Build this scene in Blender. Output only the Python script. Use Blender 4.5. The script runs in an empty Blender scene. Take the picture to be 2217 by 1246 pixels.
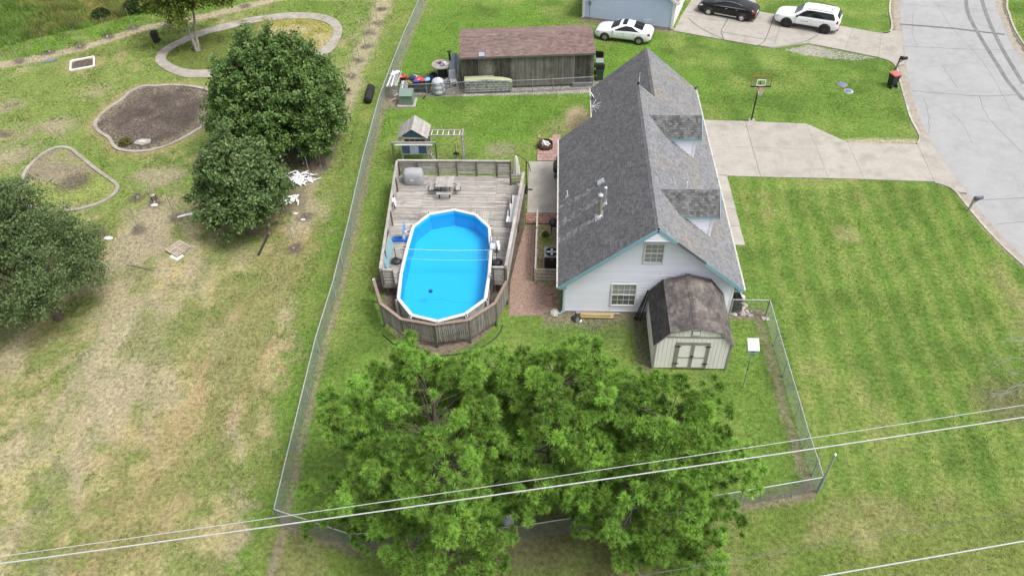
import bpy, bmesh, math, random
import numpy as np
from mathutils import Vector, Matrix, Euler
R = math.radians
rnd = random.Random(7)
RNG = np.random.default_rng(11)
SC = bpy.context.scene
COL = SC.collection

# ------------------------------------------------------------------ camera
cam = bpy.data.cameras.new('camera'); CAM = bpy.data.objects.new('camera', cam); COL.objects.link(CAM)
yaw, pitch, roll = -.0722, .76654, -.03533
_f = Vector((math.sin(yaw)*math.cos(pitch), math.cos(yaw)*math.cos(pitch), -math.sin(pitch)))
_r = Vector((math.cos(yaw), -math.sin(yaw), 0)); _u = _r.cross(_f)
_r2 = _r*math.cos(roll)+_u*math.sin(roll); _u2 = -_r*math.sin(roll)+_u*math.cos(roll)
CAM.matrix_world = Matrix(((_r2.x, _u2.x, -_f.x, 0), (_r2.y, _u2.y, -_f.y, 0), (_r2.z, _u2.z, -_f.z, 30), (0, 0, 0, 1)))
cam.sensor_fit = 'HORIZONTAL'; cam.sensor_width = 36; cam.lens = 1669.5/2217*36
cam.clip_start = .1; cam.clip_end = 6000
SC.camera = CAM

# ------------------------------------------------------------------ sky, sun, exposure (bright overcast)
SUN_EL, SUN_AZ = R(60), R(112)        # azimuth clockwise from +Y (the house axis)
W = bpy.data.worlds.new('World'); SC.world = W; W.use_nodes = True
nt = W.node_tree; nt.nodes.clear()
sky = nt.nodes.new('ShaderNodeTexSky'); sky.sky_type = 'NISHITA'; sky.sun_disc = False
sky.sun_elevation = SUN_EL; sky.sun_rotation = SUN_AZ
sky.air_density = 1.0; sky.dust_density = 5.0; sky.ozone_density = 1.0
hs = nt.nodes.new('ShaderNodeHueSaturation'); hs.inputs['Saturation'].default_value = .3
bg = nt.nodes.new('ShaderNodeBackground'); bg.inputs['Strength'].default_value = .15
wo = nt.nodes.new('ShaderNodeOutputWorld')
nt.links.new(sky.outputs[0], hs.inputs['Color']); nt.links.new(hs.outputs[0], bg.inputs['Color']); nt.links.new(bg.outputs[0], wo.inputs[0])
sl = bpy.data.lights.new('sun', 'SUN'); sl.energy = 1.3; sl.angle = R(18); sl.color = (1, .965, .91)
SUN = bpy.data.objects.new('sun', sl); COL.objects.link(SUN)
sd = Vector((math.sin(SUN_AZ)*math.cos(SUN_EL), math.cos(SUN_AZ)*math.cos(SUN_EL), math.sin(SUN_EL)))
SUN.rotation_euler = sd.to_track_quat('Z', 'Y').to_euler(); SUN.location = (0, 0, 60)
SC.view_settings.view_transform = 'Standard'; SC.view_settings.look = 'None'
SC.view_settings.gamma = 1; SC.view_settings.exposure = 0.72; SC.view_settings.use_curve_mapping = False
SC.render.engine = 'CYCLES'; SC.cycles.max_bounces = 6; SC.cycles.transparent_max_bounces = 12
SC.cycles.use_denoising = True; SC.cycles.denoiser = 'OPENIMAGEDENOISE'; SC.cycles.denoising_prefilter = 'NONE'; SC.cycles.denoising_input_passes = 'RGB_ALBEDO_NORMAL'; SC.cycles.sampling_pattern = 'TABULATED_SOBOL'

# ------------------------------------------------------------------ helpers
class MB:
    """collects shapes in world (or local) coordinates; build() links them as one mesh whose origin is o"""
    def __init__(s, o=(0, 0, 0)):
        s.o = Vector(o); s.v = []; s.f = []; s.s = []
    def add(s, vs, fs, smooth=False):
        n = len(s.v); s.v += [tuple(v) for v in vs]; s.f += [tuple(i+n for i in f) for f in fs]; s.s += [smooth]*len(fs); return s
    def hexa(s, p):      # 8 corners, bottom ring then top ring
        return s.add(p, [(3, 2, 1, 0), (4, 5, 6, 7), (0, 1, 5, 4), (1, 2, 6, 5), (2, 3, 7, 6), (3, 0, 4, 7)])
    def box(s, c, d, rz=0, tx=1, ty=1):
        cx, cy, cz = c; a, b, h = d[0]/2, d[1]/2, d[2]/2; k, q = math.cos(rz), math.sin(rz); p = []
        for z, fx, fy in ((-h, 1, 1), (h, tx, ty)):
            for x, y in ((-a*fx, -b*fy), (a*fx, -b*fy), (a*fx, b*fy), (-a*fx, b*fy)):
                p.append((cx+x*k-y*q, cy+x*q+y*k, cz+z))
        return s.hexa(p)
    def beam(s, a, b, w, h, up=(0, 0, 1)):
        a, b = Vector(a), Vector(b); d = (b-a).normalized(); up = Vector(up)
        if abs(d.dot(up)) > .98: up = Vector((0, 1, 0))
        sx = d.cross(up).normalized()*(w/2); sz = sx.cross(d).normalized()*(h/2)
        return s.hexa([a-sx-sz, a+sx-sz, b+sx-sz, b-sx-sz, a-sx+sz, a+sx+sz, b+sx+sz, b-sx+sz])
    def path(s, pts, r, n=6, closed=False):
        pts = [Vector(p) for p in pts]; m = len(pts); rs = r if isinstance(r, (list, tuple)) else [r]*m; vs = []
        pn = None
        for i, p in enumerate(pts):
            a = pts[i-1] if (i or closed) else p; b = pts[(i+1) % m] if (i < m-1 or closed) else p
            d = (b-a); d = d.normalized() if d.length > 1e-9 else Vector((0, 0, 1))
            if pn is None:
                q = Vector((0, 0, 1)) if abs(d.z) < .9 else Vector((1, 0, 0)); pn = d.cross(q).normalized()
            else:
                pn = (pn-d*pn.dot(d)); pn = pn.normalized() if pn.length > 1e-6 else d.orthogonal().normalized()
            bn = d.cross(pn)
            vs += [p+(pn*math.cos(2*math.pi*k/n)+bn*math.sin(2*math.pi*k/n))*rs[i] for k in range(n)]
        fs = []
        for i in range(m if closed else m-1):
            j = (i+1) % m
            fs += [(i*n+k, i*n+(k+1) % n, j*n+(k+1) % n, j*n+k) for k in range(n)]
        s.add(vs, fs, True)
        if not closed:
            s.add(vs[:n], [tuple(range(n-1, -1, -1))]); s.add(vs[-n:], [tuple(range(n))])
        return s
    def tube(s, a, b, r, r2=None, n=8): return s.path([a, b], [r, r if r2 is None else r2], n)
    def prism(s, poly, z0, z1):
        n = len(poly); ar = sum(poly[i][0]*poly[(i+1) % n][1]-poly[(i+1) % n][0]*poly[i][1] for i in range(n))
        if ar < 0: poly = poly[::-1]
        vs = [(x, y, z0) for x, y in poly]+[(x, y, z1) for x, y in poly]
        return s.add(vs, [tuple(range(n-1, -1, -1)), tuple(range(n, 2*n))]+[(i, (i+1) % n, n+(i+1) % n, n+i) for i in range(n)])
    def slab(s, pts, nrm, t):   # planar polygon thickened by t along -nrm
        nrm = Vector(nrm).normalized(); n = len(pts); a = [Vector(p) for p in pts]; b = [p-nrm*t for p in a]
        return s.add(b+a, [tuple(range(n-1, -1, -1)), tuple(range(n, 2*n))]+[(i, (i+1) % n, n+(i+1) % n, n+i) for i in range(n)])
    def lathe(s, prof, c=(0, 0, 0), n=16, axis='z', smooth=True, cap=True):
        vs = []; m = len(prof)
        for r, z in prof:
            for k in range(n):
                a = 2*math.pi*k/n; x, y = r*math.cos(a), r*math.sin(a)
                vs.append({'z': (c[0]+x, c[1]+y, c[2]+z), 'y': (c[0]+x, c[1]+z, c[2]-y), 'x': (c[0]+z, c[1]+x, c[2]+y)}[axis])
        fs = [(i*n+k, i*n+(k+1) % n, (i+1)*n+(k+1) % n, (i+1)*n+k) for i in range(m-1) for k in range(n)]
        s.add(vs, fs, smooth)
        if cap:
            s.add(vs[:n], [tuple(range(n-1, -1, -1))]); s.add(vs[-n:], [tuple(range(n))])
        return s
    def build(s, name, mat, parent=None, loc=None, rz=0):
        me = bpy.data.meshes.new(name)
        if s.o.length: s.v = [(x-s.o.x, y-s.o.y, z-s.o.z) for x, y, z in s.v]
        me.from_pydata(s.v, [], s.f); me.validate()
        if any(s.s) and len(s.s) == len(me.polygons): me.polygons.foreach_set('use_smooth', s.s)
        me.materials.append(M(mat)); ob = bpy.data.objects.new(name, me); COL.objects.link(ob)
        if parent: ob.parent = parent
        else: ob.location = s.o if loc is None else loc; ob.rotation_euler.z = rz
        return ob

def tag(o, label=None, cat=None, group=None, kind=None):
    for k, v in (('label', label), ('category', cat), ('group', group), ('kind', kind)):
        if v: o[k] = v
    return o
def thing(name, label, cat, loc=(0, 0, 0), rz=0, group=None):
    o = bpy.data.objects.new(name, None); COL.objects.link(o); o.location = loc; o.rotation_euler.z = rz
    o.empty_display_size = .2
    return tag(o, label, cat, group)
_cubes = {}
def cube_mesh(mat):
    if mat not in _cubes:
        b = MB().box((0, 0, 0), (1, 1, 1)); me = bpy.data.meshes.new('piece_'+mat); me.from_pydata(b.v, [], b.f); me.materials.append(M(mat)); _cubes[mat] = me
    return _cubes[mat]
def piece(name, mat, parent, c, d, rz=0):
    o = bpy.data.objects.new(name, cube_mesh(mat)); COL.objects.link(o); o.parent = parent
    o.location = c; o.scale = d; o.rotation_euler.z = rz; return o
def pbeam(name, mat, parent, a, b, w, h, up=(0, 0, 1)):
    a, b = Vector(a), Vector(b); d = b-a; L = d.length; d.normalize(); up = Vector(up)
    if abs(d.dot(up)) > .98: up = Vector((0, 1, 0))
    y = up.cross(d).normalized(); z = d.cross(y); c = (a+b)/2
    o = bpy.data.objects.new(name, cube_mesh(mat)); COL.objects.link(o); o.parent = parent
    o.matrix_basis = Matrix(((d.x*L, y.x*w, z.x*h, c.x), (d.y*L, y.y*w, z.y*h, c.y), (d.z*L, y.z*w, z.z*h, c.z), (0, 0, 0, 1)))
    return o
def np_mesh(name, V, F, mat, parent=None, col=None, smooth=False, loc=None):
    """V (n,3), F (m,k) all k-gons"""
    me = bpy.data.meshes.new(name); V = np.asarray(V, np.float32); F = np.asarray(F, np.int32); m, k = F.shape
    me.vertices.add(len(V)); me.vertices.foreach_set('co', V.ravel())
    me.loops.add(m*k); me.loops.foreach_set('vertex_index', F.ravel())
    me.polygons.add(m); me.polygons.foreach_set('loop_start', np.arange(0, m*k, k, dtype=np.int32))
    if smooth: me.polygons.foreach_set('use_smooth', np.ones(m, bool))
    if col is not None:
        a = me.color_attributes.new('Col', 'FLOAT_COLOR', 'POINT'); c = np.ones((len(V), 4), np.float32); c[:, :3] = col; a.data.foreach_set('color', c.ravel())
    me.update(calc_edges=True); me.materials.append(M(mat))
    ob = bpy.data.objects.new(name, me); COL.objects.link(ob)
    if parent: ob.parent = parent
    elif loc is not None: ob.location = loc
    return ob
def copy_tree(o, parent=None):
    c = o.copy(); COL.objects.link(c); c.parent = parent
    for ch in list(o.children): copy_tree(ch, c)
    return c

# ------------------------------------------------------------------ materials
_defs = {}; _mats = {}
def M(n):
    if n not in _mats: _mats[n] = make_mat(n, **_defs[n])
    return _mats[n]
def D(n, c1, c2=None, **k): _defs[n] = dict(c1=c1, c2=c2 or tuple(x*.8 for x in c1), **k)
def make_mat(name, c1, c2, sc=6., st=(1, 1, 1), rough=.7, bump=0., bsc=40., bd=.01, rand=0., isl=0., metal=0., spec=.3, c3=None, c3sc=1.2, c3t=(.5, .62), attr=False, alpha=None, coat=0., trans=0., detail=5., fine=0.):
    m = bpy.data.materials.new(name); m.use_nodes = True; t = m.node_tree; N = t.nodes; L = t.links
    b = N['Principled BSDF']; out = N['Material Output']
    g = N.new('ShaderNodeNewGeometry'); mp = N.new('ShaderNodeMapping'); mp.inputs['Scale'].default_value = st; L.new(g.outputs['Position'], mp.inputs['Vector'])
    def noise(s, d, mapped=True):
        n = N.new('ShaderNodeTexNoise'); n.inputs['Scale'].default_value = s; n.inputs['Detail'].default_value = d; n.inputs['Roughness'].default_value = .62
        L.new(mp.outputs[0] if mapped else g.outputs['Position'], n.inputs['Vector']); return n.outputs['Fac']
    def mrange(x, a, bb, lo, hi):
        r = N.new('ShaderNodeMapRange'); L.new(x, r.inputs[0])
        for i, v in enumerate((a, bb, lo, hi)): r.inputs[i+1].default_value = v
        return r.outputs[0]
    def mix(fac, a, bb, mode='MIX'):
        x = N.new('ShaderNodeMix'); x.data_type = 'RGBA'; x.blend_type = mode
        for sock, v in ((x.inputs[0], fac), (x.inputs[6], a), (x.inputs[7], bb)):
            if hasattr(v, 'is_linked') or hasattr(v, 'links'): L.new(v, sock)
            elif isinstance(v, tuple): sock.default_value = (*v, 1)
            else: sock.default_value = v
        return x.outputs[2]
    def mul(c, f):
        x = N.new('ShaderNodeVectorMath'); x.operation = 'SCALE'; L.new(c, x.inputs[0]); L.new(f, x.inputs['Scale']); return x.outputs[0]
    if attr:
        a = N.new('ShaderNodeAttribute'); a.attribute_name = 'Col'; col = a.outputs['Color']
        f = mrange(noise(sc, detail), .3, .7, 1-.4, 1+.4); col = mul(col, f)
    else:
        col = mix(mrange(noise(sc, detail), .34, .66, 0, 1), c1, c2)
    if fine: col = mul(col, mrange(noise(sc*9, 3), .3, .7, 1-fine, 1+fine))
    if c3: col = mix(mrange(noise(c3sc, 6, False), c3t[0], c3t[1], 0, 1), col, c3)
    if rand:
        oi = N.new('ShaderNodeObjectInfo'); col = mul(col, mrange(oi.outputs['Random'], 0, 1, 1-rand, 1+rand))
    if isl: col = mul(col, mrange(g.outputs['Random Per Island'], 0, 1, 1-isl, 1+isl))
    L.new(col, b.inputs['Base Color'])
    b.inputs['Roughness'].default_value = rough; b.inputs['Metallic'].default_value = metal; b.inputs['Specular IOR Level'].default_value = spec
    if coat: b.inputs['Coat Weight'].default_value = coat; b.inputs['Coat Roughness'].default_value = .05
    if bump:
        bp = N.new('ShaderNodeBump'); bp.inputs['Strength'].default_value = bump; bp.inputs['Distance'].default_value = bd
        L.new(noise(bsc, 4), bp.inputs['Height']); L.new(bp.outputs[0], b.inputs['Normal'])
    if trans:      # thin leaves let light through
        tr = N.new('ShaderNodeBsdfTranslucent'); L.new(col, tr.inputs['Color']); ms = N.new('ShaderNodeMixShader'); ms.inputs[0].default_value = trans
        L.new(b.outputs[0], ms.inputs[1]); L.new(tr.outputs[0], ms.inputs[2]); L.new(ms.outputs[0], out.inputs[0])
    return m

D('ground', (1, 1, 1), attr=True, sc=5., rough=.95, bump=1., bsc=16., bd=.06, spec=.05, fine=.42)
D('grass', (1, 1, 1), attr=True, sc=3., rough=.9, spec=.1, trans=.3)
D('asphalt', (.31, .31, .312), (.265, .265, .27), sc=1.3, rough=.92, bump=.4, bsc=60, spec=.15, c3=(.325, .325, .325), c3sc=.35, c3t=(.45, .7), fine=.1)
D('tar', (.09, .09, .09), (.16, .16, .16), sc=5., rough=.9)
D('skid', (.13, .13, .135), (.2, .2, .2), sc=1.2, rough=.9)
D('concrete', (.36, .335, .295), (.30, .28, .25), sc=1.1, rough=.9, bump=.25, bsc=50, rand=.045, c3=(.25, .228, .195), c3sc=.55, c3t=(.54, .78), spec=.15, fine=.08)
D('kerb', (.42, .40, .36), (.30, .27, .23), sc=3., rough=.95, rand=.1, spec=.1, fine=.1)
D('gutter', (.25, .215, .17), (.33, .305, .27), sc=2.5, rough=.95, spec=.1, fine=.15)
D('oldpath', (.36, .335, .30), (.26, .235, .20), sc=1.6, rough=.95, c3=(.23, .2, .15), c3sc=.7, c3t=(.5, .68), spec=.1, fine=.14)
D('paver_red', (.32, .165, .135), (.25, .145, .12), sc=7, rough=.9, rand=.2, fine=.1)
D('paver_pink', (.37, .235, .205), (.30, .205, .18), sc=7, rough=.9, rand=.12, fine=.1)
D('gravel_red', (.30, .205, .16), (.2, .145, .115), sc=14, rough=.95, isl=.5, bump=.5, bsc=40, bd=.02)
D('gravel_white', (.42, .40, .37), (.33, .31, .27), sc=10, rough=.95, isl=.4)
D('stone', (.52, .49, .45), (.38, .35, .31), sc=8, rough=.9, rand=.25, bump=.4, bsc=25)
D('siding_white', (.80, .815, .91), (.77, .785, .88), sc=2., st=(.6, .6, 3), rough=.5, rand=.035, spec=.25)
D('siding_blue', (.50, .58, .72), (.47, .55, .69), sc=2., st=(.6, .6, 3), rough=.5, rand=.02, spec=.3)
D('trim_white', (.74, .74, .75), (.70, .70, .71), rough=.5)
D('trim_blue', (.225, .40, .455), (.20, .36, .41), sc=3, rough=.55)
D('soffit', (.2, .215, .225), rough=.7)
D('gutter_white', (.52, .50, .47), (.42, .40, .37), sc=3, rough=.5)
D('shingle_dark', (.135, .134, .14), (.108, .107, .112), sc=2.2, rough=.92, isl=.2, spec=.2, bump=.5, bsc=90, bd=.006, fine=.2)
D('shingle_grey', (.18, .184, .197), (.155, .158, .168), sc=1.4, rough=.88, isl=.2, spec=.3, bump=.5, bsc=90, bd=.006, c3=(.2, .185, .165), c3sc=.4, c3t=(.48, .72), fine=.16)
D('shingle_clean', (.21, .208, .212), (.17, .17, .175), sc=3, rough=.9, isl=.3, fine=.2)
D('shingle_dormer', (.125, .125, .128), (.095, .095, .097), sc=3, rough=.9, isl=.4, fine=.2, bump=.5, bsc=90, bd=.006)
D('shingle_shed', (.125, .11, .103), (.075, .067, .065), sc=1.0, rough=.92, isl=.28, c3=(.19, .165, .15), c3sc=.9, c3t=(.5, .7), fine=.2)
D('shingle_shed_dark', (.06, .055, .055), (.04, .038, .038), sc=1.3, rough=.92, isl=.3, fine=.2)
D('shingle_red', (.19, .128, .117), (.155, .108, .1), sc=1.5, rough=.92, isl=.22, c3=(.185, .14, .122), c3sc=.5, c3t=(.5, .7), fine=.15)
D('barn_plank', (.20, .195, .17), (.13, .127, .11), sc=2.2, st=(3, 3, .5), rough=.95, rand=.28, c3=(.24, .235, .2), c3sc=1.2, c3t=(.52, .7), bump=.5, bsc=30, fine=.25)
D('dark_void', (.012, .012, .013), rough=.9)
D('barn_trim', (.10, .095, .085), (.14, .135, .12), sc=4, rough=.95)
D('shed_wall', (.84, .81, .79), (.79, .76, .74), sc=2, rough=.8, rand=.02, c3=(.5, .43, .33), c3sc=.9, c3t=(.68, .8))
D('shed_trim', (.30, .29, .26), (.27, .26, .235), sc=3, rough=.8)
D('deck_wood', (.38, .355, .325), (.23, .215, .20), sc=2.4, st=(.5, 6, 6), rough=.95, rand=.24, c3=(.16, .15, .14), c3sc=1.3, c3t=(.54, .74), bump=.5, bsc=20, fine=.22)
D('rail_wood', (.40, .375, .35), (.27, .25, .225), sc=3, rough=.95, rand=.2, fine=.25, bump=.4, bsc=20)
D('post_wood', (.15, .135, .115), (.10, .09, .075), sc=3, st=(3, 3, .6), rough=.95, rand=.2, fine=.2)
D('picket_wood', (.29, .272, .245), (.185, .172, .15), sc=3, st=(3, 3, .6), rough=.95, rand=.28, fine=.25)
D('cap_wood', (.27, .20, .165), (.20, .15, .125), sc=4, rough=.95, rand=.15, fine=.25)
D('new_wood', (.46, .36, .17), (.40, .30, .14), sc=5, st=(.6, 4, 4), rough=.85, rand=.1)
D('play_wood', (.37, .35, .33), (.26, .245, .225), sc=3, rough=.95, rand=.15, fine=.22)
D('bark', (.115, .092, .075), (.07, .056, .047), sc=9, st=(1, 1, .35), rough=.95, bump=.8, bsc=18, bd=.03)
D('bark_pale', (.27, .25, .22), (.16, .145, .125), sc=7, st=(1, 1, .5), rough=.95, bump=.6, bsc=18, bd=.02)
D('dead_wood', (.32, .305, .28), (.24, .225, .2), sc=8, rough=.95)
D('leaf_pear', (1, 1, 1), attr=True, sc=1.5, rough=.5, spec=.35, trans=.28)
D('leaf_soft', (1, 1, 1), attr=True, sc=1.5, rough=.7, spec=.2, trans=.3)
D('needle', (1, 1, 1), attr=True, sc=2., rough=.6, spec=.25, trans=.22)
D('galv', (.42, .43, .45), (.35, .36, .38), sc=8, rough=.6, metal=.25, spec=.3)
D('wire_mesh', (.30, .315, .31), (.25, .265, .26), rough=.5, metal=.4)
D('steel', (.33, .35, .35), (.24, .25, .25), sc=9, rough=.5, metal=.3)
D('cable', (.42, .42, .43), (.36, .36, .37), rough=.45)
D('cable_dark', (.12, .13, .14), rough=.6)
D('black_plastic', (.022, .022, .024), (.03, .03, .032), sc=5, rough=.45, spec=.4)
D('black_metal', (.02, .02, .021), rough=.4, spec=.5)
D('rubber', (.018, .018, .018), (.028, .027, .026), sc=8, rough=.85)
D('white_plastic', (.74, .75, .77), (.68, .69, .71), sc=3, rough=.4)
D('pool_rim', (.60, .61, .63), (.52, .53, .55), sc=3, rough=.45, rand=.04)
D('pool_wall', (.50, .50, .51), (.34, .34, .345), sc=6, rough=.6, c3=(.24, .24, .25), c3sc=4, c3t=(.5, .6))
D('pool_liner', (.03, .42, .72), (.03, .41, .71), sc=1.2, rough=.6)
D('cover_blue', (.09, .2, .38), rough=.5)
D('blue_plastic', (.02, .13, .5), rough=.4)
D('blue_clear', (.12, .33, .66), rough=.3)
D('navy', (.02, .04, .2), rough=.5)
D('net_white', (.7, .78, .84), rough=.7)
D('net_mesh', (.12, .42, .62), rough=.7)
D('umbrella_cloth', (.62, .60, .55), (.55, .53, .48), sc=5, rough=.9, bump=.4, bsc=10, bd=.03)
D('tank_grey', (.44, .46, .5), (.36, .38, .42), sc=4, rough=.5)
D('grill_cover', (.34, .345, .37), (.275, .28, .302), sc=4, rough=.75, bump=.7, bsc=6, bd=.05)
D('tarp', (.30, .36, .44), (.20, .24, .30), sc=3, rough=.6, bump=.7, bsc=5, bd=.06)
D('rust', (.10, .05, .032), (.06, .035, .025), sc=8, rough=.9)
D('ash_wood', (.74, .73, .71), (.55, .54, .52), sc=8, rough=.9, rand=.12)
D('boat_hull', (.36, .38, .25), (.32, .34, .22), sc=3, rough=.7)
D('boat_bottom', (.62, .62, .6), (.05, .05, .045), sc=5.5, rough=.8, detail=8)
D('util_green', (.17, .235, .19), (.15, .21, .17), sc=3, rough=.55)
D('bin_green', (.045, .085, .062), rough=.5)
D('bin_greylid', (.25, .32, .29), rough=.6)
D('bin_red', (.50, .13, .125), (.45, .11, .11), rough=.55)
D('paint_white', (.80, .81, .82), (.79, .80, .81), rough=.25, coat=1., spec=.5)
D('paint_black', (.007, .007, .008), rough=.2, coat=.25, spec=.35)
D('car_glass', (.012, .014, .016), rough=.06, spec=.6)
D('car_glass_pale', (.10, .13, .15), rough=.1, spec=.7)
D('chrome', (.75, .75, .76), rough=.18, metal=1.)
D('alloy', (.55, .56, .58), rough=.3, metal=.8)
D('tail_red', (.32, .012, .018), rough=.25, coat=.5)
D('lamp_clear', (.55, .57, .6), rough=.15, spec=.6)
D('window_curtain', (.36, .37, .355), (.29, .30, .285), sc=4, st=(5, 5, .3), rough=.15, spec=.6)
D('window_glass', (.19, .205, .195), (.11, .12, .115), sc=1.5, rough=.12, spec=.6)
D('curtain', (.30, .30, .28), rough=.9)
D('metal_vent', (.62, .64, .66), (.5, .52, .54), sc=6, rough=.35, metal=.6)
D('vent_old', (.36, .33, .25), (.27, .23, .17), sc=8, rough=.6, metal=.3)
D('ac_grey', (.20, .215, .25), (.17, .185, .21), rough=.5)
D('mail_blue', (.12, .15, .21), rough=.45)
D('glass_board', (.55, .60, .60), rough=.2)
D('orange_paint', (.42, .11, .05), rough=.5)
D('box_blue', (.30, .47, .53), (.26, .42, .48), sc=5, rough=.6)
D('box_white', (.78, .79, .80), (.62, .64, .66), sc=14, rough=.6)
D('ink', (.12, .13, .15), rough=.6)
D('label_orange', (.5, .2, .05), rough=.5)
D('dirt_stone', (.34, .32, .29), (.24, .22, .2), sc=4, rough=.95)
D('pallet_wood', (.46, .39, .31), (.36, .3, .235), sc=4, rough=.95, rand=.12, fine=.15)
D('charcoal', (.02, .02, .02), (.05, .048, .045), sc=9, rough=.9)
D('cloth_red', (.45, .06, .05), rough=.8); D('cloth_blue', (.05, .09, .30), rough=.8); D('cloth_navy', (.03, .035, .09), rough=.85)
D('cloth_yellow', (.62, .5, .04), rough=.8); D('cloth_white', (.68, .68, .70), rough=.85); D('cloth_pink', (.5, .3, .32), rough=.85); D('cloth_sky', (.2, .42, .68), rough=.8)
D('play_blue', (.06, .12, .19), (.05, .1, .16), rough=.6); D('play_pale', (.45, .55, .66), rough=.5)
D('dark_soil', (.06, .05, .044), (.1, .083, .072), sc=5, rough=1., bump=.8, bsc=12, bd=.04)

# ================================================================== GROUND
def _h(xi, yi, seed):
    h = (xi*374761393+yi*668265263+seed*974634777) & 0xffffffff
    h = ((h ^ (h >> 13))*1274126177) & 0xffffffff
    return ((h ^ (h >> 16)) & 0xffff)/65535.
def vn(x, y, seed):
    xi = np.floor(x).astype(np.int64); yi = np.floor(y).astype(np.int64); u = x-xi; v = y-yi
    u = u*u*(3-2*u); v = v*v*(3-2*v)
    a = _h(xi, yi, seed); b = _h(xi+1, yi, seed); c = _h(xi, yi+1, seed); d = _h(xi+1, yi+1, seed)
    return (a*(1-u)+b*u)*(1-v)+(c*(1-u)+d*u)*v
def fbm(x, y, s, seed, o=4):
    t = 0; a = .5; k = 0
    for i in range(o):
        t = t+a*vn(x/s+17.3*i, y/s-9.1*i, seed+i); k += a; a *= .5; s = s*.5
    return t/k
def ss(a, b, x):
    t = np.clip((x-a)/(b-a), 0, 1); return t*t*(3-2*t)
def seg_d(x, y, pts):
    best = np.full(np.shape(x), 1e9)
    for (ax, ay), (bx, by) in zip(pts[:-1], pts[1:]):
        dx, dy = bx-ax, by-ay; t = np.clip(((x-ax)*dx+(y-ay)*dy)/(dx*dx+dy*dy), 0, 1)
        best = np.minimum(best, np.hypot(x-ax-t*dx, y-ay-t*dy))
    return best
def inpoly(x, y, p):
    r = np.zeros(np.shape(x), bool); n = len(p)
    for i in range(n):
        (x1, y1), (x2, y2) = p[i], p[(i+1) % n]
        if y1 == y2: continue
        r ^= ((y1 > y) != (y2 > y)) & (x < (x2-x1)*(y-y1)/(y2-y1)+x1)
    return r
def cr(pts, step=.5, closed=False):
    P = [Vector((*p, 0)) if len(p) == 2 else Vector(p) for p in pts]; n = len(P); out = []
    for i in range(n if closed else n-1):
        g = lambda k: P[k % n] if closed else P[max(0, min(n-1, k))]
        a, b, c, d = g(i-1), g(i), g(i+1), g(i+2); m = max(2, int((c-b).length/step))
        for j in range(m):
            t = j/m; q = .5*((2*b)+(c-a)*t+(2*a-5*b+4*c-d)*t*t+(3*b-a-3*c+d)*t**3); out.append((q.x, q.y))
    if not closed: out.append((P[-1].x, P[-1].y))
    return out

FY = [5, 16, 20, 26, 30, 35, 42, 50, 54, 60, 68, 90]; FXV = [-11.4, -11.45, -11.7, -12., -12., -12.2, -12.6, -12.85, -12.75, -12.55, -12.1, -11.5]
ROADL = cr([(70, 140), (48, 105), (36, 82), (30.49, 68.62), (28.77, 62.58), (27.35, 57.17), (26.3, 52.4), (25.75, 48.5), (25.61, 45.6), (25.69, 42.9), (25.85, 41.1), (26., 38.4), (26.34, 36.1), (26.9, 33.9), (29.5, 26), (34, 17), (42, 4), (60, -20)], 1.)
ROADR = cr([(80, 134), (57, 102), (44.5, 81), (38.87, 68.5), (37.88, 64.85), (37.17, 61.9), (36.76, 59), (36.4, 55), (36.1, 49), (36.1, 43), (36.8, 36), (39, 29), (43, 20), (51, 7), (69, -16)], 1.)
ROADP = ROADL+ROADR[::-1]
BED1 = cr([(-28.23, 53.19), (-30.22, 53.47), (-31.4, 53.28), (-32.41, 53.27), (-33.1, 52.5), (-33.28, 51.17), (-33.77, 50.03), (-33.96, 48.81), (-33.77, 47.63), (-33.02, 46.7), (-32.02, 45.99), (-31.26, 45.), (-30.48, 44.42), (-29.34, 44.24), (-28.39, 44.39), (-27.29, 45.04), (-26.3, 46.3), (-25.4, 48.2), (-25.6, 50.8), (-26.6, 52.4)], .4, True)
BED2 = cr([(-36.02, 41.74), (-35.99, 43.31), (-35.62, 44.37), (-34.99, 44.71), (-34.24, 44.58), (-32.96, 43.54), (-31.52, 42.34), (-30.17, 41.27), (-29.14, 40.49), (-28.75, 39.9), (-28.8, 39.2), (-29.18, 38.52), (-29.95, 37.94), (-30.9, 37.6), (-33, 37.6), (-35, 39)], .4, True)
LOOPO = cr([(-26.2, 54.9), (-28.24, 54.66), (-29.69, 54.78), (-31.47, 55.8), (-32.94, 57.23), (-33.39, 58.72), (-33.19, 59.97), (-32.27, 61.55), (-31.13, 63.02), (-29.33, 64.38), (-27.54, 65.47), (-25.18, 66.24), (-23.53, 66.49), (-21.79, 66.38), (-20.04, 65.57), (-18.87, 64.01), (-18.42, 62.21), (-18.48, 59.65), (-19.3, 58.01), (-21, 56.3), (-23.4, 55.3)], .5, True)
LOOPI = cr([(-26.4, 56.2), (-28.68, 55.92), (-29.89, 56.05), (-31.16, 56.7), (-32.29, 57.77), (-32.5, 58.85), (-32.19, 59.83), (-31.12, 61.4), (-30.31, 62.27), (-28.57, 63.31), (-26.69, 64.52), (-24.72, 65.04), (-23.08, 65.27), (-21.63, 65.11), (-20.36, 64.48), (-19.36, 63.11), (-19.15, 61.49), (-19.47, 59.93), (-20.1, 58.7), (-21.6, 57.4), (-23.8, 56.5)], .5, True)
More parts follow.
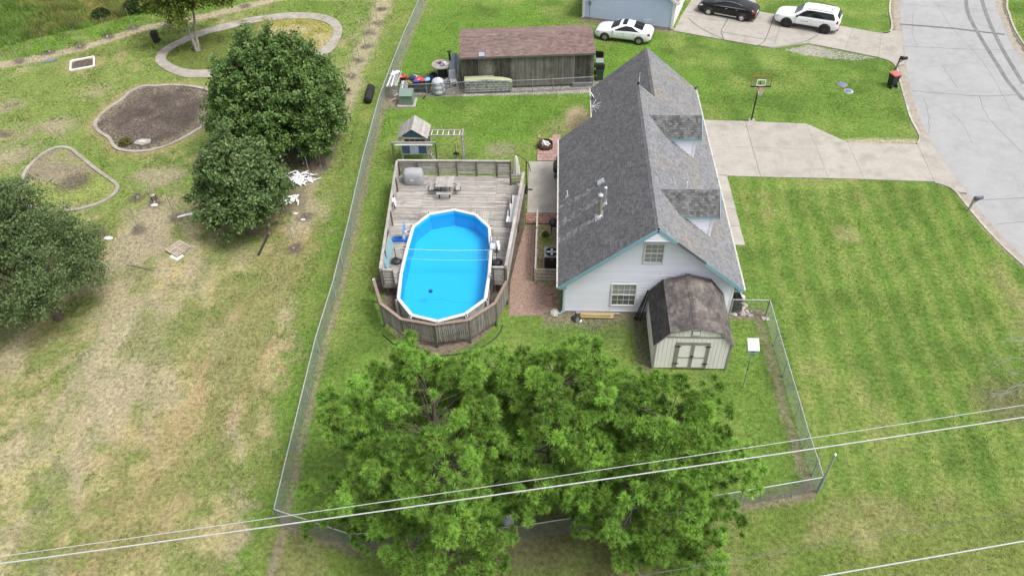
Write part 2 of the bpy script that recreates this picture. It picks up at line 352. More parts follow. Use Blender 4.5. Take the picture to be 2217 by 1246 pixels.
STAKES = [(-44.72, 57.39), (-42.89, 59.01), (-40.64, 60.01), (-39.03, 61.8), (-37.44, 63.58), (-34.47, 63.83), (-28.66, 67.86), (-15.77, 67.15), (-15.7, 64.44), (-15.98, 62.48), (-15.91, 59.76), (-15.99, 57.52), (-16.13, 54.94), (-16.14, 52.3), (-15.75, 42.6), (-16.15, 41.32), (-17.0, 42.9), (-15.48, 37.31), (-17.15, 38.03), (-27.96, 35.34), (-25.58, 35.69), (-23.7, 36.86), (-27.06, 38.95), (-25.69, 38.48), (-15.45, 34.18)]
STAKE_ROW = [(-52, 53.5), (-46, 56.7), (-42.7, 58.2), (-39.6, 60.4), (-36.8, 63.2), (-32, 65.6), (-26, 69.5), (-20, 73)]
WEED_EDGE = [(-60, 49), (-47.6, 59.7), (-45., 61.8), (-41.6, 63.6), (-39.4, 65.4), (-38.3, 66.9), (-34, 70), (-28, 76), (-20, 90), (-60, 120)]
POOL_C = (-5.9, 31.9)
SFENCE = [(-11.5, 16.3), (-8.1, 15.3), (-1.3, 15.85), (8.17, 17.8), (11.62, 18.57)]

def lerp(a, b, t): return a+(np.asarray(b)-a)*t[:, None]
def ground_col(x, y):
    """albedo of the ground cover at x, y and the height of what grows there"""
    n = len(x); nb = fbm(x, y, 7., 1); nm = fbm(x, y, 1.9, 5); ns = fbm(x, y, .55, 9, 3); nl = fbm(x, y, 3.6, 14)
    fx = np.interp(y, FY, FXV); g1 = np.array((.116, .19, .038)); gy = np.array((.20, .235, .07)); gd = np.array((.08, .135, .028)); gb = np.array((.118, .215, .034))
    straw = np.array((.325, .28, .145)); pale = np.array((.325, .28, .19)); tan = np.array((.305, .228, .125)); soil = np.array((.205, .165, .13)); dark = np.array((.075, .06, .05))
    c = np.tile(g1, (n, 1)); h = np.full(n, .055)
    c = lerp(c, gd, ss(.5, .3, nm)*.7); c = lerp(c, gy, ss(.48, .74, nl*.5+nm*.5)*.6)
    # back lawn by the barn, yellower to the west
    bk = (x > fx) & (x < 11.5) & (y > 16)
    c = lerp(c, gb, bk*ss(40, 46, y)*ss(.65, .4, nl)*.7)
    wst = bk*ss(-9.3, -11.6, x+.6*nm)*ss(46, 34, y); c = lerp(c, gy*1.05, wst*.55*ss(.35, .6, nl)); c = lerp(c, g1, bk*ss(-9., -8.4, x)*0)
    # front lawn: mowing stripes and thin dry patches
    fr = ss(11.4, 12, x)*ss(43, 41, y); wv = x-.045*(y-30)+(nb-.5)*.9+(nl-.5)*.25
    st = .5+.5*np.sin(2*np.pi*wv/1.25); st2 = .5+.5*np.sin(2*np.pi*(wv+.4)/3.1)
    c = lerp(c, gy*.98, fr*ss(.4, 1.0, st*.66+nm*.5)*.54); c = lerp(c, gd*1.15, fr*ss(.6, .15, st*.55+nm*.5)*.4)
    c = lerp(c, straw*.8, fr*ss(.6, .82, nl*.5+nm*.35+st2*.15)*.45)
    # south verge beyond the back fence
    sy = np.interp(x, [p[0] for p in SFENCE], [p[1] for p in SFENCE]); sv = ss(.2, -.4, y-sy)*(x > fx-3)
    c = lerp(c, np.array((.125, .165, .04)), sv*.65); c = lerp(c, straw*.75, sv*ss(.5, .72, nm)*.5)
    c = lerp(c, np.array((.16, .185, .055)), ss(20, 15, y)*ss(11.5, 13, x)*.6)
    rl = ss(1.6, .2, seg_d(x+.7*(nm-.5), y+.7*(ns-.5), [(8, 17), (8.4, 14), (10, 11)]))*0
    # ---------------- dry field west of the chain-link fence
    fd = (x < fx).astype(float)
    gf = np.array((.16, .2, .06)); dry = lerp(np.tile(straw, (n, 1)), gf, ss(.40, .62, nm*.45+nl*.4+ns*.15+.03))
    dry = lerp(dry, gf*.85, ss(.48, .62, fbm(x, y, .7, 61, 3))*.55); dry = lerp(dry, straw*1.12, ss(.54, .68, fbm(x, y, .9, 71, 3))*.6); dry = lerp(dry, pale, ss(.5, .7, fbm(x+y*.55, (y-x*.55)*.22, 1.6, 33))*.65)
    tA = seg_d(x+1.6*(nl-.5), y, [(-24.5, 38), (-24.9, 34), (-24.7, 30.7), (-22.9, 26.5), (-22.8, 22.8), (-24.7, 20), (-30, 15)])
    dry = lerp(dry, pale*1.04, ss(2.5, .3, tA+2.8*(ns-.5)+1.8*(nm-.5))*.58)
    tC = seg_d(x+1.2*(nl-.5), y, [(-20, 38.5), (-20, 35), (-21, 30), (-21, 24), (-23, 14)])
    dry = lerp(dry, pale, ss(1.3, .1, tC+2.2*(ns-.5)+1.2*(nm-.5))*.5)
    tB = seg_d(x+1.8*(nl-.5), y, [(-15.1, 34.5), (-15.9, 30), (-16.4, 26.6), (-16.5, 23), (-16.9, 20), (-18.2, 15)])
    dry = lerp(dry, tan, ss(2.8, .5, tB+2.2*(nm-.5)+2.2*(ns-.5))*.62)
    dry = lerp(dry, gf*.92, ss(.52, .66, fbm(x*1.6, y*.6, 3.2, 51))*.55*ss(38, 34, y))
    green_up = np.array((.16, .22, .056)); up = ss(36, 41, y-.2*(x+20)*ss(-20, -30, x)+2*(nm-.5))
    dry = lerp(dry, green_up, up*ss(.7, .5, nl*.6+nm*.4)*.92)
    dry = lerp(dry, gb*.95, up*ss(.56, .7, nl*.5+nb*.5)*.55)
    dry = lerp(dry, straw*.95, up*ss(.6, .72, nm*.6+ns*.4)*.5)
    for bx, by, bw in ((-41.9, 50.6, 1.3), (-40.3, 46.2, 1.6), (-36.5, 47.5, 1.9), (-38.5, 43.5, 2.3), (-24, 52.5, 1.5), (-26.5, 41.5, 1.5), (-36, 52.6, 1.4)):
        dry = lerp(dry, pale*.92, ss(bw+.7, .3, np.hypot(x-bx, (y-by)*1.35)+2.6*(nm-.5)+2.4*(ns-.5))*.85)
    for bx, by, bw in ((-41.9, 50.6, .8), (-40.2, 46.3, 1.1)):
        dry = lerp(dry, dark*1.6, ss(bw+.3, .2, np.hypot(x-bx, (y-by)*1.35)+1.1*(nm-.5)+1.6*(ns-.5))*.85)
    dry = lerp(dry, pale*.95, ss(2.4, .6, seg_d(x, y, [(-25.5, 37.5), (-24.8, 34), (-27, 32)])+2.*(nm-.5)+1.8*(ns-.5))*.8)
    # bright mown strips
    sx = fx-np.interp(y, [14, 20, 25, 30, 36, 42, 68], [1.5, 1.4, 1.7, 1.9, 1.6, 2.0, 2.2]); stp = ss(-.7, .5, x-sx+1.5*(nm-.5)+1.6*(ns-.5))
    sc_ = lerp(np.tile(g1*.98, (n, 1)), gy*.85, ss(.45, .75, nm)*.6); sc_ = lerp(sc_, gy*1.02, ss(36, 44, y)*(.3+.5*ss(.4, .6, nm)))
    dry = lerp(dry, sc_, stp)
    ed = seg_d(x, y, STAKE_ROW)
    band = (y > np.interp(x, [p[0] for p in STAKE_ROW], [p[1] for p in STAKE_ROW])); dry = lerp(dry, gb*.97, band*ss(.5, .9, ed)*ss(.85, .5, nm)*.8)
    dry = lerp(dry, pale*1.02, ss(.85, .35, ed+.5*(ns-.5)))
    dry = lerp(dry, pale*.98, ss(1.15, .4, seg_d(x, y, [(-15.8, 69), (-15.9, 59), (-16.15, 50), (-16.2, 46), (-16.2, 41), (-15.6, 36)])+1.2*(nm-.5))*.8)
    wd = inpoly(x, y, WEED_EDGE).astype(float); wc = lerp(np.tile(np.array((.21, .215, .075)), (n, 1)), np.array((.31, .295, .10)), ss(.35, .65, nl)); wc = lerp(wc, np.array((.18, .29, .065)), ss(.36, .56, nb*.5+nm*.5))
    dry = lerp(dry, wc, wd); h = np.where((wd > 0) & (fd > 0), .3, h)
    b1 = inpoly(x, y, BED1); b1c = lerp(np.tile(dark, (n, 1)), np.array((.13, .105, .09)), ss(.4, .7, nm)); e1 = seg_d(x, y, BED1+BED1[:1])
    b1c = lerp(b1c, pale*.72, ss(1.6, .2, e1+1.7*(nm-.5))*.7); b1c = lerp(b1c, soil*.8, ss(.55, .7, fbm(x, y, 1.1, 77))*.6); dry = np.where(b1[:, None], b1c, dry)
    near = (~b1)*ss(1.1, .15, e1+.5*(ns-.5)); dry = lerp(dry, tan*1.05, near*.55)
    b2 = inpoly(x, y, BED2); b2c = lerp(np.tile(gy*1.1, (n, 1)), pale*.72, ss(.44, .6, nm*.55+nl*.45)); b2c = lerp(b2c, dark*1.5, ss(1.4, .3, np.hypot(x+32.2, y-40.7)+1.3*(nm-.5))*.85); dry = np.where(b2[:, None], b2c, dry)
    li = inpoly(x, y, LOOPI); lic = lerp(np.tile(np.array((.26, .245, .075)), (n, 1)), straw, ss(.4, .6, nm)); lic = lerp(lic, np.array((.125, .155, .042)), ss(-24.5, -27, x+2*(nl-.5))); dry = np.where(li[:, None], lic, dry)
    for bx, by, br in ((-17.6, 43.2, 3.4), (-17.4, 39.5, 2.6), (-18.5, 36.6, 1.8)):
        dry = lerp(dry, soil*.75, ss(br, br*.45, np.hypot(x-bx, y-by)+1.6*(nm-.5))*.75)
    for sx_, sy_ in STAKES: dry = lerp(dry, dark*1.5, ss(.75, .25, np.hypot(x-sx_, y-sy_)+.5*(ns-.5))*.85)
    dry = lerp(dry, tan*1.1, ss(2.3, 1., np.hypot((x+39)*1., y-56.9)+.8*(nm-.5))*.6); dry = lerp(dry, dark*1.5, ss(1.1, .7, np.hypot(x+39, y-56.9)+.5*(nm-.5)))
    c = lerp(c, dry, fd)
    # ---------------- worn earth and other patches inside the yards, some with shade painted in
    def earth_and_shade(c, m, col): return lerp(c, col, np.clip(m, 0, 1))
    c = earth_and_shade(c, ss(.3, .0, np.abs(x-fx-.15)+.25*(ns-.5))*.75, soil*1.15)
    c = earth_and_shade(c, ss(.5, .1, np.abs(y-sy-.0)+.5*(nm-.5))*(x > fx)*(x < 11.6)*.8, soil*.95)
    c = earth_and_shade(c, ss(.36, .08, seg_d(x+.35*(ns-.5), y, [(11.0, 29.1), (11.08, 26), (11.15, 22), (11.35, 19)]))*.6, soil*1.2)
    c = earth_and_shade(c, ss(1.5, .5, np.hypot((x-1.75)*1.1, (y-48.4)*.5)+.9*(nm-.5))*.85, np.array((.40, .315, .20)))
    c = earth_and_shade(c, ss(1.3, .6, np.hypot((x+3.7)*.85, (y-44.8))+.5*(nm-.5))*.7, np.array((.235, .225, .14)))
    c = earth_and_shade(c, ss(1.3, .3, np.hypot(x-.3, (y-47.6)*.8)+.8*(nm-.5))*.4, np.array((.26, .25, .13)))
    gb_ = (x > fx)*(x < 4.5)*ss(51.5, 51.9, y+.3*(ns-.5)-.045*(x+12))*ss(53.9, 53.4, y-.06*(x+7)); c = earth_and_shade(c, gb_, np.array((.255, .24, .21))*1.0)
    c = earth_and_shade(c, ss(2.2, 1.0, np.hypot((x+8.2)*.9, (y-54.6)*1.1)+1.1*(nm-.5))*.8, soil*.8)
    c = earth_and_shade(c, ss(1.5, .8, np.hypot((x+11.9), (y-51.2))+.9*(nm-.5))*.85, soil*1.05)
    pe = np.hypot((x-POOL_C[0])/3.55, (y-POOL_C[1])/5.75); c = earth_and_shade(c, ss(1.06, .98, pe+.05*(ns-.5)), soil*.85); c = earth_and_shade(c, ss(.92, .86, pe), soil*.5)
    c = earth_and_shade(c, ((x > -10)*(x < -1.8)*(y > 30.5)*(y < 40.3)).astype(float), soil*.5)
    c = earth_and_shade(c, ss(-.2, .25, x-5.2+0*(nm-.5)-.0)*0, soil)
    c = earth_and_shade(c, ss(1.3, .3, np.abs(y-29.1)+.9*(nm-.5))*(x > -.5)*(x < 5.2)*.8, soil*1.05)
    c = earth_and_shade(c, ss(.7, .2, np.abs(x-4.75)+.5*(nm-.5))*ss(24, 25.5, y)*(y < 29.4)*.7, soil*.75)
    c = earth_and_shade(c, ss(2.4, .6, np.hypot((x-3.4)*.8, (y-27.9)*1.5)+1.3*(nm-.5))*.45, np.array((.085, .1, .045)))  # shade left of the shed, painted into the grass colour
    c = earth_and_shade(c, ss(2.3, .8, np.hypot((x+1.2)*.55, (y-16.3)*1.1)+1.3*(nm-.5))*.8, np.array((.16, .12, .085)))
    c = earth_and_shade(c, ss(5.6, 3., np.hypot((x-.2)*.72, (y-18.2)))*.55, np.array((.095, .115, .04)))  # shadow under the pines, painted as darker grass
    c = earth_and_shade(c, ss(.5, .2, np.abs(y-29.3)+.4*(ns-.5))*(x > 9.4)*(x < 11.4), soil)
    c = earth_and_shade(c, ((x > -1.1)*(x < .9)*(y > 29.5)*(y < 36.7)).astype(float)*ss(.6, .45, nm), np.array((.26, .215, .13)))
    c = earth_and_shade(c, ss(.6, .1, seg_d(x+.3*(ns-.5), y+.3*(nm-.5), [(20.3, 46), (22.5, 46.05), (24.5, 46)]))*.85, np.array((.36, .31, .23)))
    c = earth_and_shade(c, ss(2., .6, np.hypot((x-21.6)*.9, (y-23.8))+1.2*(nm-.5))*.65, np.array((.14, .12, .075)))  # brownish patch below the bare branches
    c = earth_and_shade(c, ss(.6, .15, seg_d(x, y, [(2.4, 64.9), (9.8, 62.6)])+.3*(ns-.5))*.8, soil*1.1)
    c = earth_and_shade(c, inpoly(x+.5*(nm-.5), y+.9*(ns-.5), [(18.5, 59.3), (20.5, 60.2), (25.4, 57.9), (23.7, 57.5), (21.9, 57.7), (20.6, 58.2)])*ss(.3, .5, nm)*.75, np.array((.34, .315, .265)))
    for p, q in ((13.1, 16.6), (17.5, 36)): c = earth_and_shade(c, ss(1., .2, np.hypot(x-p, (y-q)*.8)+.9*(nm-.5))*.45, straw)
    rd_ = seg_d(x, y, ROADL); rd2 = seg_d(x, y, ROADR); c = earth_and_shade(c, ss(.7, .5, np.minimum(rd_, rd2)+.2*(ns-.5)), np.array((.25, .215, .165)))
    c = c*(.84+.32*ns)[:, None]
    return c, h

ax = np.concatenate([-60-np.array([1500, 700, 320, 150, 70, 30, 12, 4]), np.arange(-60, 52, .18), 52+np.array([3, 10, 26, 60, 140, 320, 700, 1500.])])
ay = np.concatenate([8-np.array([1500, 700, 320, 150, 70, 30, 12, 4]), np.arange(8, 82, .18), 82+np.array([3, 10, 26, 60, 140, 320, 700, 1500.])])
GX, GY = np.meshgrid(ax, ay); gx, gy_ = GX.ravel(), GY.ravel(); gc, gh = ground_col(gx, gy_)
gz = .05*(fbm(gx, gy_, 1.2, 3)-.5)+.05*(gx < np.interp(gy_, FY, FXV))*(fbm(gx, gy_, .6, 8)-.5)
def flat_mask(x, y):
    m = np.zeros(len(x), bool)
    for (a, b, c_, d) in ((9.3, 26, 40.5, 49), (9.3, 11.4, 34.8, 42), (-1.9, .6, 36.5, 46.3), (-2.7, 1, 29, 37), (9.5, 29, 56, 80), (4.9, 9, 25, 29)): m |= (x > a) & (x < b) & (y > c_) & (y < d)
    return m
gz = np.where(flat_mask(gx, gy_), -.02, gz); lo = inpoly(gx, gy_, LOOPO) & ~inpoly(gx, gy_, LOOPI); gz = np.where(lo, -.03, gz)
gz = np.where(inpoly(gx, gy_, BED1), gz-.05, gz)
rdm = seg_d(gx, gy_, ROADL); rin = inpoly(gx, gy_, ROADP); gz = np.where(rin | (rdm < .36), -.3, gz); gz = np.where(~rin & (seg_d(gx, gy_, ROADR) < .36), -.3, gz)
nx, ny = len(ax), len(ay); idx = np.arange(nx*ny).reshape(ny, nx)
GF = np.stack([idx[:-1, :-1], idx[:-1, 1:], idx[1:, 1:], idx[1:, :-1]], -1).reshape(-1, 4)
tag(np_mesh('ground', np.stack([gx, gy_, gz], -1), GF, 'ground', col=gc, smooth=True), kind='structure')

# grass blades over the lawns, the field and the weeds
def blades(name, n, box, hscale, seed, dens=None):
    r = np.random.default_rng(seed); x = r.uniform(box[0], box[1], n); y = r.uniform(box[2], box[3], n)
    c, h = ground_col(x, y)
    ok = (c[:, 1] > c[:, 0]*.93) | (r.random(n) < .25)
    ok &= ~inpoly(x, y, ROADP) & (seg_d(x, y, ROADL) > .9) & (seg_d(x, y, ROADR) > .9) & ~flat_mask(x, y) & ~(inpoly(x, y, LOOPO) & ~inpoly(x, y, LOOPI)) & ~inpoly(x, y, BED1)
    ok &= ~((x > .5) & (x < 9.6) & (y > 29) & (y < 49)) & ~((x > -10.2) & (x < -1.6) & (y > 26.8) & (y < 40.6))
    x, y, c, h = x[ok], y[ok], c[ok], h[ok]; m = len(x); tl_ = (fbm(x, y, 1.1, 91, 3) > .6)*(x < np.interp(y, FY, FXV)-1.5)*(r.random(m) < .6); h = np.where(tl_, h*2., h); c = np.where(tl_[:, None], c*.6+np.array((.11, .16, .04))*.45, c); V = np.zeros((m, 3, 3, 3)); 
    for k in range(3):
        a = r.uniform(0, 6.283, m); hh = h*hscale*r.uniform(.5, 1.4, m); w = (.012+.04*h)*r.uniform(.7, 1.3, m); ox, oy = r.normal(0, .04, m), r.normal(0, .04, m); ln = hh*r.uniform(.2, .9, m); la = r.uniform(0, 6.283, m)
        V[:, k, 0] = np.stack([x+ox-np.cos(a)*w, y+oy-np.sin(a)*w, np.full(m, -.015)], -1); V[:, k, 1] = np.stack([x+ox+np.cos(a)*w, y+oy+np.sin(a)*w, np.full(m, -.015)], -1)
        V[:, k, 2] = np.stack([x+ox+np.cos(la)*ln, y+oy+np.sin(la)*ln, hh], -1)
    cc = np.repeat(c*r.uniform(.8, 1.3, (m, 1)), 9, 0); tag(np_mesh(name, V.reshape(-1, 3), np.arange(m*9).reshape(-1, 3), 'grass', col=cc), kind='stuff')
    return m
blades('lawn_grass', 125000, (-12, 40, 12, 68), 1., 3); blades('field_grass', 125000, (-53, -12, 13, 72), 1.15, 4)
blades('weeds', 26000, (-56, -30, 58, 78), 1.15, 6)

# ---------------- road, gutter, kerbs
def ribbon(name, A, B, z, mat, kind='structure', parent=None, th=None):
    n = min(len(A), len(B)); b = MB(); v = [(x, y, z) for x, y in A[:n]]+[(x, y, z) for x, y in B[:n]]
    b.add(v, [(i, i+1, n+i+1, n+i) for i in range(n-1)]); o = b.build(name, mat, parent); return tag(o, kind=kind) if not parent else o
def offset(pts, d):
    o = []
    for i, p in enumerate(pts):
        a = Vector(pts[max(0, i-1)]); b = Vector(pts[min(len(pts)-1, i+1)]); t = (b-a).normalized(); o.append((p[0]-t.y*d, p[1]+t.x*d))
    return o
road = MB(); road.add([(x, y, -.08) for x, y in ROADP], [tuple(range(len(ROADP)))[::-1]]); road = tag(road.build('road', 'asphalt'), kind='structure')
tag(road, label='pale grey cracked asphalt street curving past the front lawns')
gl = offset(ROADL, -.66); gl2 = offset(ROADL, .12); ribbon('road_gutter', gl2, gl, -.074, 'gutter')
gr = offset(ROADR, .66); gr2 = offset(ROADR, -.12); ribbon('road_gutter', gr, gr2, -.074, 'gutter')
def strip(b, pts, w, z):
    A = offset(pts, w/2); B = offset(pts, -w/2); n = len(A); b.add([(x, y, z) for x, y in A+B], [(i, i+1, n+i+1, n+i) for i in range(n-1)])
def wobble(pts, a, step, seed):
    r = random.Random(seed); return [(x+r.uniform(-a, a), y+r.uniform(-a, a)) for x, y in cr(pts, step)]
b = MB()
for i, (p, w) in enumerate((([(27.9, 60.1), (31.8, 59.6), (34.6, 59.4), (37, 59.2)], .06), ([(26.4, 52.97), (28.6, 52.58), (31.5, 52.2), (34, 52.4)], .07), ([(31.2, 52.25), (30.7, 49.4), (31.2, 44.8)], .04), ([(30.1, 56.8), (30, 53.3)], .04), ([(27.1, 51.9), (26.7, 49.7), (25.9, 47.2)], .035), ([(26.7, 39.6), (29.2, 39.9), (33, 40)], .06), ([(26.6, 37.3), (28.2, 37.5), (31, 38)], .05), ([(31.1, 66.7), (29.6, 62.3), (29.3, 59.9)], .03), ([(27.8, 50.8), (28.6, 48.9), (28.4, 46)], .025), ([(28.7, 56.6), (30.1, 56.8), (33, 57.4)], .025), ([(29.4, 49), (31, 48.6)], .025), ([(33.5, 68), (33.1, 63), (33.4, 57), (32.6, 50)], .025), ([(29.5, 68), (34.5, 67.2), (38, 66.5)], .03))):
    strip(b, wobble(p, .05, .3, i), w*.72, -.0755)
b.build('road_crack', 'tar', road)
b = MB(); strip(b, wobble([(29.1, 63.95), (31, 63.6), (33.2, 63.15), (35, 62.6), (36.9, 62.)], .03, .4, 5), .26, -.0725); b.build('tar_patch', 'tar', road)
for k, p in enumerate(([(37.6, 73), (36.19, 68.55), (35.31, 65.32), (34.69, 60.65), (34.3, 56.5), (34.1, 54.6), (34.1, 51.6)], [(39, 73), (37.57, 68.5), (36.5, 64), (35.9, 60.5), (35.56, 58.3), (35.06, 54)])):
    b = MB(); strip(b, cr(p, .5), .3, -.069+.002*k); b.build('tyre_mark', 'skid', road)
def kerb(pts, name='kerb'):
    pts = cr(pts, .35); o = tag(bpy.data.objects.new(name, None), kind='structure'); COL.objects.link(o); b = MB(); L = 0; st = 0
    A = offset(pts, .075); B = offset(pts, -.075); i0 = 0
    for i in range(1, len(pts)):
        L += math.hypot(pts[i][0]-pts[i-1][0], pts[i][1]-pts[i-1][1])
        if L > 2.4 or i == len(pts)-1:
            b = MB(); P = A[i0:i+1]+B[i0:i+1][::-1]; b.prism(P, -.25, .035+.004*((i0*7) % 3)); b.build('kerb_stone', 'kerb', o); i0 = i; L = 0
    return o
kerb([(47, 106), (35.2, 83), (29.67, 68.62), (28.42, 64.04), (28.05, 62.9), (27.52, 62.2), (26.99, 62.14)])
kerb([(25.6, 57.93), (26.15, 57.56), (26.5, 56.68), (26.09, 54.25), (25.66, 51.74), (25.23, 48.97), (25.16, 47.16), (25.0, 46.3), (24.65, 45.72)])
kerb([(24.3, 41.33), (24.85, 41.05), (25.25, 40.46), (25.4, 39.33), (25.55, 37.96), (25.9, 35.89), (26.5, 33.7), (29, 26), (33.4, 17), (41.2, 4)])
kerb([(58, 101.5), (45.4, 81), (39.69, 68.52), (38.73, 65.74), (38.0, 62.78), (37.6, 59.8), (37.25, 55.5), (37, 49), (37, 43), (37.6, 36), (39.7, 29.3), (43.8, 20.3), (51.8, 7.4)])

# ---------------- concrete slabs
def slabs(name, label, polys, mat, z=.035, inset=.012, piece_name='slab'):
    o = tag(bpy.data.objects.new(name, None), kind='structure', label=label); COL.objects.link(o)
    for i, p in enumerate(polys):
        c = Vector((sum(q[0] for q in p)/len(p), sum(q[1] for q in p)/len(p))); b = MB()
        q = [(x+(c.x-x)*inset/max(.3, math.hypot(c.x-x, c.y-y)), y+(c.y-y)*inset/max(.3, math.hypot(c.x-x, c.y-y))) for x, y in p]
        b.prism(q, -.12, z+.004*((i*5) % 3)); b.build(piece_name, mat, o)
    return o
T = [(9.45, 48.7), (13.55, 48.48), (17.78, 48.16), (19.99, 45.86), (24.59, 45.65)]; Mi = [(9.45, 45.4), (13.47, 45.17), (17.79, 44.93)]; Bo = [(9.45, 41.95), (13.43, 41.77), (17.72, 41.66), (19.97, 41.6), (24.29, 41.39)]
slabs('driveway', 'pale concrete driveway from the grey-roofed house to the street', [[T[0], T[1], Mi[1], Mi[0]], [T[1], T[2], Mi[2], Mi[1]], [T[2], T[3], Mi[2]], [Mi[0], Mi[1], Bo[1], Bo[0]], [Mi[1], Mi[2], Bo[2], Bo[1]], [Mi[2], T[3], Bo[3], Bo[2]], [T[3], T[4], Bo[4], Bo[3]], [T[4], (24.95, 46.2), (25.1, 46.95), (25.6, 46.8), (25.58, 45), (25.68, 43), (25.9, 40.2), (25.3, 40.3), (24.85, 41.0), Bo[4]]], 'concrete')
yj = [41.95, 40.15, 38.4, 36.7, 34.96]
slabs('front_walk', 'narrow concrete walk along the front of the grey-roofed house', [[(9.42, yj[i]), (11.27, yj[i]), (11.3, yj[i+1]), (9.42, yj[i+1])] for i in range(4)], 'concrete')
Q = dict(a=(9.95, 62.65), b=(13.66, 61.1), c=(17.58, 59.49), d=(20.56, 60.35), e=(23.2, 59.1), f=(25.54, 57.95), a1=(11.0, 65.8), b1=(14.88, 64.2), c1=(18.75, 62.65), a2=(12.2, 68.8), b2=(16.1, 67.2), g=(17.68, 66.35), h=(19.3, 65.6), i=(22.9, 63.97), j=(24.9, 63.05), k=(26.99, 62.12))
ndr = slabs('neighbour_driveway', 'wide concrete driveway of the blue house with two cars on it', [[Q[c] for c in s] for s in (('a', 'b', 'b1', 'a1'), ('b', 'c', 'c1', 'b1'), ('a1', 'b1', 'b2', 'a2'), ('b1', 'c1', 'h', 'g', 'b2'), ('c', 'd', 'i', 'h', 'c1'), ('d', 'e', 'j', 'i'), ('e', 'f', 'k', 'j'))]+[[Q['f'], (26.2, 57.45), (26.65, 56.6), (27.2, 56.8), (28.0, 59.8), (28.7, 62.4), (28.1, 62.6), Q['k']], [Q['a2'], Q['b2'], Q['g'], (17.84, 68.75), (18.4, 80), (15.8, 80)]], 'concrete')
b = MB()
for p in ([(11.45, 65.05), (12.05, 63.49), (12.97, 62.12), (13.84, 61.1)], [(14.85, 65.02), (14.36, 63.69), (13.95, 62.68), (13.85, 61.97), (13.92, 61.05)], [(18.96, 65.7), (18.06, 63.09), (17.4, 61.26), (17., 60.44), (16.5, 59.97)], [(13.94, 62.4), (15.52, 61.68), (17.29, 60.98)], [(16.5, 59.97), (17.57, 59.62), (18.63, 59.89), (19.63, 60.22), (20.69, 60.83), (21.81, 61.86)]):
    strip(b, cr(p, .3), .07, .05)
b.build('court_marking', 'tar', ndr)
n = min(len(LOOPO), len(LOOPI))
def resample(p, n):
    p = np.array(p+p[:1]); s = np.concatenate([[0], np.cumsum(np.hypot(*np.diff(p, axis=0).T))]); t = np.linspace(0, s[-1], n); return list(zip(np.interp(t, s, p[:, 0]), np.interp(t, s, p[:, 1])))
A, B = resample(LOOPO, 90), resample(LOOPI, 90); lp = tag(bpy.data.objects.new('loop_path', None), kind='structure', label='weathered concrete path looping round the grass island'); COL.objects.link(lp)
for i in range(0, 89, 3):
    j = min(89, i+3); b = MB(); b.prism(A[i:j+1]+B[i:j+1][::-1], -.15, .028+.004*(i % 2)); b.build('path_slab', 'oldpath', lp)
def edging(name, pts, label):
    o = thing(name, label, 'garden edging', (*pts[0], 0)); P = pts+pts[:1]; A = offset(P, .12); B = offset(P, -.12)
    for i in range(0, len(P)-1, 3):
        j = min(len(P)-1, i+3); b = MB((*pts[0], 0)); b.prism(A[i:j+1]+B[i:j+1][::-1], -.1, .085+.008*((i*3) % 4)/3); b.build('edging_stone', 'oldpath', o)
edging('bed_edging', BED1, 'wavy concrete edging round the dark bare soil bed'); edging('bed_edging', BED2, 'curved concrete edging round the weedy bed beside the feathery tree')
slabs('patio', 'plain concrete patio slab beside the house', [[(-1.69, 43.35), (.6, 43.35), (.6, 37.79), (-1.63, 37.76)]], 'concrete', z=.04)
def pavers(name, label, x0, x1, y0, y1, s, mat, skip=None):
    o = tag(bpy.data.objects.new(name, None), kind='structure', label=label); COL.objects.link(o); r = random.Random(name); k = 0; y = y0
    while y < y1-.05:
        x = x0-(s/2 if k % 2 else 0)
        while x < x1-.05:
            a, c = max(x, x0), min(x+s, x1)
            if c-a > .1 and not (skip and skip(x, y)): piece('paver', mat, o, ((a+c)/2+r.uniform(-.008, .008), y+s/2, .02+r.uniform(0, .012)), (c-a-.02, s-.02, .06), r.uniform(-.02, .02))
            x += s
        y += s; k += 1
pavers('fire_pit_pavers', 'pinkish paver pad round the fire pit', -1.15, .45, 43.4, 46.3, .4, 'paver_pink', lambda x, y: x < -.5 and y > 44.8 and rnd.random() < .5)
pavers('brick_landing', 'red brick paver strip at the end of the patio', -1.68, .5, 36.75, 37.75, .24, 'paver_red')
# red gravel between deck and house: loose stones as one mass
GP = [(-1.7, 36.6), (-1.05, 36.6), (-1.06, 31.5), (-.1, 30.9), (.1, 29.5), (-.6, 28.95), (-2.3, 28.9), (-2.36, 31.6), (-2.03, 34.3)]
b = MB(); b.add([(x, y, .006) for x, y in GP], [tuple(range(len(GP)))[::-1]]); gb_o = tag(b.build('gravel_path', 'gravel_red'), kind='structure', label='reddish gravel path between deck and house')
def pebbles(name, poly, n, mat, r0, r1, seed, z=.0):
    r = np.random.default_rng(seed); P = np.array(poly); lo_, hi = P.min(0), P.max(0); x = r.uniform(lo_[0], hi[0], n*3); y = r.uniform(lo_[1], hi[1], n*3); k = inpoly(x, y, poly); x, y = x[k][:n], y[k][:n]; m = len(x)
    s = r.uniform(r0, r1, m); a = r.uniform(0, 6.28, m); V = np.zeros((m, 5, 3))
    for q in range(4): V[:, q] = np.stack([x+np.cos(a+q*1.57)*s*r.uniform(.7, 1.2, m), y+np.sin(a+q*1.57)*s, np.full(m, z)], -1)
    V[:, 4] = np.stack([x, y, z+s*.8], -1); i = np.arange(m)[:, None]*5; F = np.concatenate([i+np.array(f) for f in ((0, 1, 4), (1, 2, 4), (2, 3, 4), (3, 0, 4))])
    return tag(np_mesh(name, V.reshape(-1, 3), F, mat), kind='stuff')
pebbles('red_gravel', GP, 9000, 'gravel_red', .015, .04, 2, .004)
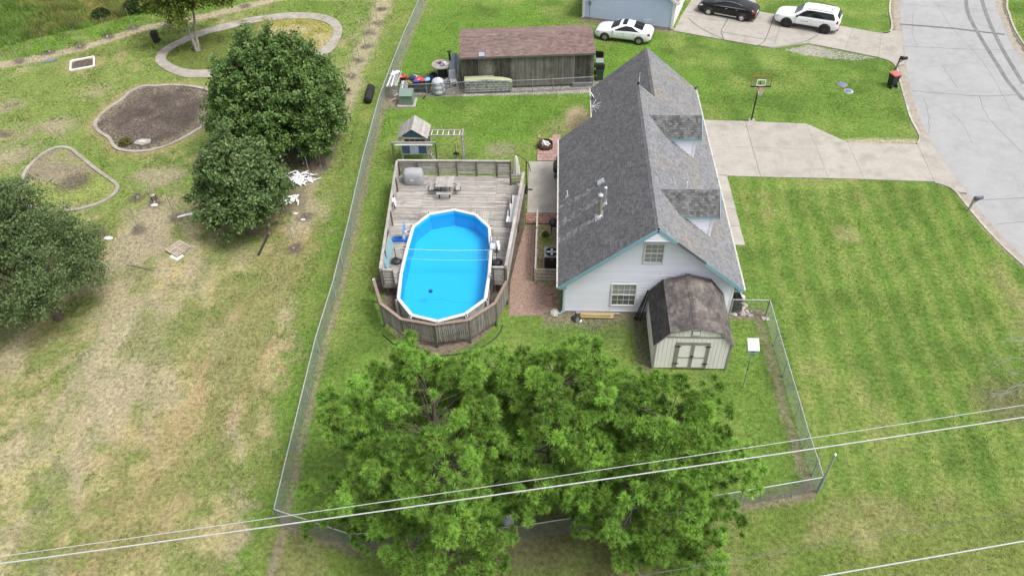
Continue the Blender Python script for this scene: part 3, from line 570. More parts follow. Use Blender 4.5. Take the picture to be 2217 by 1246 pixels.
pebbles('white_gravel', [(18.5, 59.2), (20.5, 60.1), (25.4, 57.85), (23.7, 57.5), (21.9, 57.7), (20.6, 58.2)], 1900, 'gravel_white', .015, .045, 3)
pebbles('grey_gravel', [(-7, 51.9), (3.2, 52.5), (3.2, 53.6), (-6.8, 53.)], 4500, 'gravel_white', .015, .04, 4)
pebbles('soil_clods', BED1, 2600, 'dark_soil', .03, .11, 5, -.06)

# ================================================================== BUILDINGS
def clip(poly, a, b, c):
    out = []; n = len(poly)
    for i in range(n):
        p, q = poly[i], poly[(i+1) % n]; dp = a*p[0]+b*p[1]-c; dq = a*q[0]+b*q[1]-c
        if dp <= 1e-9: out.append(p)
        if (dp < -1e-9 and dq > 1e-9) or (dp > 1e-9 and dq < -1e-9):
            t = dp/(dp-dq); out.append((p[0]+(q[0]-p[0])*t, p[1]+(q[1]-p[1])*t))
    return out
def band(poly, v0, v1): return clip(clip(poly, 0, 1, v1), 0, -1, -v0)
def siding(parent, o, P0, U, N, poly, course, mat, holes=(), name='siding_board', t0=.005, t1=.042, V=(0, 0, 1)):
    U, N, P0, V = Vector(U), Vector(N), Vector(P0), Vector(V); vm = max(p[1] for p in poly); v = min(p[1] for p in poly)
    while v < vm-.01:
        w = min(v+course, vm); bands = [band(poly, v, w)]
        for (a, c, b_, d) in holes:      # u0,u1,v0,v1
            if w > b_+.02 and v < d-.02:
                bands = [x for q in bands for x in (clip(q, 1, 0, a), clip(q, -1, 0, -c)) if len(x) > 2]
        for q in bands:
            if len(q) < 3: continue
            fr = [P0+U*x+V*y+N*(t1+(t0-t1)*(y-v)/course) for x, y in q]; bk = [P0+U*x+V*y for x, y in q]; n = len(q); m = MB(o)
            m.add(bk+fr, [tuple(range(n))[::-1], tuple(range(n, 2*n))]+[(i, (i+1) % n, n+(i+1) % n, n+i) for i in range(n)]); m.build(name, mat, parent)
        v = w
def shingles(parent, o, P0, U, V, poly, course, tab, mat, seed=1, t=.02, name='shingles', pick=None, vary=.35):
    """overlapping tabs laid course by course on one roof plane, joined as one part per material"""
    P0, U, V = Vector(P0), Vector(U).normalized(), Vector(V).normalized(); N = U.cross(V); r = random.Random(seed); ms = {}
    if N.z < 0: N = -N
    u0, u1 = min(p[0] for p in poly), max(p[0] for p in poly); v, vm = min(p[1] for p in poly), max(p[1] for p in poly); k = 0
    while v < vm-.01:
        bp = band(poly, v, min(vm, v+course*1.12))
        if len(bp) > 2:
            x = u0-r.random()*tab
            while x < u1:
                w = tab*(1+r.uniform(-vary, vary)); q = clip(clip(bp, 1, 0, x+w-.008), -1, 0, -x)
                if len(q) > 2:
                    th = t*(r.uniform(.75, 1.35)); mt = pick(x, v) if pick else mat; m = ms.setdefault(mt, MB(o)); n = len(q)
                    top = [P0+U*a+V*b_+N*(.004+th*(1-.85*(b_-v)/(course*1.12))) for a, b_ in q]; bot = [P0+U*a+V*b_ for a, b_ in q]
                    f = [tuple(range(n, 2*n)) if (U.cross(V)).z > 0 else tuple(range(n, 2*n))[::-1]]
                    for i in range(n):
                        j = (i+1) % n
                        if q[i][1] < v+course*.5 or q[j][1] < v+course*.5: f.append((i, j, n+j, n+i))
                    m.add(bot+top, f)
                x += w
        v += course; k += 1
    for mt, m in ms.items(): tag(m.build(name, mt, parent), kind='stuff')
def ridge_caps(parent, o, a, b, dn, ang, mat, step=.2, w=.17, name='ridge_cap', stuff=True):
    a, b = Vector(a), Vector(b); d = (b-a).normalized(); dn = Vector(dn); n = int((b-a).length/step); m = MB(o); dz = Vector((0, 0, -math.tan(ang)))
    for i in range(n):
        p = a+d*(i*step); q = p+d*(step*1.2); h0, h1 = Vector((0, 0, .035)), Vector((0, 0, .02))
        m.add([p+h0, q+h1, q+h1+(dn+dz)*w, p+h0+(dn+dz)*w, p+h0+(-dn+dz)*w, q+h1+(-dn+dz)*w], [(0, 1, 2, 3), (0, 4, 5, 1), (0, 3, 4)])
    tag(m.build(name, mat, parent), kind='stuff')
def sash_window(parent, o, P0, U, N, w, h, cols, rows=2, name='window'):
    """P0 = lower left corner on the wall plane"""
    P0, U, N = Vector(P0), Vector(U), Vector(N); Z = Vector((0, 0, 1)); m = MB(o); fw = .075
    def bar(m, u0, v0, u1, v1, t, dpt, off=0): m.beam(P0+U*u0+Z*v0+N*off, P0+U*u1+Z*v1+N*off, dpt, t, up=N.cross(Vector((U*(u1-u0)+Z*(v1-v0))).normalized()))
    for (a, b_, c, d) in ((-fw/2, -fw, -fw/2, h+fw), (w+fw/2, -fw, w+fw/2, h+fw), (0, h+fw/2, w, h+fw/2), (0, -fw/2, w, -fw/2)): bar(m, a, b_, c, d, fw, .07, .035)
    fr = m.build(name, 'trim_white', parent)
    m = MB(o); bar(m, 0, h/2, w, h/2, .06, .05, .03); m.build('meeting_rail', 'trim_white', fr)
    for s in range(2):
        v0, v1 = s*h/2, (s+1)*h/2; m = MB(o); m.slab([P0+U*a+Z*b_+N*(.012+.012*s) for a, b_ in ((0, v0), (w, v0), (w, v1), (0, v1))], N, .01); m.build('pane', 'window_curtain' if s == 1 or cols == 3 else 'window_glass', fr)
        m = MB(o); f = .025+.012*s
        for i in range(1, cols): bar(m, w*i/cols, v0, w*i/cols, v1, .022, .012, f)
        for i in range(1, rows): bar(m, 0, v0+(v1-v0)*i/rows, w, v0+(v1-v0)*i/rows, .022, .008, f)
        m.build('muntin', 'trim_white', fr)
    return fr

# ---------------------------------------------------------------- the grey-roofed house
HO = (5.03, 29.29, 0); house = thing('house', 'white-sided house with long grey shingle roof, two dormers and blue trim', 'house', HO)
KS = .8386; RX, RZ = 5.03, 6.4; EZ = 2.45; X0, X1 = .32, 9.74; WX0, WX1 = .68, 9.38; Y0, Y1, Y2 = 28.66, 42.25, 48.7
zr = lambda x: RZ-abs(x-RX)*KS
m = MB(HO); g = [(WX0, 29.29), (WX1, 29.29), (WX1, 42.0), (WX0, 42.0)]
def gable_solid(m, xa, xb, ya, yb, xr, zt, drop=.16):
    za = zt-(xr-xa)*KS-drop; zb = zt-(xb-xr)*KS-drop; p = [(xa, 0), (xb, 0), (xb, zb), (xr, zt-drop), (xa, za)]
    vs = [(x, ya, z) for x, z in p]+[(x, yb, z) for x, z in p]; m.add(vs, [(0, 1, 2, 3, 4), (9, 8, 7, 6, 5)]+[((i+1) % 5, i, 5+i, 5+(i+1) % 5) for i in range(5)])
gable_solid(m, WX0+.005, WX1-.005, 29.3, 42.0, RX, RZ); gable_solid(m, 2.86, WX1-.01, 42.0, 48.3, 6.1, 5.503, .17)
wall = m.build('wall', 'siding_white', house)
W1 = (3.17, 4.37, .62, 2.12); W2 = (4.63, 5.52, 3.7, 4.9)
gp = [(WX0, .12), (WX1, .12), (WX1, zr(WX1)-.2), (RX, RZ-.2), (WX0, zr(WX0)-.2)]
siding(wall, HO, (0, 29.3, 0), (1, 0, 0), (0, -1, 0), gp, .2, 'siding_white', [(a-.05, b_+.05, c-.06, d+.06) for a, b_, c, d in (W1, W2)])
siding(wall, HO, (WX0, 42, 0), (0, -1, 0), (-1, 0, 0), [(0, .12), (12.7, .12), (12.7, 2.5), (0, 2.5)], .2, 'siding_white')
siding(wall, HO, (WX1, 29.3, 0), (0, 1, 0), (1, 0, 0), [(0, .12), (19, .12), (19, 2.5), (0, 2.5)], .2, 'siding_white')
siding(wall, HO, (2.86, 48.3, 0), (0, -1, 0), (-1, 0, 0), [(0, .12), (6.3, .12), (6.3, 2.5), (0, 2.5)], .2, 'siding_white')
for x in (WX0-.02, WX1+.02): MB(HO).box((x, 29.3, 1.3), (.11, .11, 2.6)).build('corner_trim', 'trim_white', house)
m = MB(HO); m.box(((WX0+WX1)/2, 35.6, .05), (WX1-WX0+.05, 12.7, .13)); m.box((6.1, 45.2, .05), (6.5, 6.25, .12)); m.build('foundation', 'dirt_stone', house)
sash_window(house, HO, (W1[0], 29.29, W1[2]), (1, 0, 0), (0, -1, 0), W1[1]-W1[0], W1[3]-W1[2], 4); sash_window(house, HO, (W2[0], 29.29, W2[2]), (1, 0, 0), (0, -1, 0), W2[1]-W2[0], W2[3]-W2[2], 3)
# roof decks
roof = MB(HO); cs = math.atan(KS); nl = Vector((-math.sin(cs), 0, math.cos(cs))); nr = Vector((math.sin(cs), 0, math.cos(cs)))
roof.slab([(X0, Y0, EZ), (RX, Y0, RZ), (RX, Y1, RZ), (X0, Y1, EZ)][::-1], nl, .11); roof.slab([(X1, Y0, EZ), (X1, Y1, EZ), (RX, Y1, RZ), (RX, Y0, RZ)], nr, .11)
BZ = 5.503; BX = 6.1; BE = BZ-(BX-2.5)*KS
roof.slab([(X1, Y1, EZ), (X1, Y2, EZ), (BX, Y2, BZ), (BX, Y1, BZ)], nr, .11); roof.slab([(2.5, 42.0, BE), (BX, 42.0, BZ), (BX, Y2, BZ), (2.5, Y2, BE)][::-1], nl, .11)
roof = roof.build('roof', 'shingle_dark', house)
sl_ = math.hypot(1, KS); LV = (RX-X0)*sl_
streaks = [(33.65, .25), (32.3, .22), (35.02, .2)]
def pickL(u, v):
    y = Y0+u+.1
    for ys, w in streaks:
        lim = (2.45-X0)*sl_
        if abs(y-ys) < w*(.7+.5*(1-v/lim)) and v < lim and random.Random(int(u*30)*77+int(v*40)).random() < .45+.5*v/lim: return 'shingle_clean'
    return 'shingle_dark'
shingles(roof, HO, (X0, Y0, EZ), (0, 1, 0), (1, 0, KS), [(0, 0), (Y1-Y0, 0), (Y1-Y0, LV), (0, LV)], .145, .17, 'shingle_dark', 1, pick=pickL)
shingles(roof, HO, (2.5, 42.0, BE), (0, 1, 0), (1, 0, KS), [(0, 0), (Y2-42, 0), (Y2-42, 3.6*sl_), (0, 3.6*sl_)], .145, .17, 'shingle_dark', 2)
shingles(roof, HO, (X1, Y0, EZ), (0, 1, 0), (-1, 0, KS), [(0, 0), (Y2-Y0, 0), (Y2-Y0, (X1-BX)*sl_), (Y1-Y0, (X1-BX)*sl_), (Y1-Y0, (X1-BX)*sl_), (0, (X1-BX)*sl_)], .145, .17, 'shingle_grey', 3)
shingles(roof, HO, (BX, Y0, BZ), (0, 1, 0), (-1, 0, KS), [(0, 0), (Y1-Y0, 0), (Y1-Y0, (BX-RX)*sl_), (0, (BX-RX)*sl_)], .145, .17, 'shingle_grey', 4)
ridge_caps(roof, HO, (RX, Y0, RZ), (RX, Y1, RZ), (1, 0, 0), cs, 'shingle_grey'); ridge_caps(roof, HO, (BX, Y1, BZ), (BX, Y2, BZ), (1, 0, 0), cs, 'shingle_grey')
# rake boards, pediment, soffit
def rake(xa, xb, y, mat, name, h=.2, dz=-.12): m = MB(HO); m.beam((xa, y, zr(xa)+dz), (xb, y, zr(xb)+dz), .03, h, (0, -1, 0) if False else (0, 0, 1)); m.build(name, mat, house)
rake(X0+.02, RX, Y0-.012, 'trim_blue', 'rake_board'); rake(RX, 5.98, Y0-.012, 'trim_blue', 'rake_board'); rake(7.54, X1-.02, Y0-.012, 'trim_blue', 'rake_board')
m = MB(HO); m.slab([(4.22, 28.7, 5.6), (5.84, 28.7, 5.6), (RX, 28.7, 6.28)], (0, -1, 0), .5); ped = m.build('pediment', 'siding_white', house)
siding(ped, HO, (0, 28.7, 0), (1, 0, 0), (0, -1, 0), [(4.22, 5.6), (5.84, 5.6), (RX, 6.28)], .16, 'siding_white')
m = MB(HO); m.beam((4.2, 28.69, 5.58), (5.86, 28.69, 5.58), .05, .05); m.build('pediment_trim', 'trim_white', house)
MB(HO).box((X0+.2, 28.98, EZ-.12), (.42, .6, .16)).build('eave_return', 'trim_blue', house); MB(HO).box((X1-.2, 28.98, EZ-.12), (.42, .6, .16)).build('eave_return', 'trim_blue', house)
m = MB(HO); m.slab([(X0+.05, Y0+.03, EZ-.135), (RX, Y0+.03, RZ-.17), (RX, 29.28, RZ-.17), (X0+.05, 29.28, EZ-.135)], -nl, .015); m.slab([(X1-.05, Y0+.03, EZ-.135), (RX, Y0+.03, RZ-.17), (RX, 29.28, RZ-.17), (X1-.05, 29.28, EZ-.135)][::-1], -nr, .015); m.build('soffit', 'soffit', house)
# gutters with straps, downspout
for (x, y0, y1, z) in ((X0-.05, Y0, Y1, EZ), (X1+.05, Y0, Y2, EZ), (2.45, Y1, Y2, BE)):
    m = MB(HO); m.box((x, (y0+y1)/2, z-.06), (.11, y1-y0, .1)); gt = m.build('gutter', 'gutter_white', house); yy = y0+.3
    while yy < y1: piece('gutter_strap', 'gutter_white', gt, (x-HO[0]+(.05 if x < 5 else -.05), yy-HO[1], z+.012), (.2, .03, .02)); yy += 1.15
m = MB(HO); m.path([(X0-.02, 28.78, 2.36), (X0+.05, 28.85, 2.2), (.6, 29.18, 2.05), (.6, 29.18, .25), (.5, 29.1, .1), (.2, 28.98, .06)], .045, 6); m.build('downspout', 'box_blue', house)
# dormers
for yr_, wn in ((39.31, 1), (32.2, 2)):
    RZd, EZd, hw = 6.05, 5.17, 1.1; d = MB(HO); xs, xe = 5.45, 8.49; xe0 = RX+(RZ-EZd)/KS; nn = Vector((0, -(RZd-EZd), hw)).normalized(); nf = Vector((0, (RZd-EZd), hw)).normalized()
    for sgn, nv in ((-1, nn), (1, nf)):
        p = [(xs, yr_, RZd), (xe0, yr_+sgn*hw, EZd), (xe, yr_+sgn*hw, EZd), (xe, yr_, RZd)]; d.slab(p if sgn < 0 else p[::-1], nv, .09)
    dr = d.build('dormer', 'shingle_dormer', house); sd_ = math.hypot(hw, RZd-EZd)
    for sgn in (-1, 1): shingles(dr, HO, (xs, yr_+sgn*hw, EZd), (1, 0, 0), (0, -sgn*hw, RZd-EZd), [(xe0-xs, 0), (xe-xs, 0), (xe-xs, sd_), (0, sd_)], .14, .16, 'shingle_dormer', 20+wn)
    ridge_caps(dr, HO, (xs, yr_, RZd), (xe, yr_, RZd), (0, 1, 0), math.atan(.8), 'shingle_dormer', .22, .14)
    m = MB(HO); zb = zr(8.13)
    for sgn in (-1, 1):
        yc = yr_+sgn*.93; m.slab([(xe0, yc, EZd+.02), (8.13, yc, EZd+.02), (8.13, yc, zb)][::(1 if sgn < 0 else -1)], (0, sgn, 0), .06)
    m.slab([(8.13, yr_-.93, zb), (8.13, yr_+.93, zb), (8.13, yr_+.93, EZd+.02), (8.13, yr_, RZd-.1), (8.13, yr_-.93, EZd+.02)], (1, 0, 0), .06); dw = m.build('dormer_wall', 'siding_white', house)
    for sgn in (-1, 1): siding(dw, HO, (0, yr_+sgn*.93, 0), (1, 0, 0), (0, sgn, 0), [(xe0+.05, EZd), (8.13, EZd), (8.13, zb)], .16, 'siding_white')
    m = MB(HO)
    for sgn in (-1, 1):
        m.beam((xe0+.03, yr_+sgn*(hw-.01), EZd-.06), (xe, yr_+sgn*(hw-.01), EZd-.06), .03, .13); m.beam((xe-.01, yr_+sgn*hw, EZd-.05), (xe-.01, yr_, RZd-.05), .03, .14)
    m.build('dormer_fascia', 'trim_blue', house)
    for sgn in (-1, 1): MB(HO).box((8.12, yr_+sgn*.94, (zb+EZd)/2), (.14, .09, EZd-zb)).build('dormer_corner', 'trim_white', house)
    sash_window(house, HO, (8.135, yr_-.4, 4.15), (0, 1, 0), (1, 0, 0), .8, .95, 3)
# roof vents
def vent(x, y, h, r, mat, capm, cap=True, flash=.3):
    z = zr(x); m = MB(HO); m.tube((x, y, z-.1), (x, y, z+h), r, n=12); v = m.build('vent_pipe', mat, house)
    if cap: m = MB(HO); m.lathe([(r*1.35, 0), (r*1.5, .03), (r*1.45, .12), (r*.8, .16), (.01, .17)], (x, y, z+h), 14); m.build('vent_cap', capm, v)
    q = Vector((1, 0, KS)).normalized()*(1 if x < RX else 1); 
    sg = 1 if x < RX else -1; m = MB(HO); U = Vector((sg, 0, KS)).normalized()*flash; c = Vector((x, y, z+.03)); Yv = Vector((0, flash, 0)); m.slab([c-U-Yv, c+U*.8-Yv, c+U*.8+Yv, c-U+Yv][::sg], nl if sg > 0 else nr, .012); m.lathe([(r*2, .0), (r*1.1, .14)], (x, y, z), 12, cap=False); m.build('flashing', 'metal_vent', v)
vent(2.45, 32.27, 1.3, .1, 'vent_old', 'metal_vent'); vent(2.74, 33.03, .95, .07, 'metal_vent', 'metal_vent', flash=.24)
vent(.79, 35.8, .38, .035, 'white_plastic', 'white_plastic', False, .13); vent(7.22, 34.44, .35, .035, 'white_plastic', 'white_plastic', False, .12)
m = MB(HO); c = Vector((2.57, 35., zr(2.57)+.16)); U = Vector((1, 0, KS)).normalized()*.2; Yv = Vector((0, .2, 0)); m.slab([c-U-Yv, c+U-Yv, c+U+Yv, c-U+Yv], nl, .14); m.build('box_vent', 'metal_vent', house)
# dish, aerial, roof-ridge fitting
dish = thing('satellite_dish', 'white satellite dish on the back eave of the house', 'satellite dish', (2.45, 47.3, 2.45)); m = MB()
m.lathe([(.02, .06), (.2, .04), (.36, 0), (.38, .0)], (0, 0, 0), 16, cap=False); m.lathe([(.385, .005), (.2, .055), (.02, .075)], (0, 0, 0), 16, cap=False); dd = m.build('reflector', 'white_plastic', dish); dd.rotation_euler = (R(-12), R(62), 0); dd.scale = (.8, .8, .8); dd.location = (.08, 0, .32)
m = MB(); m.tube((0, 0, -.3), (.05, 0, .3), .025); m.path([(.12, 0, .15), (.5, -.1, .25), (.6, -.12, .42)], .018); m.box((.62, -.12, .46), (.1, .09, .09)); m.build('feed_arm', 'white_plastic', dish)
ae = thing('roof_aerial', 'small spiky aerial below the satellite dish', 'aerial', (2.5, 45.6, 2.4)); m = MB(); m.tube((0, 0, -.1), (0, 0, .55), .02)
for a in range(5): m.tube((0, 0, .5), (.7*math.cos(a*.6-1.2), .5*math.sin(a*.6-1.2), .35+.1*a), .012, n=5)
m.build('rods', 'white_plastic', ae)
wv = thing('ridge_aerial', 'thin white whip aerial at the far end of the main ridge', 'aerial', (RX, Y1+.03, RZ)); m = MB(); m.tube((0, 0, -.2), (.02, .02, .75), .025, .008, 6); m.build('whip', 'white_plastic', wv); m = MB(); m.box((-.03, 0, .05), (.12, .12, .2)); m.build('bracket', 'black_metal', wv)
lmp = thing('eave_lamp', 'dark floodlight on the far street-side eave corner', 'lamp', (9.72, 48.6, 2.5)); m = MB(); m.box((0, 0, .05), (.14, .14, .12)); m.tube((0, 0, .05), (.1, 0, .22), .02); m.build('lamp_base', 'black_metal', lmp); m = MB(); m.lathe([(.05, 0), (.1, .14)], (.12, 0, .18), 10, axis='x'); m.build('lamp_head', 'soffit', lmp)

# ---------------------------------------------------------------- long weathered barn
BO = (-7.03, 52.81, 0); ba = math.atan2(.72, 9.9); barn = thing('barn', 'long weathered plank barn with faded red shingle roof', 'barn', BO, ba); BL = 9.92; BD = 4.4; BZ0, BZ1 = 2.72, 3.34; ov = .14
m = MB(); m.add([(.03, .03, .18), (BL-.03, .03, .18), (BL-.03, BD, .18), (.03, BD, .18), (.03, .03, 2.66), (BL-.03, .03, 2.66), (BL-.03, BD, 2.66), (.03, BD, 2.66), (.03, BD/2, 3.25), (BL-.03, BD/2, 3.25)], [(0, 1, 5, 4), (2, 3, 7, 6), (1, 2, 6, 9, 5), (3, 0, 4, 8, 7), (3, 2, 1, 0), (4, 5, 9, 8), (6, 7, 8, 9)]); bw = m.build('wall', 'dark_void', barn)
_defs['barn_plank_dark'] = dict(_defs['barn_plank'], c1=(.085, .083, .066), c2=(.05, .049, .04), c3=(.13, .127, .1)); _defs['barn_plank_pale'] = dict(_defs['barn_plank'], c1=(.17, .165, .14), c2=(.115, .112, .093))
pans = ['barn_plank_dark', 'barn_plank_pale', 'barn_plank_dark', 'barn_plank', 'barn_plank', 'barn_plank_pale', 'barn_plank', 'barn_plank_dark', 'barn_plank']; n = 104; rb = random.Random(3)
for i in range(n):
    x = (i+.5)*BL/n; k = pans[min(8, int(i/n*8.2))]; zb = .2+rb.uniform(-.06, .03); piece('plank', k, bw, (x, -.005+rb.uniform(-.006, .006), (zb+2.66)/2), (BL/n-.012, .03, 2.66-zb))
for i in range(20):
    for sx in (-.005, BL+.005): zt = 2.66+.58*(1-abs((i+.5)/20-.5)*2); piece('plank', 'barn_plank', bw, (sx, (i+.5)*BD/20, (zt+.2)/2), (.03, BD/20-.012, zt-.2))
m = MB(); ns_ = Vector((0, -(BZ1-BZ0), BD/2+ov)).normalized(); nb_ = Vector((0, (BZ1-BZ0), BD/2+ov)).normalized()
m.slab([(-.1, -ov, BZ0), (BL+.1, -ov, BZ0), (BL+.1, BD/2, BZ1), (-.1, BD/2, BZ1)], ns_, .07); m.slab([(-.1, BD+ov, BZ0), (-.1, BD/2, BZ1), (BL+.1, BD/2, BZ1), (BL+.1, BD+ov, BZ0)], nb_, .07); br = m.build('roof', 'barn_trim', barn)
sb_ = math.hypot(BD/2+ov, BZ1-BZ0)
shingles(br, (0, 0, 0), (-.1, -ov, BZ0), (1, 0, 0), (0, BD/2+ov, BZ1-BZ0), [(0, 0), (BL+.2, 0), (BL+.2, sb_), (0, sb_)], .15, .3, 'shingle_red', 6, vary=.15); shingles(br, (0, 0, 0), (-.1, BD+ov, BZ0), (1, 0, 0), (0, -BD/2-ov, BZ1-BZ0), [(0, 0), (BL+.2, 0), (BL+.2, sb_), (0, sb_)], .15, .3, 'shingle_red', 7, vary=.15)
ridge_caps(br, (0, 0, 0), (-.1, BD/2, BZ1), (BL+.1, BD/2, BZ1), (0, 1, 0), math.atan(.26), 'shingle_red', .25, .17)
m = MB(); m.beam((-.1, -ov-.012, BZ0-.07), (BL+.1, -ov-.012, BZ0-.07), .03, .12); m.build('fascia', 'barn_trim', barn)
m = MB(); m.box((BL-.8, -.1, .12), (1.5, .2, .4)); m.build('skid_block', 'soffit', barn)
m = MB(); c = Vector((1.55, .1, BZ0+.13)); m.slab([c+Vector(v) for v in ((-.2, -.22, -.06), (.22, -.22, -.06), (.22, .2, .06), (-.2, .2, .06))], (0, -.27, 1), .01); m.build('roof_patch', 'tarp', barn)

# ---------------------------------------------------------------- small gambrel shed
SO = (6.9, 25.42, 0); shed = thing('garden_shed', 'beige gambrel-roofed garden shed with double doors', 'shed', SO); sx0, sx1, sy1 = -1.83, 1.85, 3.55
SPR = [(-1.93, 1.78), (-1.22, 2.72), (.02, 3.07), (1.22, 2.74), (1.95, 1.8)]
m = MB(); prof = [(sx0, .06), (sx1, .06), (sx1, 1.86), (1.17, 2.66), (.02, 2.99), (-1.17, 2.64), (sx0, 1.84)]; n = len(prof)
m.add([(x, .02, z) for x, z in prof]+[(x, sy1, z) for x, z in prof], [tuple(range(n)), tuple(range(n, 2*n))[::-1]]+[((i+1) % n, i, n+i, n+(i+1) % n) for i in range(n)]); sw = m.build('wall', 'shed_trim', shed)
def vplanks(parent, P0, U, N, poly, w, mat, gap=.014, name='plank', o=(0, 0, 0)):
    U, N, P0 = Vector(U), Vector(N), Vector(P0); u = min(p[0] for p in poly); um = max(p[0] for p in poly)
    while u < um-.02:
        q = clip(clip(poly, 1, 0, min(um, u+w-gap)), -1, 0, -u)
        if len(q) > 2: m = MB(o); m.slab([P0+U*a+Vector((0, 0, b_))+N*.022 for a, b_ in q], N, .022); m.build(name, mat, parent)
        u += w
vplanks(sw, (0, .02, 0), (1, 0, 0), (0, -1, 0), [(sx0, .06), (sx1, .06), (sx1, 1.86), (1.49, 2.28), (-1.5, 2.28), (sx0, 1.84)], .2, 'shed_wall')
vplanks(sw, (0, .02, 0), (1, 0, 0), (0, -1, 0), [(-1.36, 2.4), (1.38, 2.4), (1.17, 2.66), (.02, 2.99), (-1.17, 2.64)], .2, 'shed_wall')
vplanks(sw, (sx0, sy1, 0), (0, -1, 0), (-1, 0, 0), [(0, .06), (sy1-.02, .06), (sy1-.02, 1.84), (0, 1.84)], .2, 'shed_wall'); vplanks(sw, (sx1, .02, 0), (0, 1, 0), (1, 0, 0), [(0, .06), (sy1-.02, .06), (sy1-.02, 1.86), (0, 1.86)], .2, 'shed_wall')
m = MB(); m.box((0, 0, 2.34), (2.86, .04, .09)); m.box((sx0+.03, -.01, .95), (.09, .06, 1.78)); m.box((sx1-.03, -.01, .95), (.09, .06, 1.78)); m.build('trim', 'shed_trim', shed)
dx0, dx1 = -.72, .72
for sgn, xa, xb in ((-1, dx0, -.01), (1, .01, dx1)):
    m = MB(); m.box(((xa+xb)/2, -.012, 1.0), (xb-xa, .03, 1.78)); dv = m.build('door', 'shed_wall', shed); m = MB()
    m.box((xa+.04, -.034, 1.0), (.075, .02, 1.78)); m.box((xb-.04, -.034, 1.0), (.075, .02, 1.78)); m.box(((xa+xb)/2, -.034, 1.85), (xb-xa-.15, .018, .08)); m.box(((xa+xb)/2, -.034, .15), (xb-xa-.15, .018, .08)); m.box(((xa+xb)/2, -.034, .9), (xb-xa-.15, .018, .07)); m.build('door_trim', 'shed_trim', dv)
    xo = xa if sgn < 0 else xb
    for z in (1.73, .46): m = MB(); m.box((xo, -.055, z), (.3, .015, .05)); m.box((xo, -.06, z), (.06, .02, .1)); m.build('hinge', 'black_metal', dv)
m = MB(); m.box((.02, -.06, 1.02), (.16, .025, .06)); m.tube((.02, -.06, 1.0), (.02, -.06, .86), .018); m.build('latch', 'black_metal', shed)
m = MB(); m.box((0, -.03, 1.97), (1.62, .04, .09)); m.box((dx0-.06, -.03, 1.0), (.09, .035, 1.85)); m.box((dx1+.06, -.03, 1.0), (.09, .035, 1.85)); m.build('door_frame', 'shed_trim', shed)
m = MB(); m.box((.02, -.03, 2.66), (.42, .03, .34)); vg = m.build('gable_vent', 'shed_trim', shed); m = MB(); m.box((.02, -.05, 2.66), (.34, .02, .26)); m.build('vent_panel', 'trim_white', vg)
m = MB()
for (a, za), (b_, zb) in zip(SPR[:-1], SPR[1:]): nv = Vector((-(zb-za), 0, b_-a)).normalized(); m.slab([(a, -.1, za), (b_, -.1, zb), (b_, sy1+.1, zb), (a, sy1+.1, za)], nv, .06)
sr = m.build('roof', 'shed_trim', shed)
for k, ((a, za), (b_, zb)) in enumerate(zip(SPR[:-1], SPR[1:])):
    L_ = math.hypot(b_-a, zb-za); 
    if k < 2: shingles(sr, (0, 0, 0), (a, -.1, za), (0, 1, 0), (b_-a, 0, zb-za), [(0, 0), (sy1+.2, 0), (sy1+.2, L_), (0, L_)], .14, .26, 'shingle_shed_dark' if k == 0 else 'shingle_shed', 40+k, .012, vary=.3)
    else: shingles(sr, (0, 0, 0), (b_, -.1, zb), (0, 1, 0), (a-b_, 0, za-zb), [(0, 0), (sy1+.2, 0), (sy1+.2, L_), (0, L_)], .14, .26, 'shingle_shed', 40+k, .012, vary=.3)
ridge_caps(sr, (0, 0, 0), (.02, -.1, 3.07), (.02, sy1+.1, 3.07), (1, 0, 0), math.atan(.28), 'shingle_shed', .25, .15)
m = MB()
for (x, z), (x2, z2) in zip(prof[2:6], prof[3:7]): m.beam((x, -.01, z), (x2, -.01, z2), .05, .09, (0, 0, 1))
m.build('rake_trim', 'shed_trim', shed)
# old poles leaning between shed and house
for k, (px, py, qx, qy, qz) in enumerate(((4.55, 28.75, 4.98, 29.0, 2.0), (4.7, 28.7, 5.0, 28.8, 1.9), (4.45, 28.85, 4.97, 29.1, 1.85))):
    o = thing('leaning_pole', ('darkest old pole leaning on the shed corner', 'shorter dark pole leaning between shed and house wall', 'outer dark pole leaning beside the shed eave')[k], 'pole', (px, py, 0), group='poles leaning at the shed'); m = MB((px, py, 0)); m.tube((px, py, 0), (qx, qy, qz), .04, .03, 7); m.build('shaft', 'charcoal', o); m = MB((px, py, 0)); m.tube((px, py, 0), (px+.01, py, .12), .05, n=7); m.build('foot', 'black_metal', o)

# ---------------------------------------------------------------- the blue neighbour house
NO = (9.76, 62.86, 0); na = math.atan2(2.26, -7.38)-math.pi; nh = thing('neighbour_house', 'pale blue sided house with white corner trim behind the white sedan', 'house', NO, na); NW, ND = 7.72, 10.
# local x runs from the driveway corner back west (negative), local y away from the camera
m = MB(); p = [(-NW, 0), (0, 0), (0, 2.6), (-NW/2, 4.85), (-NW, 2.6)]; m.add([(x, .03, z) for x, z in p]+[(x, ND, z) for x, z in p], [(0, 1, 2, 3, 4), (9, 8, 7, 6, 5)]+[((i+1) % 5, i, 5+i, 5+(i+1) % 5) for i in range(5)]); nw = m.build('wall', 'siding_blue', nh)
siding(nw, (0, 0, 0), (0, .03, 0), (1, 0, 0), (0, -1, 0), [(-NW+.02, .2), (-.02, .2), (-.02, 2.6), (-NW/2, 4.83), (-NW+.02, 2.6)], .17, 'siding_blue')
siding(nw, (0, 0, 0), (0, .03, 0), (0, 1, 0), (1, 0, 0), [(0, .2), (ND, .2), (ND, 2.6), (0, 2.6)], .17, 'trim_white')
m = MB(); m.box((-NW/2, ND/2, .06), (NW+.06, ND+.02, .26)); m.build('foundation', 'dirt_stone', nh)
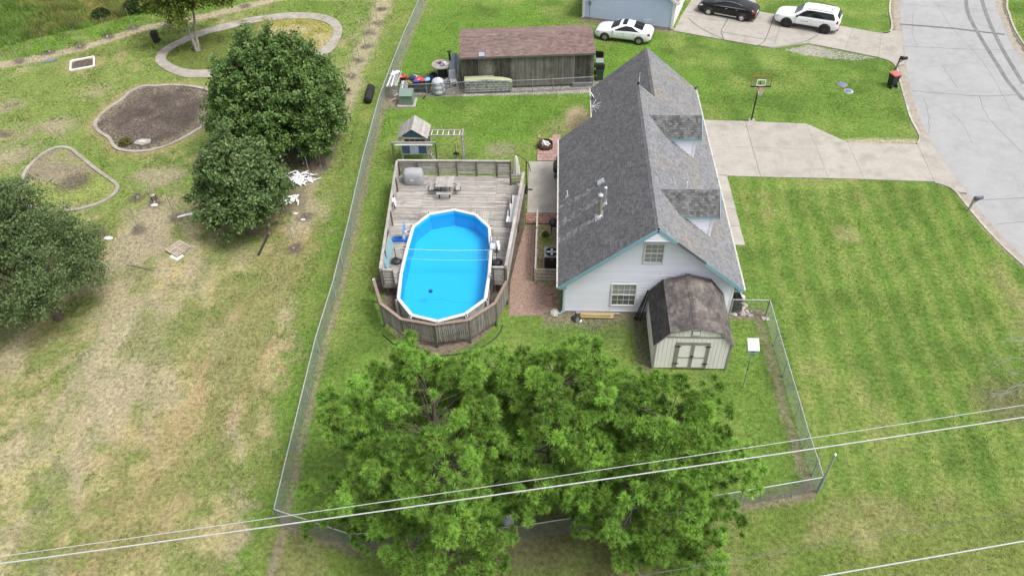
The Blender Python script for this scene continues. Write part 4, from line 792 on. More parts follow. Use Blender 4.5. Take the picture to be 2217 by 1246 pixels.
MB().box((.0, -.0, 1.35), (.17, .17, 2.45)).build('corner_trim', 'trim_white', nh); MB().box((-NW, 0, 1.35), (.17, .17, 2.45)).build('corner_trim', 'trim_white', nh)
m = MB(); kn = (4.85-2.6)/(NW/2)
for sgn in (-1, 1):
    xe_, xr_ = (-NW/2)+sgn*(NW/2+.4), -NW/2; ze = 2.6-.4*kn+.12; nv = Vector((sgn*kn, 0, 1)).normalized(); q = [(xe_, -.35, ze), (xe_, ND+.3, ze), (xr_, ND+.3, 4.98), (xr_, -.35, 4.98)]; m.slab(q if sgn > 0 else q[::-1], nv, .1)
nr_ = m.build('roof', 'shingle_grey', nh); m = MB()
for sgn in (-1, 1): m.beam(((-NW/2)+sgn*(NW/2+.4), -.36, 2.6-.4*kn+.02), (-NW/2, -.36, 4.88), .04, .2)
m.build('rake_board', 'trim_white', nh); m = MB(); m.box((.45, ND/2, 2.45), (.12, ND+.6, .12)); m.build('gutter', 'gutter_white', nh)
m = MB(); m.box((.035, 2.6, 1.1), (.05, 4.4, 2.15)); gd = m.build('garage_door', 'trim_white', nh)
for z in (.55, 1.1, 1.65): piece('door_panel', 'trim_white', gd, (.07, 2.6, z), (.02, 4.3, .44))
m = MB(); m.path([(.3, .1, 2.4), (.12, .05, 2.2), (.1, .05, .2), (.25, -.05, .08)], .04, 6); m.build('downspout', 'gutter_white', nh); m = MB(); m.path([(-NW-.1, -.1, 2.4), (-NW-.05, -.1, .25), (-NW-.15, -.2, .08)], .045, 6); m.build('downspout', 'gutter_white', nh)
m = MB(); m.box((-NW+.55, -.12, 1.5), (.22, .12, .34)); m.tube((-NW+.55, -.1, 1.35), (-NW+.55, -.1, .05), .025); m.build('meter', 'ac_grey', nh)
m = MB(); m.box((-2.1, -.1, .55), (.7, .12, .3)); m.build('wall_outlet_box', 'siding_blue', nh)

# ================================================================== POOL AND DECK
DO = (-5.9, 35.3, 0); dk = lambda p: (p[0]-DO[0], p[1]-DO[1], p[2]-DO[2])
PV = [(-5.98, 36.62), (-4.6, 36.15), (-3.66, 34.95), (-3.42, 33.0), (-3.38, 30.9), (-3.45, 28.9), (-4.45, 27.75), (-5.9, 27.17), (-7.35, 27.6), (-8.27, 28.85), (-8.42, 30.9), (-8.4, 33.0), (-8.32, 34.9), (-7.47, 36.15)]
def inset(P, d):
    n = len(P); o = []; ar = sum(P[i][0]*P[(i+1) % n][1]-P[(i+1) % n][0]*P[i][1] for i in range(n)); s = 1 if ar > 0 else -1
    for i in range(n):
        a, b, c = Vector(P[i-1]), Vector(P[i]), Vector(P[(i+1) % n]); e, f = (b-a).normalized(), (c-b).normalized(); n1 = Vector((-e.y, e.x))*s; n2 = Vector((-f.y, f.x))*s; nn = (n1+n2).normalized(); o.append(tuple(b+nn*(d/max(.4, nn.dot(n1)))))
    return o
pool = thing('swimming_pool', 'oval above-ground pool of bright blue water', 'pool', (*POOL_C, 0)); PO = (*POOL_C, 0); nP = len(PV); inn = inset(PV, .16); mid = inset(PV, .06)
m = MB(PO); m.add([(x, y, 0) for x, y in mid]+[(x, y, 1.2) for x, y in mid], [(i, (i+1) % nP, nP+(i+1) % nP, nP+i) for i in range(nP)]); m.build('wall', 'pool_wall', pool)
m = MB(PO); m.add([(x, y, .06) for x, y in inn]+[(x, y, 1.215) for x, y in inn], [tuple(range(nP))]+[(i, nP+i, nP+(i+1) % nP, (i+1) % nP) for i in range(nP)]); lin = m.build('liner', 'pool_liner', pool)
m = MB(PO); m.add([(x, y, 1.0) for x, y in inset(PV, .163)], [tuple(range(nP))[::-1]]); wt = m.build('water', 'pool_liner', pool)
wm = bpy.data.materials.new('pool_water'); wm.use_nodes = True; t_ = wm.node_tree; t_.nodes.clear(); N_ = t_.nodes.new; tr = N_('ShaderNodeBsdfTransparent'); tr.inputs[0].default_value = (.72, .97, 1, 1); gl_ = N_('ShaderNodeBsdfGlossy'); gl_.inputs['Roughness'].default_value = .03
fr_ = N_('ShaderNodeFresnel'); fr_.inputs[0].default_value = 1.33; mx = N_('ShaderNodeMixShader'); ou = N_('ShaderNodeOutputMaterial'); no = N_('ShaderNodeTexNoise'); no.inputs['Scale'].default_value = 2.2; no.inputs['Detail'].default_value = 3; bp = N_('ShaderNodeBump'); bp.inputs['Strength'].default_value = .35; bp.inputs['Distance'].default_value = .06; tc = N_('ShaderNodeNewGeometry')
for a, b_ in ((tc.outputs['Position'], no.inputs['Vector']), (no.outputs['Fac'], bp.inputs['Height']), (bp.outputs[0], gl_.inputs['Normal']), (bp.outputs[0], fr_.inputs['Normal']), (fr_.outputs[0], mx.inputs[0]), (tr.outputs[0], mx.inputs[1]), (gl_.outputs[0], mx.inputs[2]), (mx.outputs[0], ou.inputs[0])): t_.links.new(a, b_)
wt.data.materials.clear(); wt.data.materials.append(wm)
# a crease in the liner floor as geometry: a low fold in a darker liner blue
m = MB(PO); m.path([(x, 29.9+.12*math.sin(x*1.7)+.05*math.sin(x*5), .065) for x in np.linspace(-7.7, -4.0, 30)], .008, 4); _defs['liner_fold'] = dict(_defs['pool_liner'], c1=(.008, .36, .62), c2=(.008, .34, .6)); m.build('liner_fold', 'liner_fold', lin)
out = inset(PV, -.01); ri = inset(PV, .175)
for i in range(nP):
    j = (i+1) % nP; a, b_, c, d = [Vector((*q, 0)) for q in (out[i], out[j], ri[j], ri[i])]; e = (b_-a).normalized()*.012; m = MB(PO); z0, z1, z2 = 1.19, 1.235, 1.262
    q0, q1 = a+e, b_-e; r0, r1 = d+e, c-e; k0 = q0.lerp(r0, .25); k1 = q1.lerp(r1, .25); l0 = q0.lerp(r0, .75); l1 = q1.lerp(r1, .75)
    prf = [[(q0, z0), (q1, z0)], [(q0, z1), (q1, z1)], [(k0, z2), (k1, z2)], [(l0, z2), (l1, z2)], [(r0, z1), (r1, z1)], [(r0, z0), (r1, z0)]]; vs = [(p.x, p.y, z) for row in prf for p, z in row]
    m.add(vs, [(2*s, 2*s+1, 2*s+3, 2*s+2)[::-1] for s in range(5)]+[(0, 1, 11, 10), tuple(range(0, 12, 2)), tuple(range(1, 12, 2))[::-1]]); m.build('rim_segment', 'pool_rim', pool)
    p = Vector(PV[i]).lerp(Vector(POOL_C), -.012); m = MB(PO); m.box((p.x, p.y, .6), (.14, .1, 1.2), math.atan2(p.y-POOL_C[1], p.x-POOL_C[0])+math.pi/2); m.build('upright', 'pool_rim', pool)
    piece('rim_joint', 'black_plastic', pool, (PV[i][0]-PO[0], PV[i][1]-PO[1], 1.225), (.05, .22, .055), math.atan2(PV[i][1]-POOL_C[1], PV[i][0]-POOL_C[0])+math.pi/2)
m = MB(PO); m.box((-5.2, 36.27, 1.13), (.2, .05, .16), -.35); m.build('skimmer', 'white_plastic', pool)
ft = thing('floating_dispenser', 'dark blue round chlorine float on the pool water', 'pool float', (-6.57, 29.7, 1.0)); m = MB(); m.lathe([(.02, -.06), (.1, -.05), (.115, 0), (.1, .05), (.02, .06)], (0, 0, .01), 14); m.build('float', 'navy', ft); m = MB(); m.lathe([(.05, 0), (.04, .03), (.01, .035)], (0, 0, .065), 10); m.build('cap', 'blue_plastic', ft)

deck = thing('pool_deck', 'weathered grey plank deck round the far end of the pool', 'deck', DO)
xl = lambda y: np.interp(y, [30.2, 40.35], [-9.26, -9.92]); xr = lambda y: np.interp(y, [30.5, 39.2], [-2.5, -1.87]) if y < 39.4 else -2.72
hole = inset(PV, -.0); rD = random.Random(5); pw = .138
def hole_span(y):
    xs = []
    for i in range(nP):
        (x1, y1), (x2, y2) = hole[i], hole[(i+1) % nP]
        if (y1 > y) != (y2 > y): xs.append(x1+(x2-x1)*(y-y1)/(y2-y1))
    return (min(xs), max(xs)) if xs else None
y = 30.25
while y < 40.3:
    yc = y+pw/2; cuts = [float(xl(yc))]+[-8.06+rD.uniform(-.03, .03), -3.56+rD.uniform(-.03, .03)]+[float(xr(yc))]; hs_ = [hole_span(v) for v in (y, y+pw) if hole_span(v)]; segs = list(zip(cuts[:-1], cuts[1:])); o_ = []
    for a, b_ in segs:
        if hs_:
            h0, h1 = min(h[0] for h in hs_)-.02, max(h[1] for h in hs_)+.02
            for c, d in ((a, min(b_, h0)), (max(a, h1), b_)):
                if d-c > .12: o_.append((c, d))
        else: o_.append((a, b_))
    for a, b_ in o_:
        if yc < 30.6 and a > -6: continue
        if a > -5.2 and b_ < -3.4 and 35.3 < yc < 36.75: continue
        piece('deck_plank', 'deck_wood', deck, dk(((a+b_)/2, yc, .98+rD.uniform(-.006, .006))), (b_-a-.012, pw-.012, .04), rD.uniform(-.002, .002))
    y += pw
x = -4.95
while x < -3.6:
    hb = [p for p in np.linspace(36.75, 34.8, 60) if not inpoly(np.array([x+.06]), np.array([p]), hole)[0]]; yb = 36.7; ya = yb
    for p in hb:
        if p <= ya and ya-p < .08: ya = p
    if yb-ya > .15: piece('deck_plank', 'deck_wood', deck, dk((x+.07, (yb+ya)/2, .985)), (.125, yb-ya, .04))
    x += .138
m = MB(DO); m.prism([(-9.2, 30.35), (-8.6, 30.35), (-8.6, 35.2), (-7.6, 36.5), (-6, 36.95), (-4.4, 36.5), (-3.2, 35.2), (-3.2, 30.7), (-2.6, 30.7), (-2.0, 39.1), (-2.8, 40.2), (-9.8, 40.2)], .72, .95); m.build('under_frame', 'post_wood', deck)
for (a, b_) in (((-9.27, 30.2), (-9.93, 40.34)), ((-9.27, 30.2), (-8.5, 30.2)), ((-9.93, 40.34), (-2.7, 40.34)), ((-2.48, 30.55), (-1.84, 39.3)), ((-3.3, 30.58), (-2.48, 30.58))): pbeam('rim_joist', 'rail_wood', deck, dk((*a, .85)), dk((*b_, .85)), .04, .24)
for p in ((-9.1, 30.35), (-8.65, 30.4), (-3.2, 30.8), (-2.65, 30.8), (-9.8, 40.1), (-2.8, 40.1), (-2.1, 36), (-9.55, 36)): piece('support_post', 'post_wood', deck, dk((*p, .4)), (.12, .12, .85))
def rail(a, b_, posts, zt=2.13, slats=5, z0=1.08, inside=(0, -1), cap=.15, capm='rail_wood'):
    a, b_ = Vector(a), Vector(b_); n_ = Vector(inside)*.05; d = b_-a; r_ = random.Random(str(a))
    ps = [a+d*t for t in posts]
    for p in ps: piece('rail_post', 'post_wood', deck, dk((p.x+n_.x, p.y+n_.y, (z0-.1+zt)/2)), (.1, .1, zt-z0+.05))
    for p, q in zip(ps[:-1], ps[1:]):
        for k in range(slats):
            z = z0+.06+(zt-z0-.12)*(k+.4)/slats; pbeam('rail_slat', 'rail_wood', deck, dk((p.x, p.y, z+r_.uniform(-.012, .012))), dk((q.x, q.y, z+r_.uniform(-.012, .012))), .03, (zt-z0)/slats*.66)
        pbeam('rail_cap', capm, deck, dk((p.x, p.y, zt)), dk((q.x, q.y, zt)), cap, .04)
fr7 = [0, .173, .355, .523, .698, .876, 1]
rail((-9.92, 40.34), (-2.74, 40.34), fr7); rail((-9.93, 40.3), (-9.26, 30.22), [0, .17, .34, .5, .67, .84, 1], inside=(1, 0)); rail((-9.26, 30.2), (-8.62, 30.2), [0, 1], zt=2.08, z0=.95, cap=.12)
rail((-1.86, 39.15), (-2.5, 30.55), [0, .16, .33, .5, .67, .84, 1], inside=(-1, 0), cap=.17); rail((-2.5, 30.55), (-3.2, 30.55), [0, 1], zt=2.05, z0=.95, cap=.12)
# steps and low gate at the far house-side corner
for k in range(4): piece('stair_tread', 'deck_wood', deck, dk((-2.28, 39.6+.28*k, .82-.22*k)), (.8, .27, .04))
piece('rail_post', 'post_wood', deck, dk((-2.7, 39.35, 1.5)), (.11, .11, 1.1))
for z in (1.25, 1.5, 1.75): pbeam('gate_slat', 'rail_wood', deck, dk((-2.66, 39.35, z)), dk((-1.92, 39.35, z)), .03, .1)
# built-in white bench with slotted seat
bn = thing('deck_bench', 'whitewashed slatted bench along the house-side deck rail', 'bench', (-2.25, 36.4, 1.0))
for k in range(4): pbeam('seat_slat', 'trim_white', bn, (-.34+.15*k+.04, 1.28, .45), (-.34+.15*k-.1, -1.28, .45), .13, .035)
for yy in (-1.2, -.4, .4, 1.2): piece('leg', 'rail_wood', bn, (-.06+yy*.04, yy, .21), (.5, .07, .42))
piece('end_panel', 'rail_wood', bn, (-.1, -1.27, .21), (.56, .03, .42)); piece('grab_post', 'post_wood', bn, (-.34, -.7, .55), (.09, .09, 1.1)); piece('grab_post', 'post_wood', bn, (-.27, .5, .55), (.09, .09, 1.1)); pbeam('grab_rail', 'post_wood', bn, (-.34, -.7, 1.1), (-.27, .5, 1.1), .06, .08)
gp_ = thing('gate_panel', 'loose slatted gate panel propped at the far deck rail', 'gate panel', (-3.17, 40.05, 1.0))
for k in range(5): pbeam('slat', 'rail_wood', gp_, (-.36, .0+.04*k, .12+.19*k), (.36, .0+.04*k, .12+.19*k), .03, .14)
for x in (-.3, .3): pbeam('batten', 'post_wood', gp_, (x, .03, 0), (x, .22, 1.0), .06, .03)

# picket fence round the near end of the pool
FVv = [(-9.6, 29.77), (-8.91, 27.99), (-7.65, 26.89), (-5.93, 26.54), (-4.22, 26.9), (-2.94, 28.16), (-2.43, 29.81)]; FO = (-5.9, 27, 0); pf = thing('picket_fence', 'curved brown picket fence wrapped round the near end of the pool', 'fence', FO); fk = lambda x, y, z: (x-FO[0], y-FO[1], z); rp = random.Random(9)
for i, (x, y) in enumerate(FVv): piece('post', 'post_wood', pf, fk(x, y, .84), (.1, .1, 1.7), math.atan2(y-31, x+5.9))
for i, ((x1, y1), (x2, y2)) in enumerate(zip(FVv[:-1], FVv[1:])):
    L_ = math.hypot(x2-x1, y2-y1); d = Vector(((x2-x1)/L_, (y2-y1)/L_)); nn = Vector((d.y, -d.x))
    pbeam('cap_board', 'cap_wood', pf, fk(x1, y1, 1.72), fk(x2, y2, 1.72+rp.uniform(-.004, .008)), .16, .04)
    for z in (.58, 1.55): pbeam('rail', 'picket_wood', pf, fk(x1, y1, z), fk(x2, y2, z), .04, .09)
    n = int(L_/.098)
    for k in range(n):
        t = (k+.5)/n; p = Vector((x1, y1))+d*(L_*t)+nn*.04; zb = .42+rp.uniform(-.02, .02); piece('picket', 'picket_wood', pf, fk(p.x, p.y, (zb+1.68)/2), (.066, .022, 1.68-zb), math.atan2(d.y, d.x)+rp.uniform(-.05, .05))
piece('post_cap', 'galv', pf, fk(-9.6, 29.77, 1.74), (.14, .14, .05))
hose = thing('edging_pipe', 'dark bent landscape pipe curving along the soil below the picket fence', 'edging', (-5.9, 26.2, 0)); m = MB((-5.9, 26.2, 0)); m.path([(x, y, .03) for x, y in cr([(-8.9, 27.3), (-7.6, 26.25), (-5.9, 25.95), (-4.1, 26.3), (-2.9, 27.3), (-2.6, 28.2)], .3)], .03, 6); m.build('pipe', 'black_plastic', hose)

# things on the deck
t = thing('picnic_table', 'weathered square picnic table with black legs on the deck', 'table', (-6.72, 38.6, 1.0))
for k in range(6): piece('top_board', 'play_wood', t, (-.46+.184*k, 0, .76), (.172, 1.08, .04))
for (cx, cy, w, d) in ((-.82, .05, .26, .95), (.82, .05, .26, .95), (0, -.78, .95, .26)):
    for s_ in (-1, 1): piece('seat_board', 'play_wood', t, (cx+(s_*.066 if w < d else 0), cy+(s_*.066 if w > d else 0), .45), (w/2-.01 if w < d else w, d/2-.01 if w > d else d, .035))
m = MB()
for sx in (-.32, .32): m.path([(sx, -.78, .43), (sx, -.72, .06), (sx, -.3, .04), (sx*.8, 0, .4), (sx*.8, 0, .73)], .028, 6); m.path([(sx*.8, .3, .73), (sx*.8, .4, .03)], .028, 6)
for s_ in (-1, 1): m.path([(s_*.2, .1, .6), (s_*.55, .1, .55), (s_*.95, .1, .3), (s_*.9, .1, .06), (s_*.5, .1, .04)], .028, 6); m.path([(s_*.82, .1, .43), (s_*.9, .1, .2)], .025, 6)
m.build('leg_frame', 'black_metal', t)
gc_ = thing('covered_grill', 'barbecue under a grey fitted cover on the deck', 'grill', (-8.85, 39.6, 1.0)); m = MB(); n = 20; rg = random.Random(2); rings = []
for z, sx, sy in ((.02, .62, .4), (.3, .66, .42), (.62, .63, .4), (.84, .58, .34), (.93, .5, .26), (.95, .3, .14)):
    rings.append([(sx*math.copysign(abs(math.cos(a))**.45, math.cos(a))+rg.uniform(-.018, .018), sy*math.copysign(abs(math.sin(a))**.45, math.sin(a))+rg.uniform(-.018, .018), z+rg.uniform(-.01, .01)) for a in (2*math.pi*k/n for k in range(n))])
m.add([v for r_ in rings for v in r_], [(i*n+k, i*n+(k+1) % n, (i+1)*n+(k+1) % n, (i+1)*n+k) for i in range(len(rings)-1) for k in range(n)]+[tuple(range((len(rings)-1)*n, len(rings)*n))], True); m.build('cover', 'grill_cover', gc_); m = MB(); m.box((-.05, -.435, .42), (.22, .02, .05)); m.build('sewn_label', 'trim_white', gc_)
for s_ in (-.45, .45): m = MB(); m.lathe([(.06, -.03), (.06, .03)], (s_, -.3, .03), 10, axis='x'); m.build('caster', 'black_plastic', gc_)
um = thing('folded_parasol', 'closed cream cantilever parasol on a curved black mast', 'parasol', (-1.75, 40.15, 0)); m = MB(); m.path([(0, 0, 0), (0, .02, 1.8), (.02, .02, 2.2)], .035, 8); m.path([(.28, -.1, 1.55), (.2, -.05, 2.0), (-.05, .02, 2.35), (-.35, .08, 2.58), (-.62, .1, 2.66)], .025, 7); m.build('mast', 'black_metal', um); m = MB(); n = 24; rg = []
for z, r_ in ((2.62, .03), (2.5, .09), (2.2, .13), (1.8, .17), (1.4, .21), (1.15, .23), (1.1, .2)):
    rg.append([(-.63+r_*(1+.22*math.cos(8*a))*math.cos(a), .1+r_*(1+.22*math.cos(8*a))*math.sin(a), z) for a in (2*math.pi*k/n for k in range(n))])
m.add([v for q in rg for v in q], [(i*n+(k+1) % n, i*n+k, (i+1)*n+k, (i+1)*n+(k+1) % n) for i in range(len(rg)-1) for k in range(n)]+[tuple(range(n))], True); m.build('canopy', 'umbrella_cloth', um); m = MB(); m.box((0, 0, .05), (.8, .1, .1)); m.box((0, 0, .05), (.1, .8, .098)); m.build('base', 'black_metal', um)
# pool volleyball net between two weighted poles
vnt = thing('pool_net', 'pale volleyball net strung across the pool', 'net', (-5.95, 32.0, 1.0)); m = MB(); x0_, x1_ = -2.2, 2.45
for k in range(48): x = x0_+(x1_-x0_)*k/47; s_ = .06*math.sin(math.pi*k/47); m.tube((x, 0, .98-s_), (x, -.05, .32-s_*.5), .003, n=3)
for k in range(7): m.path([(x0_+(x1_-x0_)*j/12, -.05*k/7, .98-.66*k/7-.06*math.sin(math.pi*j/12)) for j in range(13)], .003, 3)
tag(m.build('netting', 'net_mesh', vnt), kind='stuff')
for nm, z, r_ in (('top_tape', .99, .01), ('bottom_tape', .31, .006)): m = MB(); m.path([(x0_+(x1_-x0_)*j/12, -.05*(z < .5), z-.06*math.sin(math.pi*j/12)) for j in range(13)], r_, 4); m.build(nm, 'net_white', vnt)
for k, (x, lb) in enumerate(((-8.79, 'black weighted pole base holding the net on the field side of the pool'), (-3.1, 'black weighted pole base holding the net beside the pool ladder'))):
    o = thing('net_pole', lb, 'net pole', (x, 32.0, 1.0), group='weighted net poles'); m = MB(); m.lathe([(.26, 0), (.29, .05), (.29, .14), (.2, .2), (.06, .22)], (0, 0, .01), 18); m.build('weight', 'black_plastic', o); m = MB(); m.tube((0, 0, .2), (.0, 0, 1.12), .022); m.build('pole', 'black_metal', o); m = MB()
    for a in range(4): m.tube((.25*math.cos(a*1.57+.4), .25*math.sin(a*1.57+.4), .03), (.37*math.cos(a*1.57+.4), .37*math.sin(a*1.57+.4), .02), .02, n=6)
    m.build('foot', 'black_plastic', o)
    m = MB(); m.path([(0, 0, 1.0), (.3 if k == 0 else -.12, 0, .98)], .008, 4); m.path([(0, 0, .4), (.3 if k == 0 else -.12, -.04, .33)], .008, 4); m.build('cord', 'net_white', o)
hp = thing('pool_hoop', 'blue poolside basketball hoop on a flat base', 'pool hoop', (-8.9, 33.95, 1.0)); m = MB(); m.box((0, 0, .05), (.86, .46, .09), 0, .94, .9); m.box((-.05, 0, .1), (.74, .34, .02)); m.build('base', 'blue_plastic', hp)
for s_ in (-.22, .02): m = MB(); m.lathe([(.05, 0), (.05, .012)], (s_, 0, .112), 10); m.build('fill_cap', 'navy', hp)
m = MB(); m.box((.25, 0, .3), (.12, .12, .42)); m.beam((.25, 0, .45), (.3, 0, .75), .08, .06); m.build('stem', 'white_plastic', hp); m = MB(); m.lathe([(.34, -.012), (.38, 0), (.34, .012), (.02, .014)], (.33, 0, .85), 20, axis='x'); m.build('backboard', 'blue_clear', hp); m = MB(); m.path([(.62+.2*math.cos(a), .2*math.sin(a), .62) for a in np.linspace(0, 6.283, 17)[:-1]], .014, 6, True); m.beam((.34, 0, .62), (.43, 0, .62), .06, .03); m.build('rim', 'white_plastic', hp)
ld = thing('pool_ladder', 'grey A-frame pool ladder straddling the rim', 'ladder', (-3.35, 33.1, 1.0))
for s_ in (-.26, .26):
    m = MB(); m.path([(-.35, s_, -.75), (-.22, s_, .3), (-.18, s_, .78), (-.08, s_, .9), (.08, s_, .9), (.18, s_, .78), (.3, s_, .02)], .024, 7); m.build('handrail', 'ac_grey', ld)
for z, x in ((.25, .28), (-.2, -.3), (.5, .24), (-.5, -.33)): m = MB(); m.box((x, 0, z), (.14, .5, .035)); m.build('tread', 'white_plastic', ld)
m = MB(); m.box((0, 0, .32), (.42, .5, .03)); m.build('platform', 'pool_rim', ld)
tl = thing('foam_board', 'turquoise foam board leaning inside the field-side deck rail', 'foam board', (-9.3, 32.4, 1.0)); m = MB(); m.slab([(.12, -1.1, .03), (.1, 1.1, .03), (-.06, 1.1, .8), (-.04, -1.1, .8)], (1, 0, .2), .05); m.build('board', 'trim_blue', tl); m = MB(); m.beam((-.02, -1.1, .82), (-.04, 1.1, .82), .06, .05); m.build('edge_strip', 'play_wood', tl)
tw = thing('hanging_towel', 'white towel hung on the field-side deck rail', 'towel', (-9.52, 36.3, 1.55)); m = MB(); m.add([(.06+.02*math.sin(k*1.9), -.2+.05*k, .55) for k in range(9)]+[(.1+.03*math.sin(k*2.3), -.18+.047*k, .1) for k in range(9)]+[(-.12, -.2+.05*k, .56) for k in range(9)], [(k, k+1, 9+k+1, 9+k) for k in range(8)]+[(k+1, k, 18+k, 19+k) for k in range(8)], True); m.build('cloth', 'cloth_white', tw)

# ================================================================== CHAIN-LINK FENCES
def chainlink(label, pts, h, postn=None, name='chain_link_fence', sp=.085, spacing=3.0, rails=True, rmat='galv', extra=()):
    o = thing(name, label, 'fence', (*pts[0], 0), group=None); O = Vector((*pts[0], 0)); m = MB(O)
    k3 = lambda x, y, z: Vector((x, y, z))-O
    P = []
    for (x1, y1), (x2, y2) in zip(pts[:-1], pts[1:]):
        L_ = math.hypot(x2-x1, y2-y1); n = max(1, round(L_/spacing)); P += [(x1+(x2-x1)*i/n, y1+(y2-y1)*i/n) for i in range(n)]
    P.append(pts[-1])
    for i, (x, y) in enumerate(P):
        c = MB(O); c.tube((x, y, -.05), (x, y, h+.03), .032 if i in (0, len(P)-1) else .026, n=8); c.lathe([(.035, 0), (.03, .04), (.005, .06)], (x, y, h+.02), 8); c.build('post', rmat, o)
    for (x1, y1), (x2, y2) in zip(P[:-1], P[1:]):
        if rails: c = MB(O); c.tube((x1, y1, h), (x2, y2, h), .026, n=8); c.build('top_rail', rmat, o)
        L_ = math.hypot(x2-x1, y2-y1); d = Vector(((x2-x1)/L_, (y2-y1)/L_)); n = int((L_+h)/sp); hm = h-.03
        for k in range(n):
            for s_ in (1, -1):
                u0 = -hm+k*sp; u1 = u0+hm; a0, z0, a1, z1 = u0, .03, u1, hm
                if s_ < 0: a0, a1 = u1, u0
                lo, hi = min(a0, a1), max(a0, a1)
                if hi <= 0 or lo >= L_: continue
                def at(a): return z0+(z1-z0)*(a-a0)/(a1-a0)
                b0, b1 = max(0, min(L_, a0)), max(0, min(L_, a1))
                if abs(b0-b1) < .02: continue
                p = (x1+d.x*b0, y1+d.y*b0, at(b0)); q = (x1+d.x*b1, y1+d.y*b1, at(b1)); m.path([p, q], .0034, 3)
    tag(m.build('chain_mesh', 'wire_mesh', o), kind='stuff')
    return o
WF = [(x, y) for x, y in zip(FXV, FY) if 16 <= y <= 68]; WF = [(-11.5, 16.3)]+WF[1:]+[(-11.8, 74)]
chainlink('long chain-link fence between the dry field and the pool yard', WF, 1.2); chainlink('chain-link fence along the back of the yard under the pines', SFENCE, 1.2, spacing=2.6)
chainlink('chain-link fence beside the front lawn near the shed', [(11.4, 29.2), (11.42, 27.05), (11.45, 25.), (11.5, 22.5), (11.52, 20.8), (11.6, 19.4), (11.62, 18.57)], 1.2, spacing=2.1); chainlink('short chain-link fence from the house corner to the front lawn', [(9.5, 29.2), (11.4, 29.2)], 1.2)
chainlink('low rusty chain-link fence in front of the long barn', [(-12.66, 51.62), (-9.68, 51.84), (-8.26, 52.0), (-6.44, 52.2), (-1.7, 52.45), (-.16, 52.6), (2.86, 52.95)], 1.05, rmat='steel', spacing=3.2)
cp = thing('fence_corner_pipe', 'tall galvanised pipe standing at the lower fence corner', 'pipe', (11.62, 18.57, 0)); m = MB(); m.tube((.06, 0, 0), (.05, 0, 2.85), .04, n=10); m.build('pipe', 'galv', cp); m = MB(); m.lathe([(.05, 0), (.05, .09), (.01, .1)], (.05, 0, 2.83), 10); m.build('cap', 'trim_white', cp)

# ================================================================== OVERHEAD CABLES
for k, (c0, s_, z, r_, mt, lb) in enumerate(((10.76, .2025, 13, .0105, 'cable', 'thin pale overhead cable, upper of the two crossing the pines'), (10.48, .1954, 13, .019, 'cable', 'thick pale overhead cable, lower of the two crossing the pines'), (7.087, .2066, 13, .019, 'cable', 'pale overhead cable across the bottom corner of the front lawn'), (7.815, .205, 13, .006, 'cable_dark', 'faint dark overhead cable above the bottom corner of the front lawn'))):
    o = thing('overhead_cable', lb, 'cable', (0, c0, z), group='overhead cables'); m = MB((0, c0, z)); pts_ = [(x, c0+s_*x, z+.0012*(x*x-60)*.5) for x in np.linspace(-60, 60, 61)]; m.path(pts_, r_, 6); m.build('strand', mt, o)

# ================================================================== YARD THINGS
# play set
ps = thing('play_tower', 'wooden play tower with pitched plank roof and blue panels', 'play tower', (-9.2, 43.2, 0)); hx, hy = .85, .68
for x in (-hx, hx):
    for y in (-hy, hy): piece('post', 'play_wood', ps, (x, y, 1.22), (.09, .09, 2.44))
for sgn in (-1, 1):
    for k in range(7):
        t0, t1 = k/7, (k+1)/7; xa, za = sgn*1.0*(1-t0), 2.4+.72*t0; xb, zb = sgn*1.0*(1-t1), 2.4+.72*t1; c = Vector(((xa+xb)/2, 0, (za+zb)/2)); pbeam('roof_plank', 'play_wood', ps, (c.x, -.85, c.z+.004*(k % 2)), (c.x, .85, c.z+.004*(k % 2)), .172, .025, up=(sgn*.72, 0, 1))
pbeam('roof_beam', 'play_wood', ps, (0, -.8, 3.06), (0, .8, 3.06), .05, .1)
for y in (-hy-.05, hy+.05):
    pbeam('tie_beam', 'play_wood', ps, (-hx-.08, y, 2.38), (hx+.08, y, 2.38), .04, .12)
    m = MB(); m.slab([(-.75, y*.9, 2.46), (.75, y*.9, 2.46), (0, y*.9, 3.0)], (0, -1, 0), .02); m.build('gable_panel', 'play_blue', ps)
for k in range(9): piece('floor_plank', 'play_wood', ps, (0, -hy+.08+.15*k, 1.12), (1.75, .14, .035))
for x, w, mt in ((-.55, .5, 'play_blue'), (0, .56, 'play_pale'), (.55, .5, 'play_blue')): piece('front_panel', mt, ps, (x, -hy-.03, 1.5), (w, .03, .66))
pbeam('panel_rail', 'play_wood', ps, (-hx, -hy-.04, 1.86), (hx, -hy-.04, 1.86), .05, .07); pbeam('panel_rail', 'play_wood', ps, (-hx, -hy-.04, 1.15), (hx, -hy-.04, 1.15), .05, .07)
for k in range(5): piece('side_panel', 'barn_trim', ps, (hx+.02, -hy+.16+.26*k, 1.5), (.03, .22, .66)); piece('back_panel', 'post_wood', ps, (-.7+.35*k, hy+.02, 1.6), (.32, .03, .9))
for s_ in (0, .42): pbeam('ladder_rail', 'play_wood', ps, (hx+.5, -hy+.1+s_, 0), (hx+.08, -hy+.1+s_, 1.2), .05, .07)
for k in range(4): t = (k+.7)/5; pbeam('ladder_rung', 'play_wood', ps, (hx+.5-.42*t, -hy+.1, 1.2*t), (hx+.5-.42*t, -hy+.52, 1.2*t), .05, .04)
mb_ = thing('monkey_bars', 'wooden monkey bars reaching from the play tower to a post frame', 'climbing frame', (-6.1, 43.55, 0))
for y in (-.32, .32): pbeam('side_rail', 'play_wood', mb_, (-2.2, y, 2.1), (.06, y, 2.1), .06, .1); pbeam('post', 'play_wood', mb_, (0, y*1.05, 0), (0, y, 2.15), .09, .09)
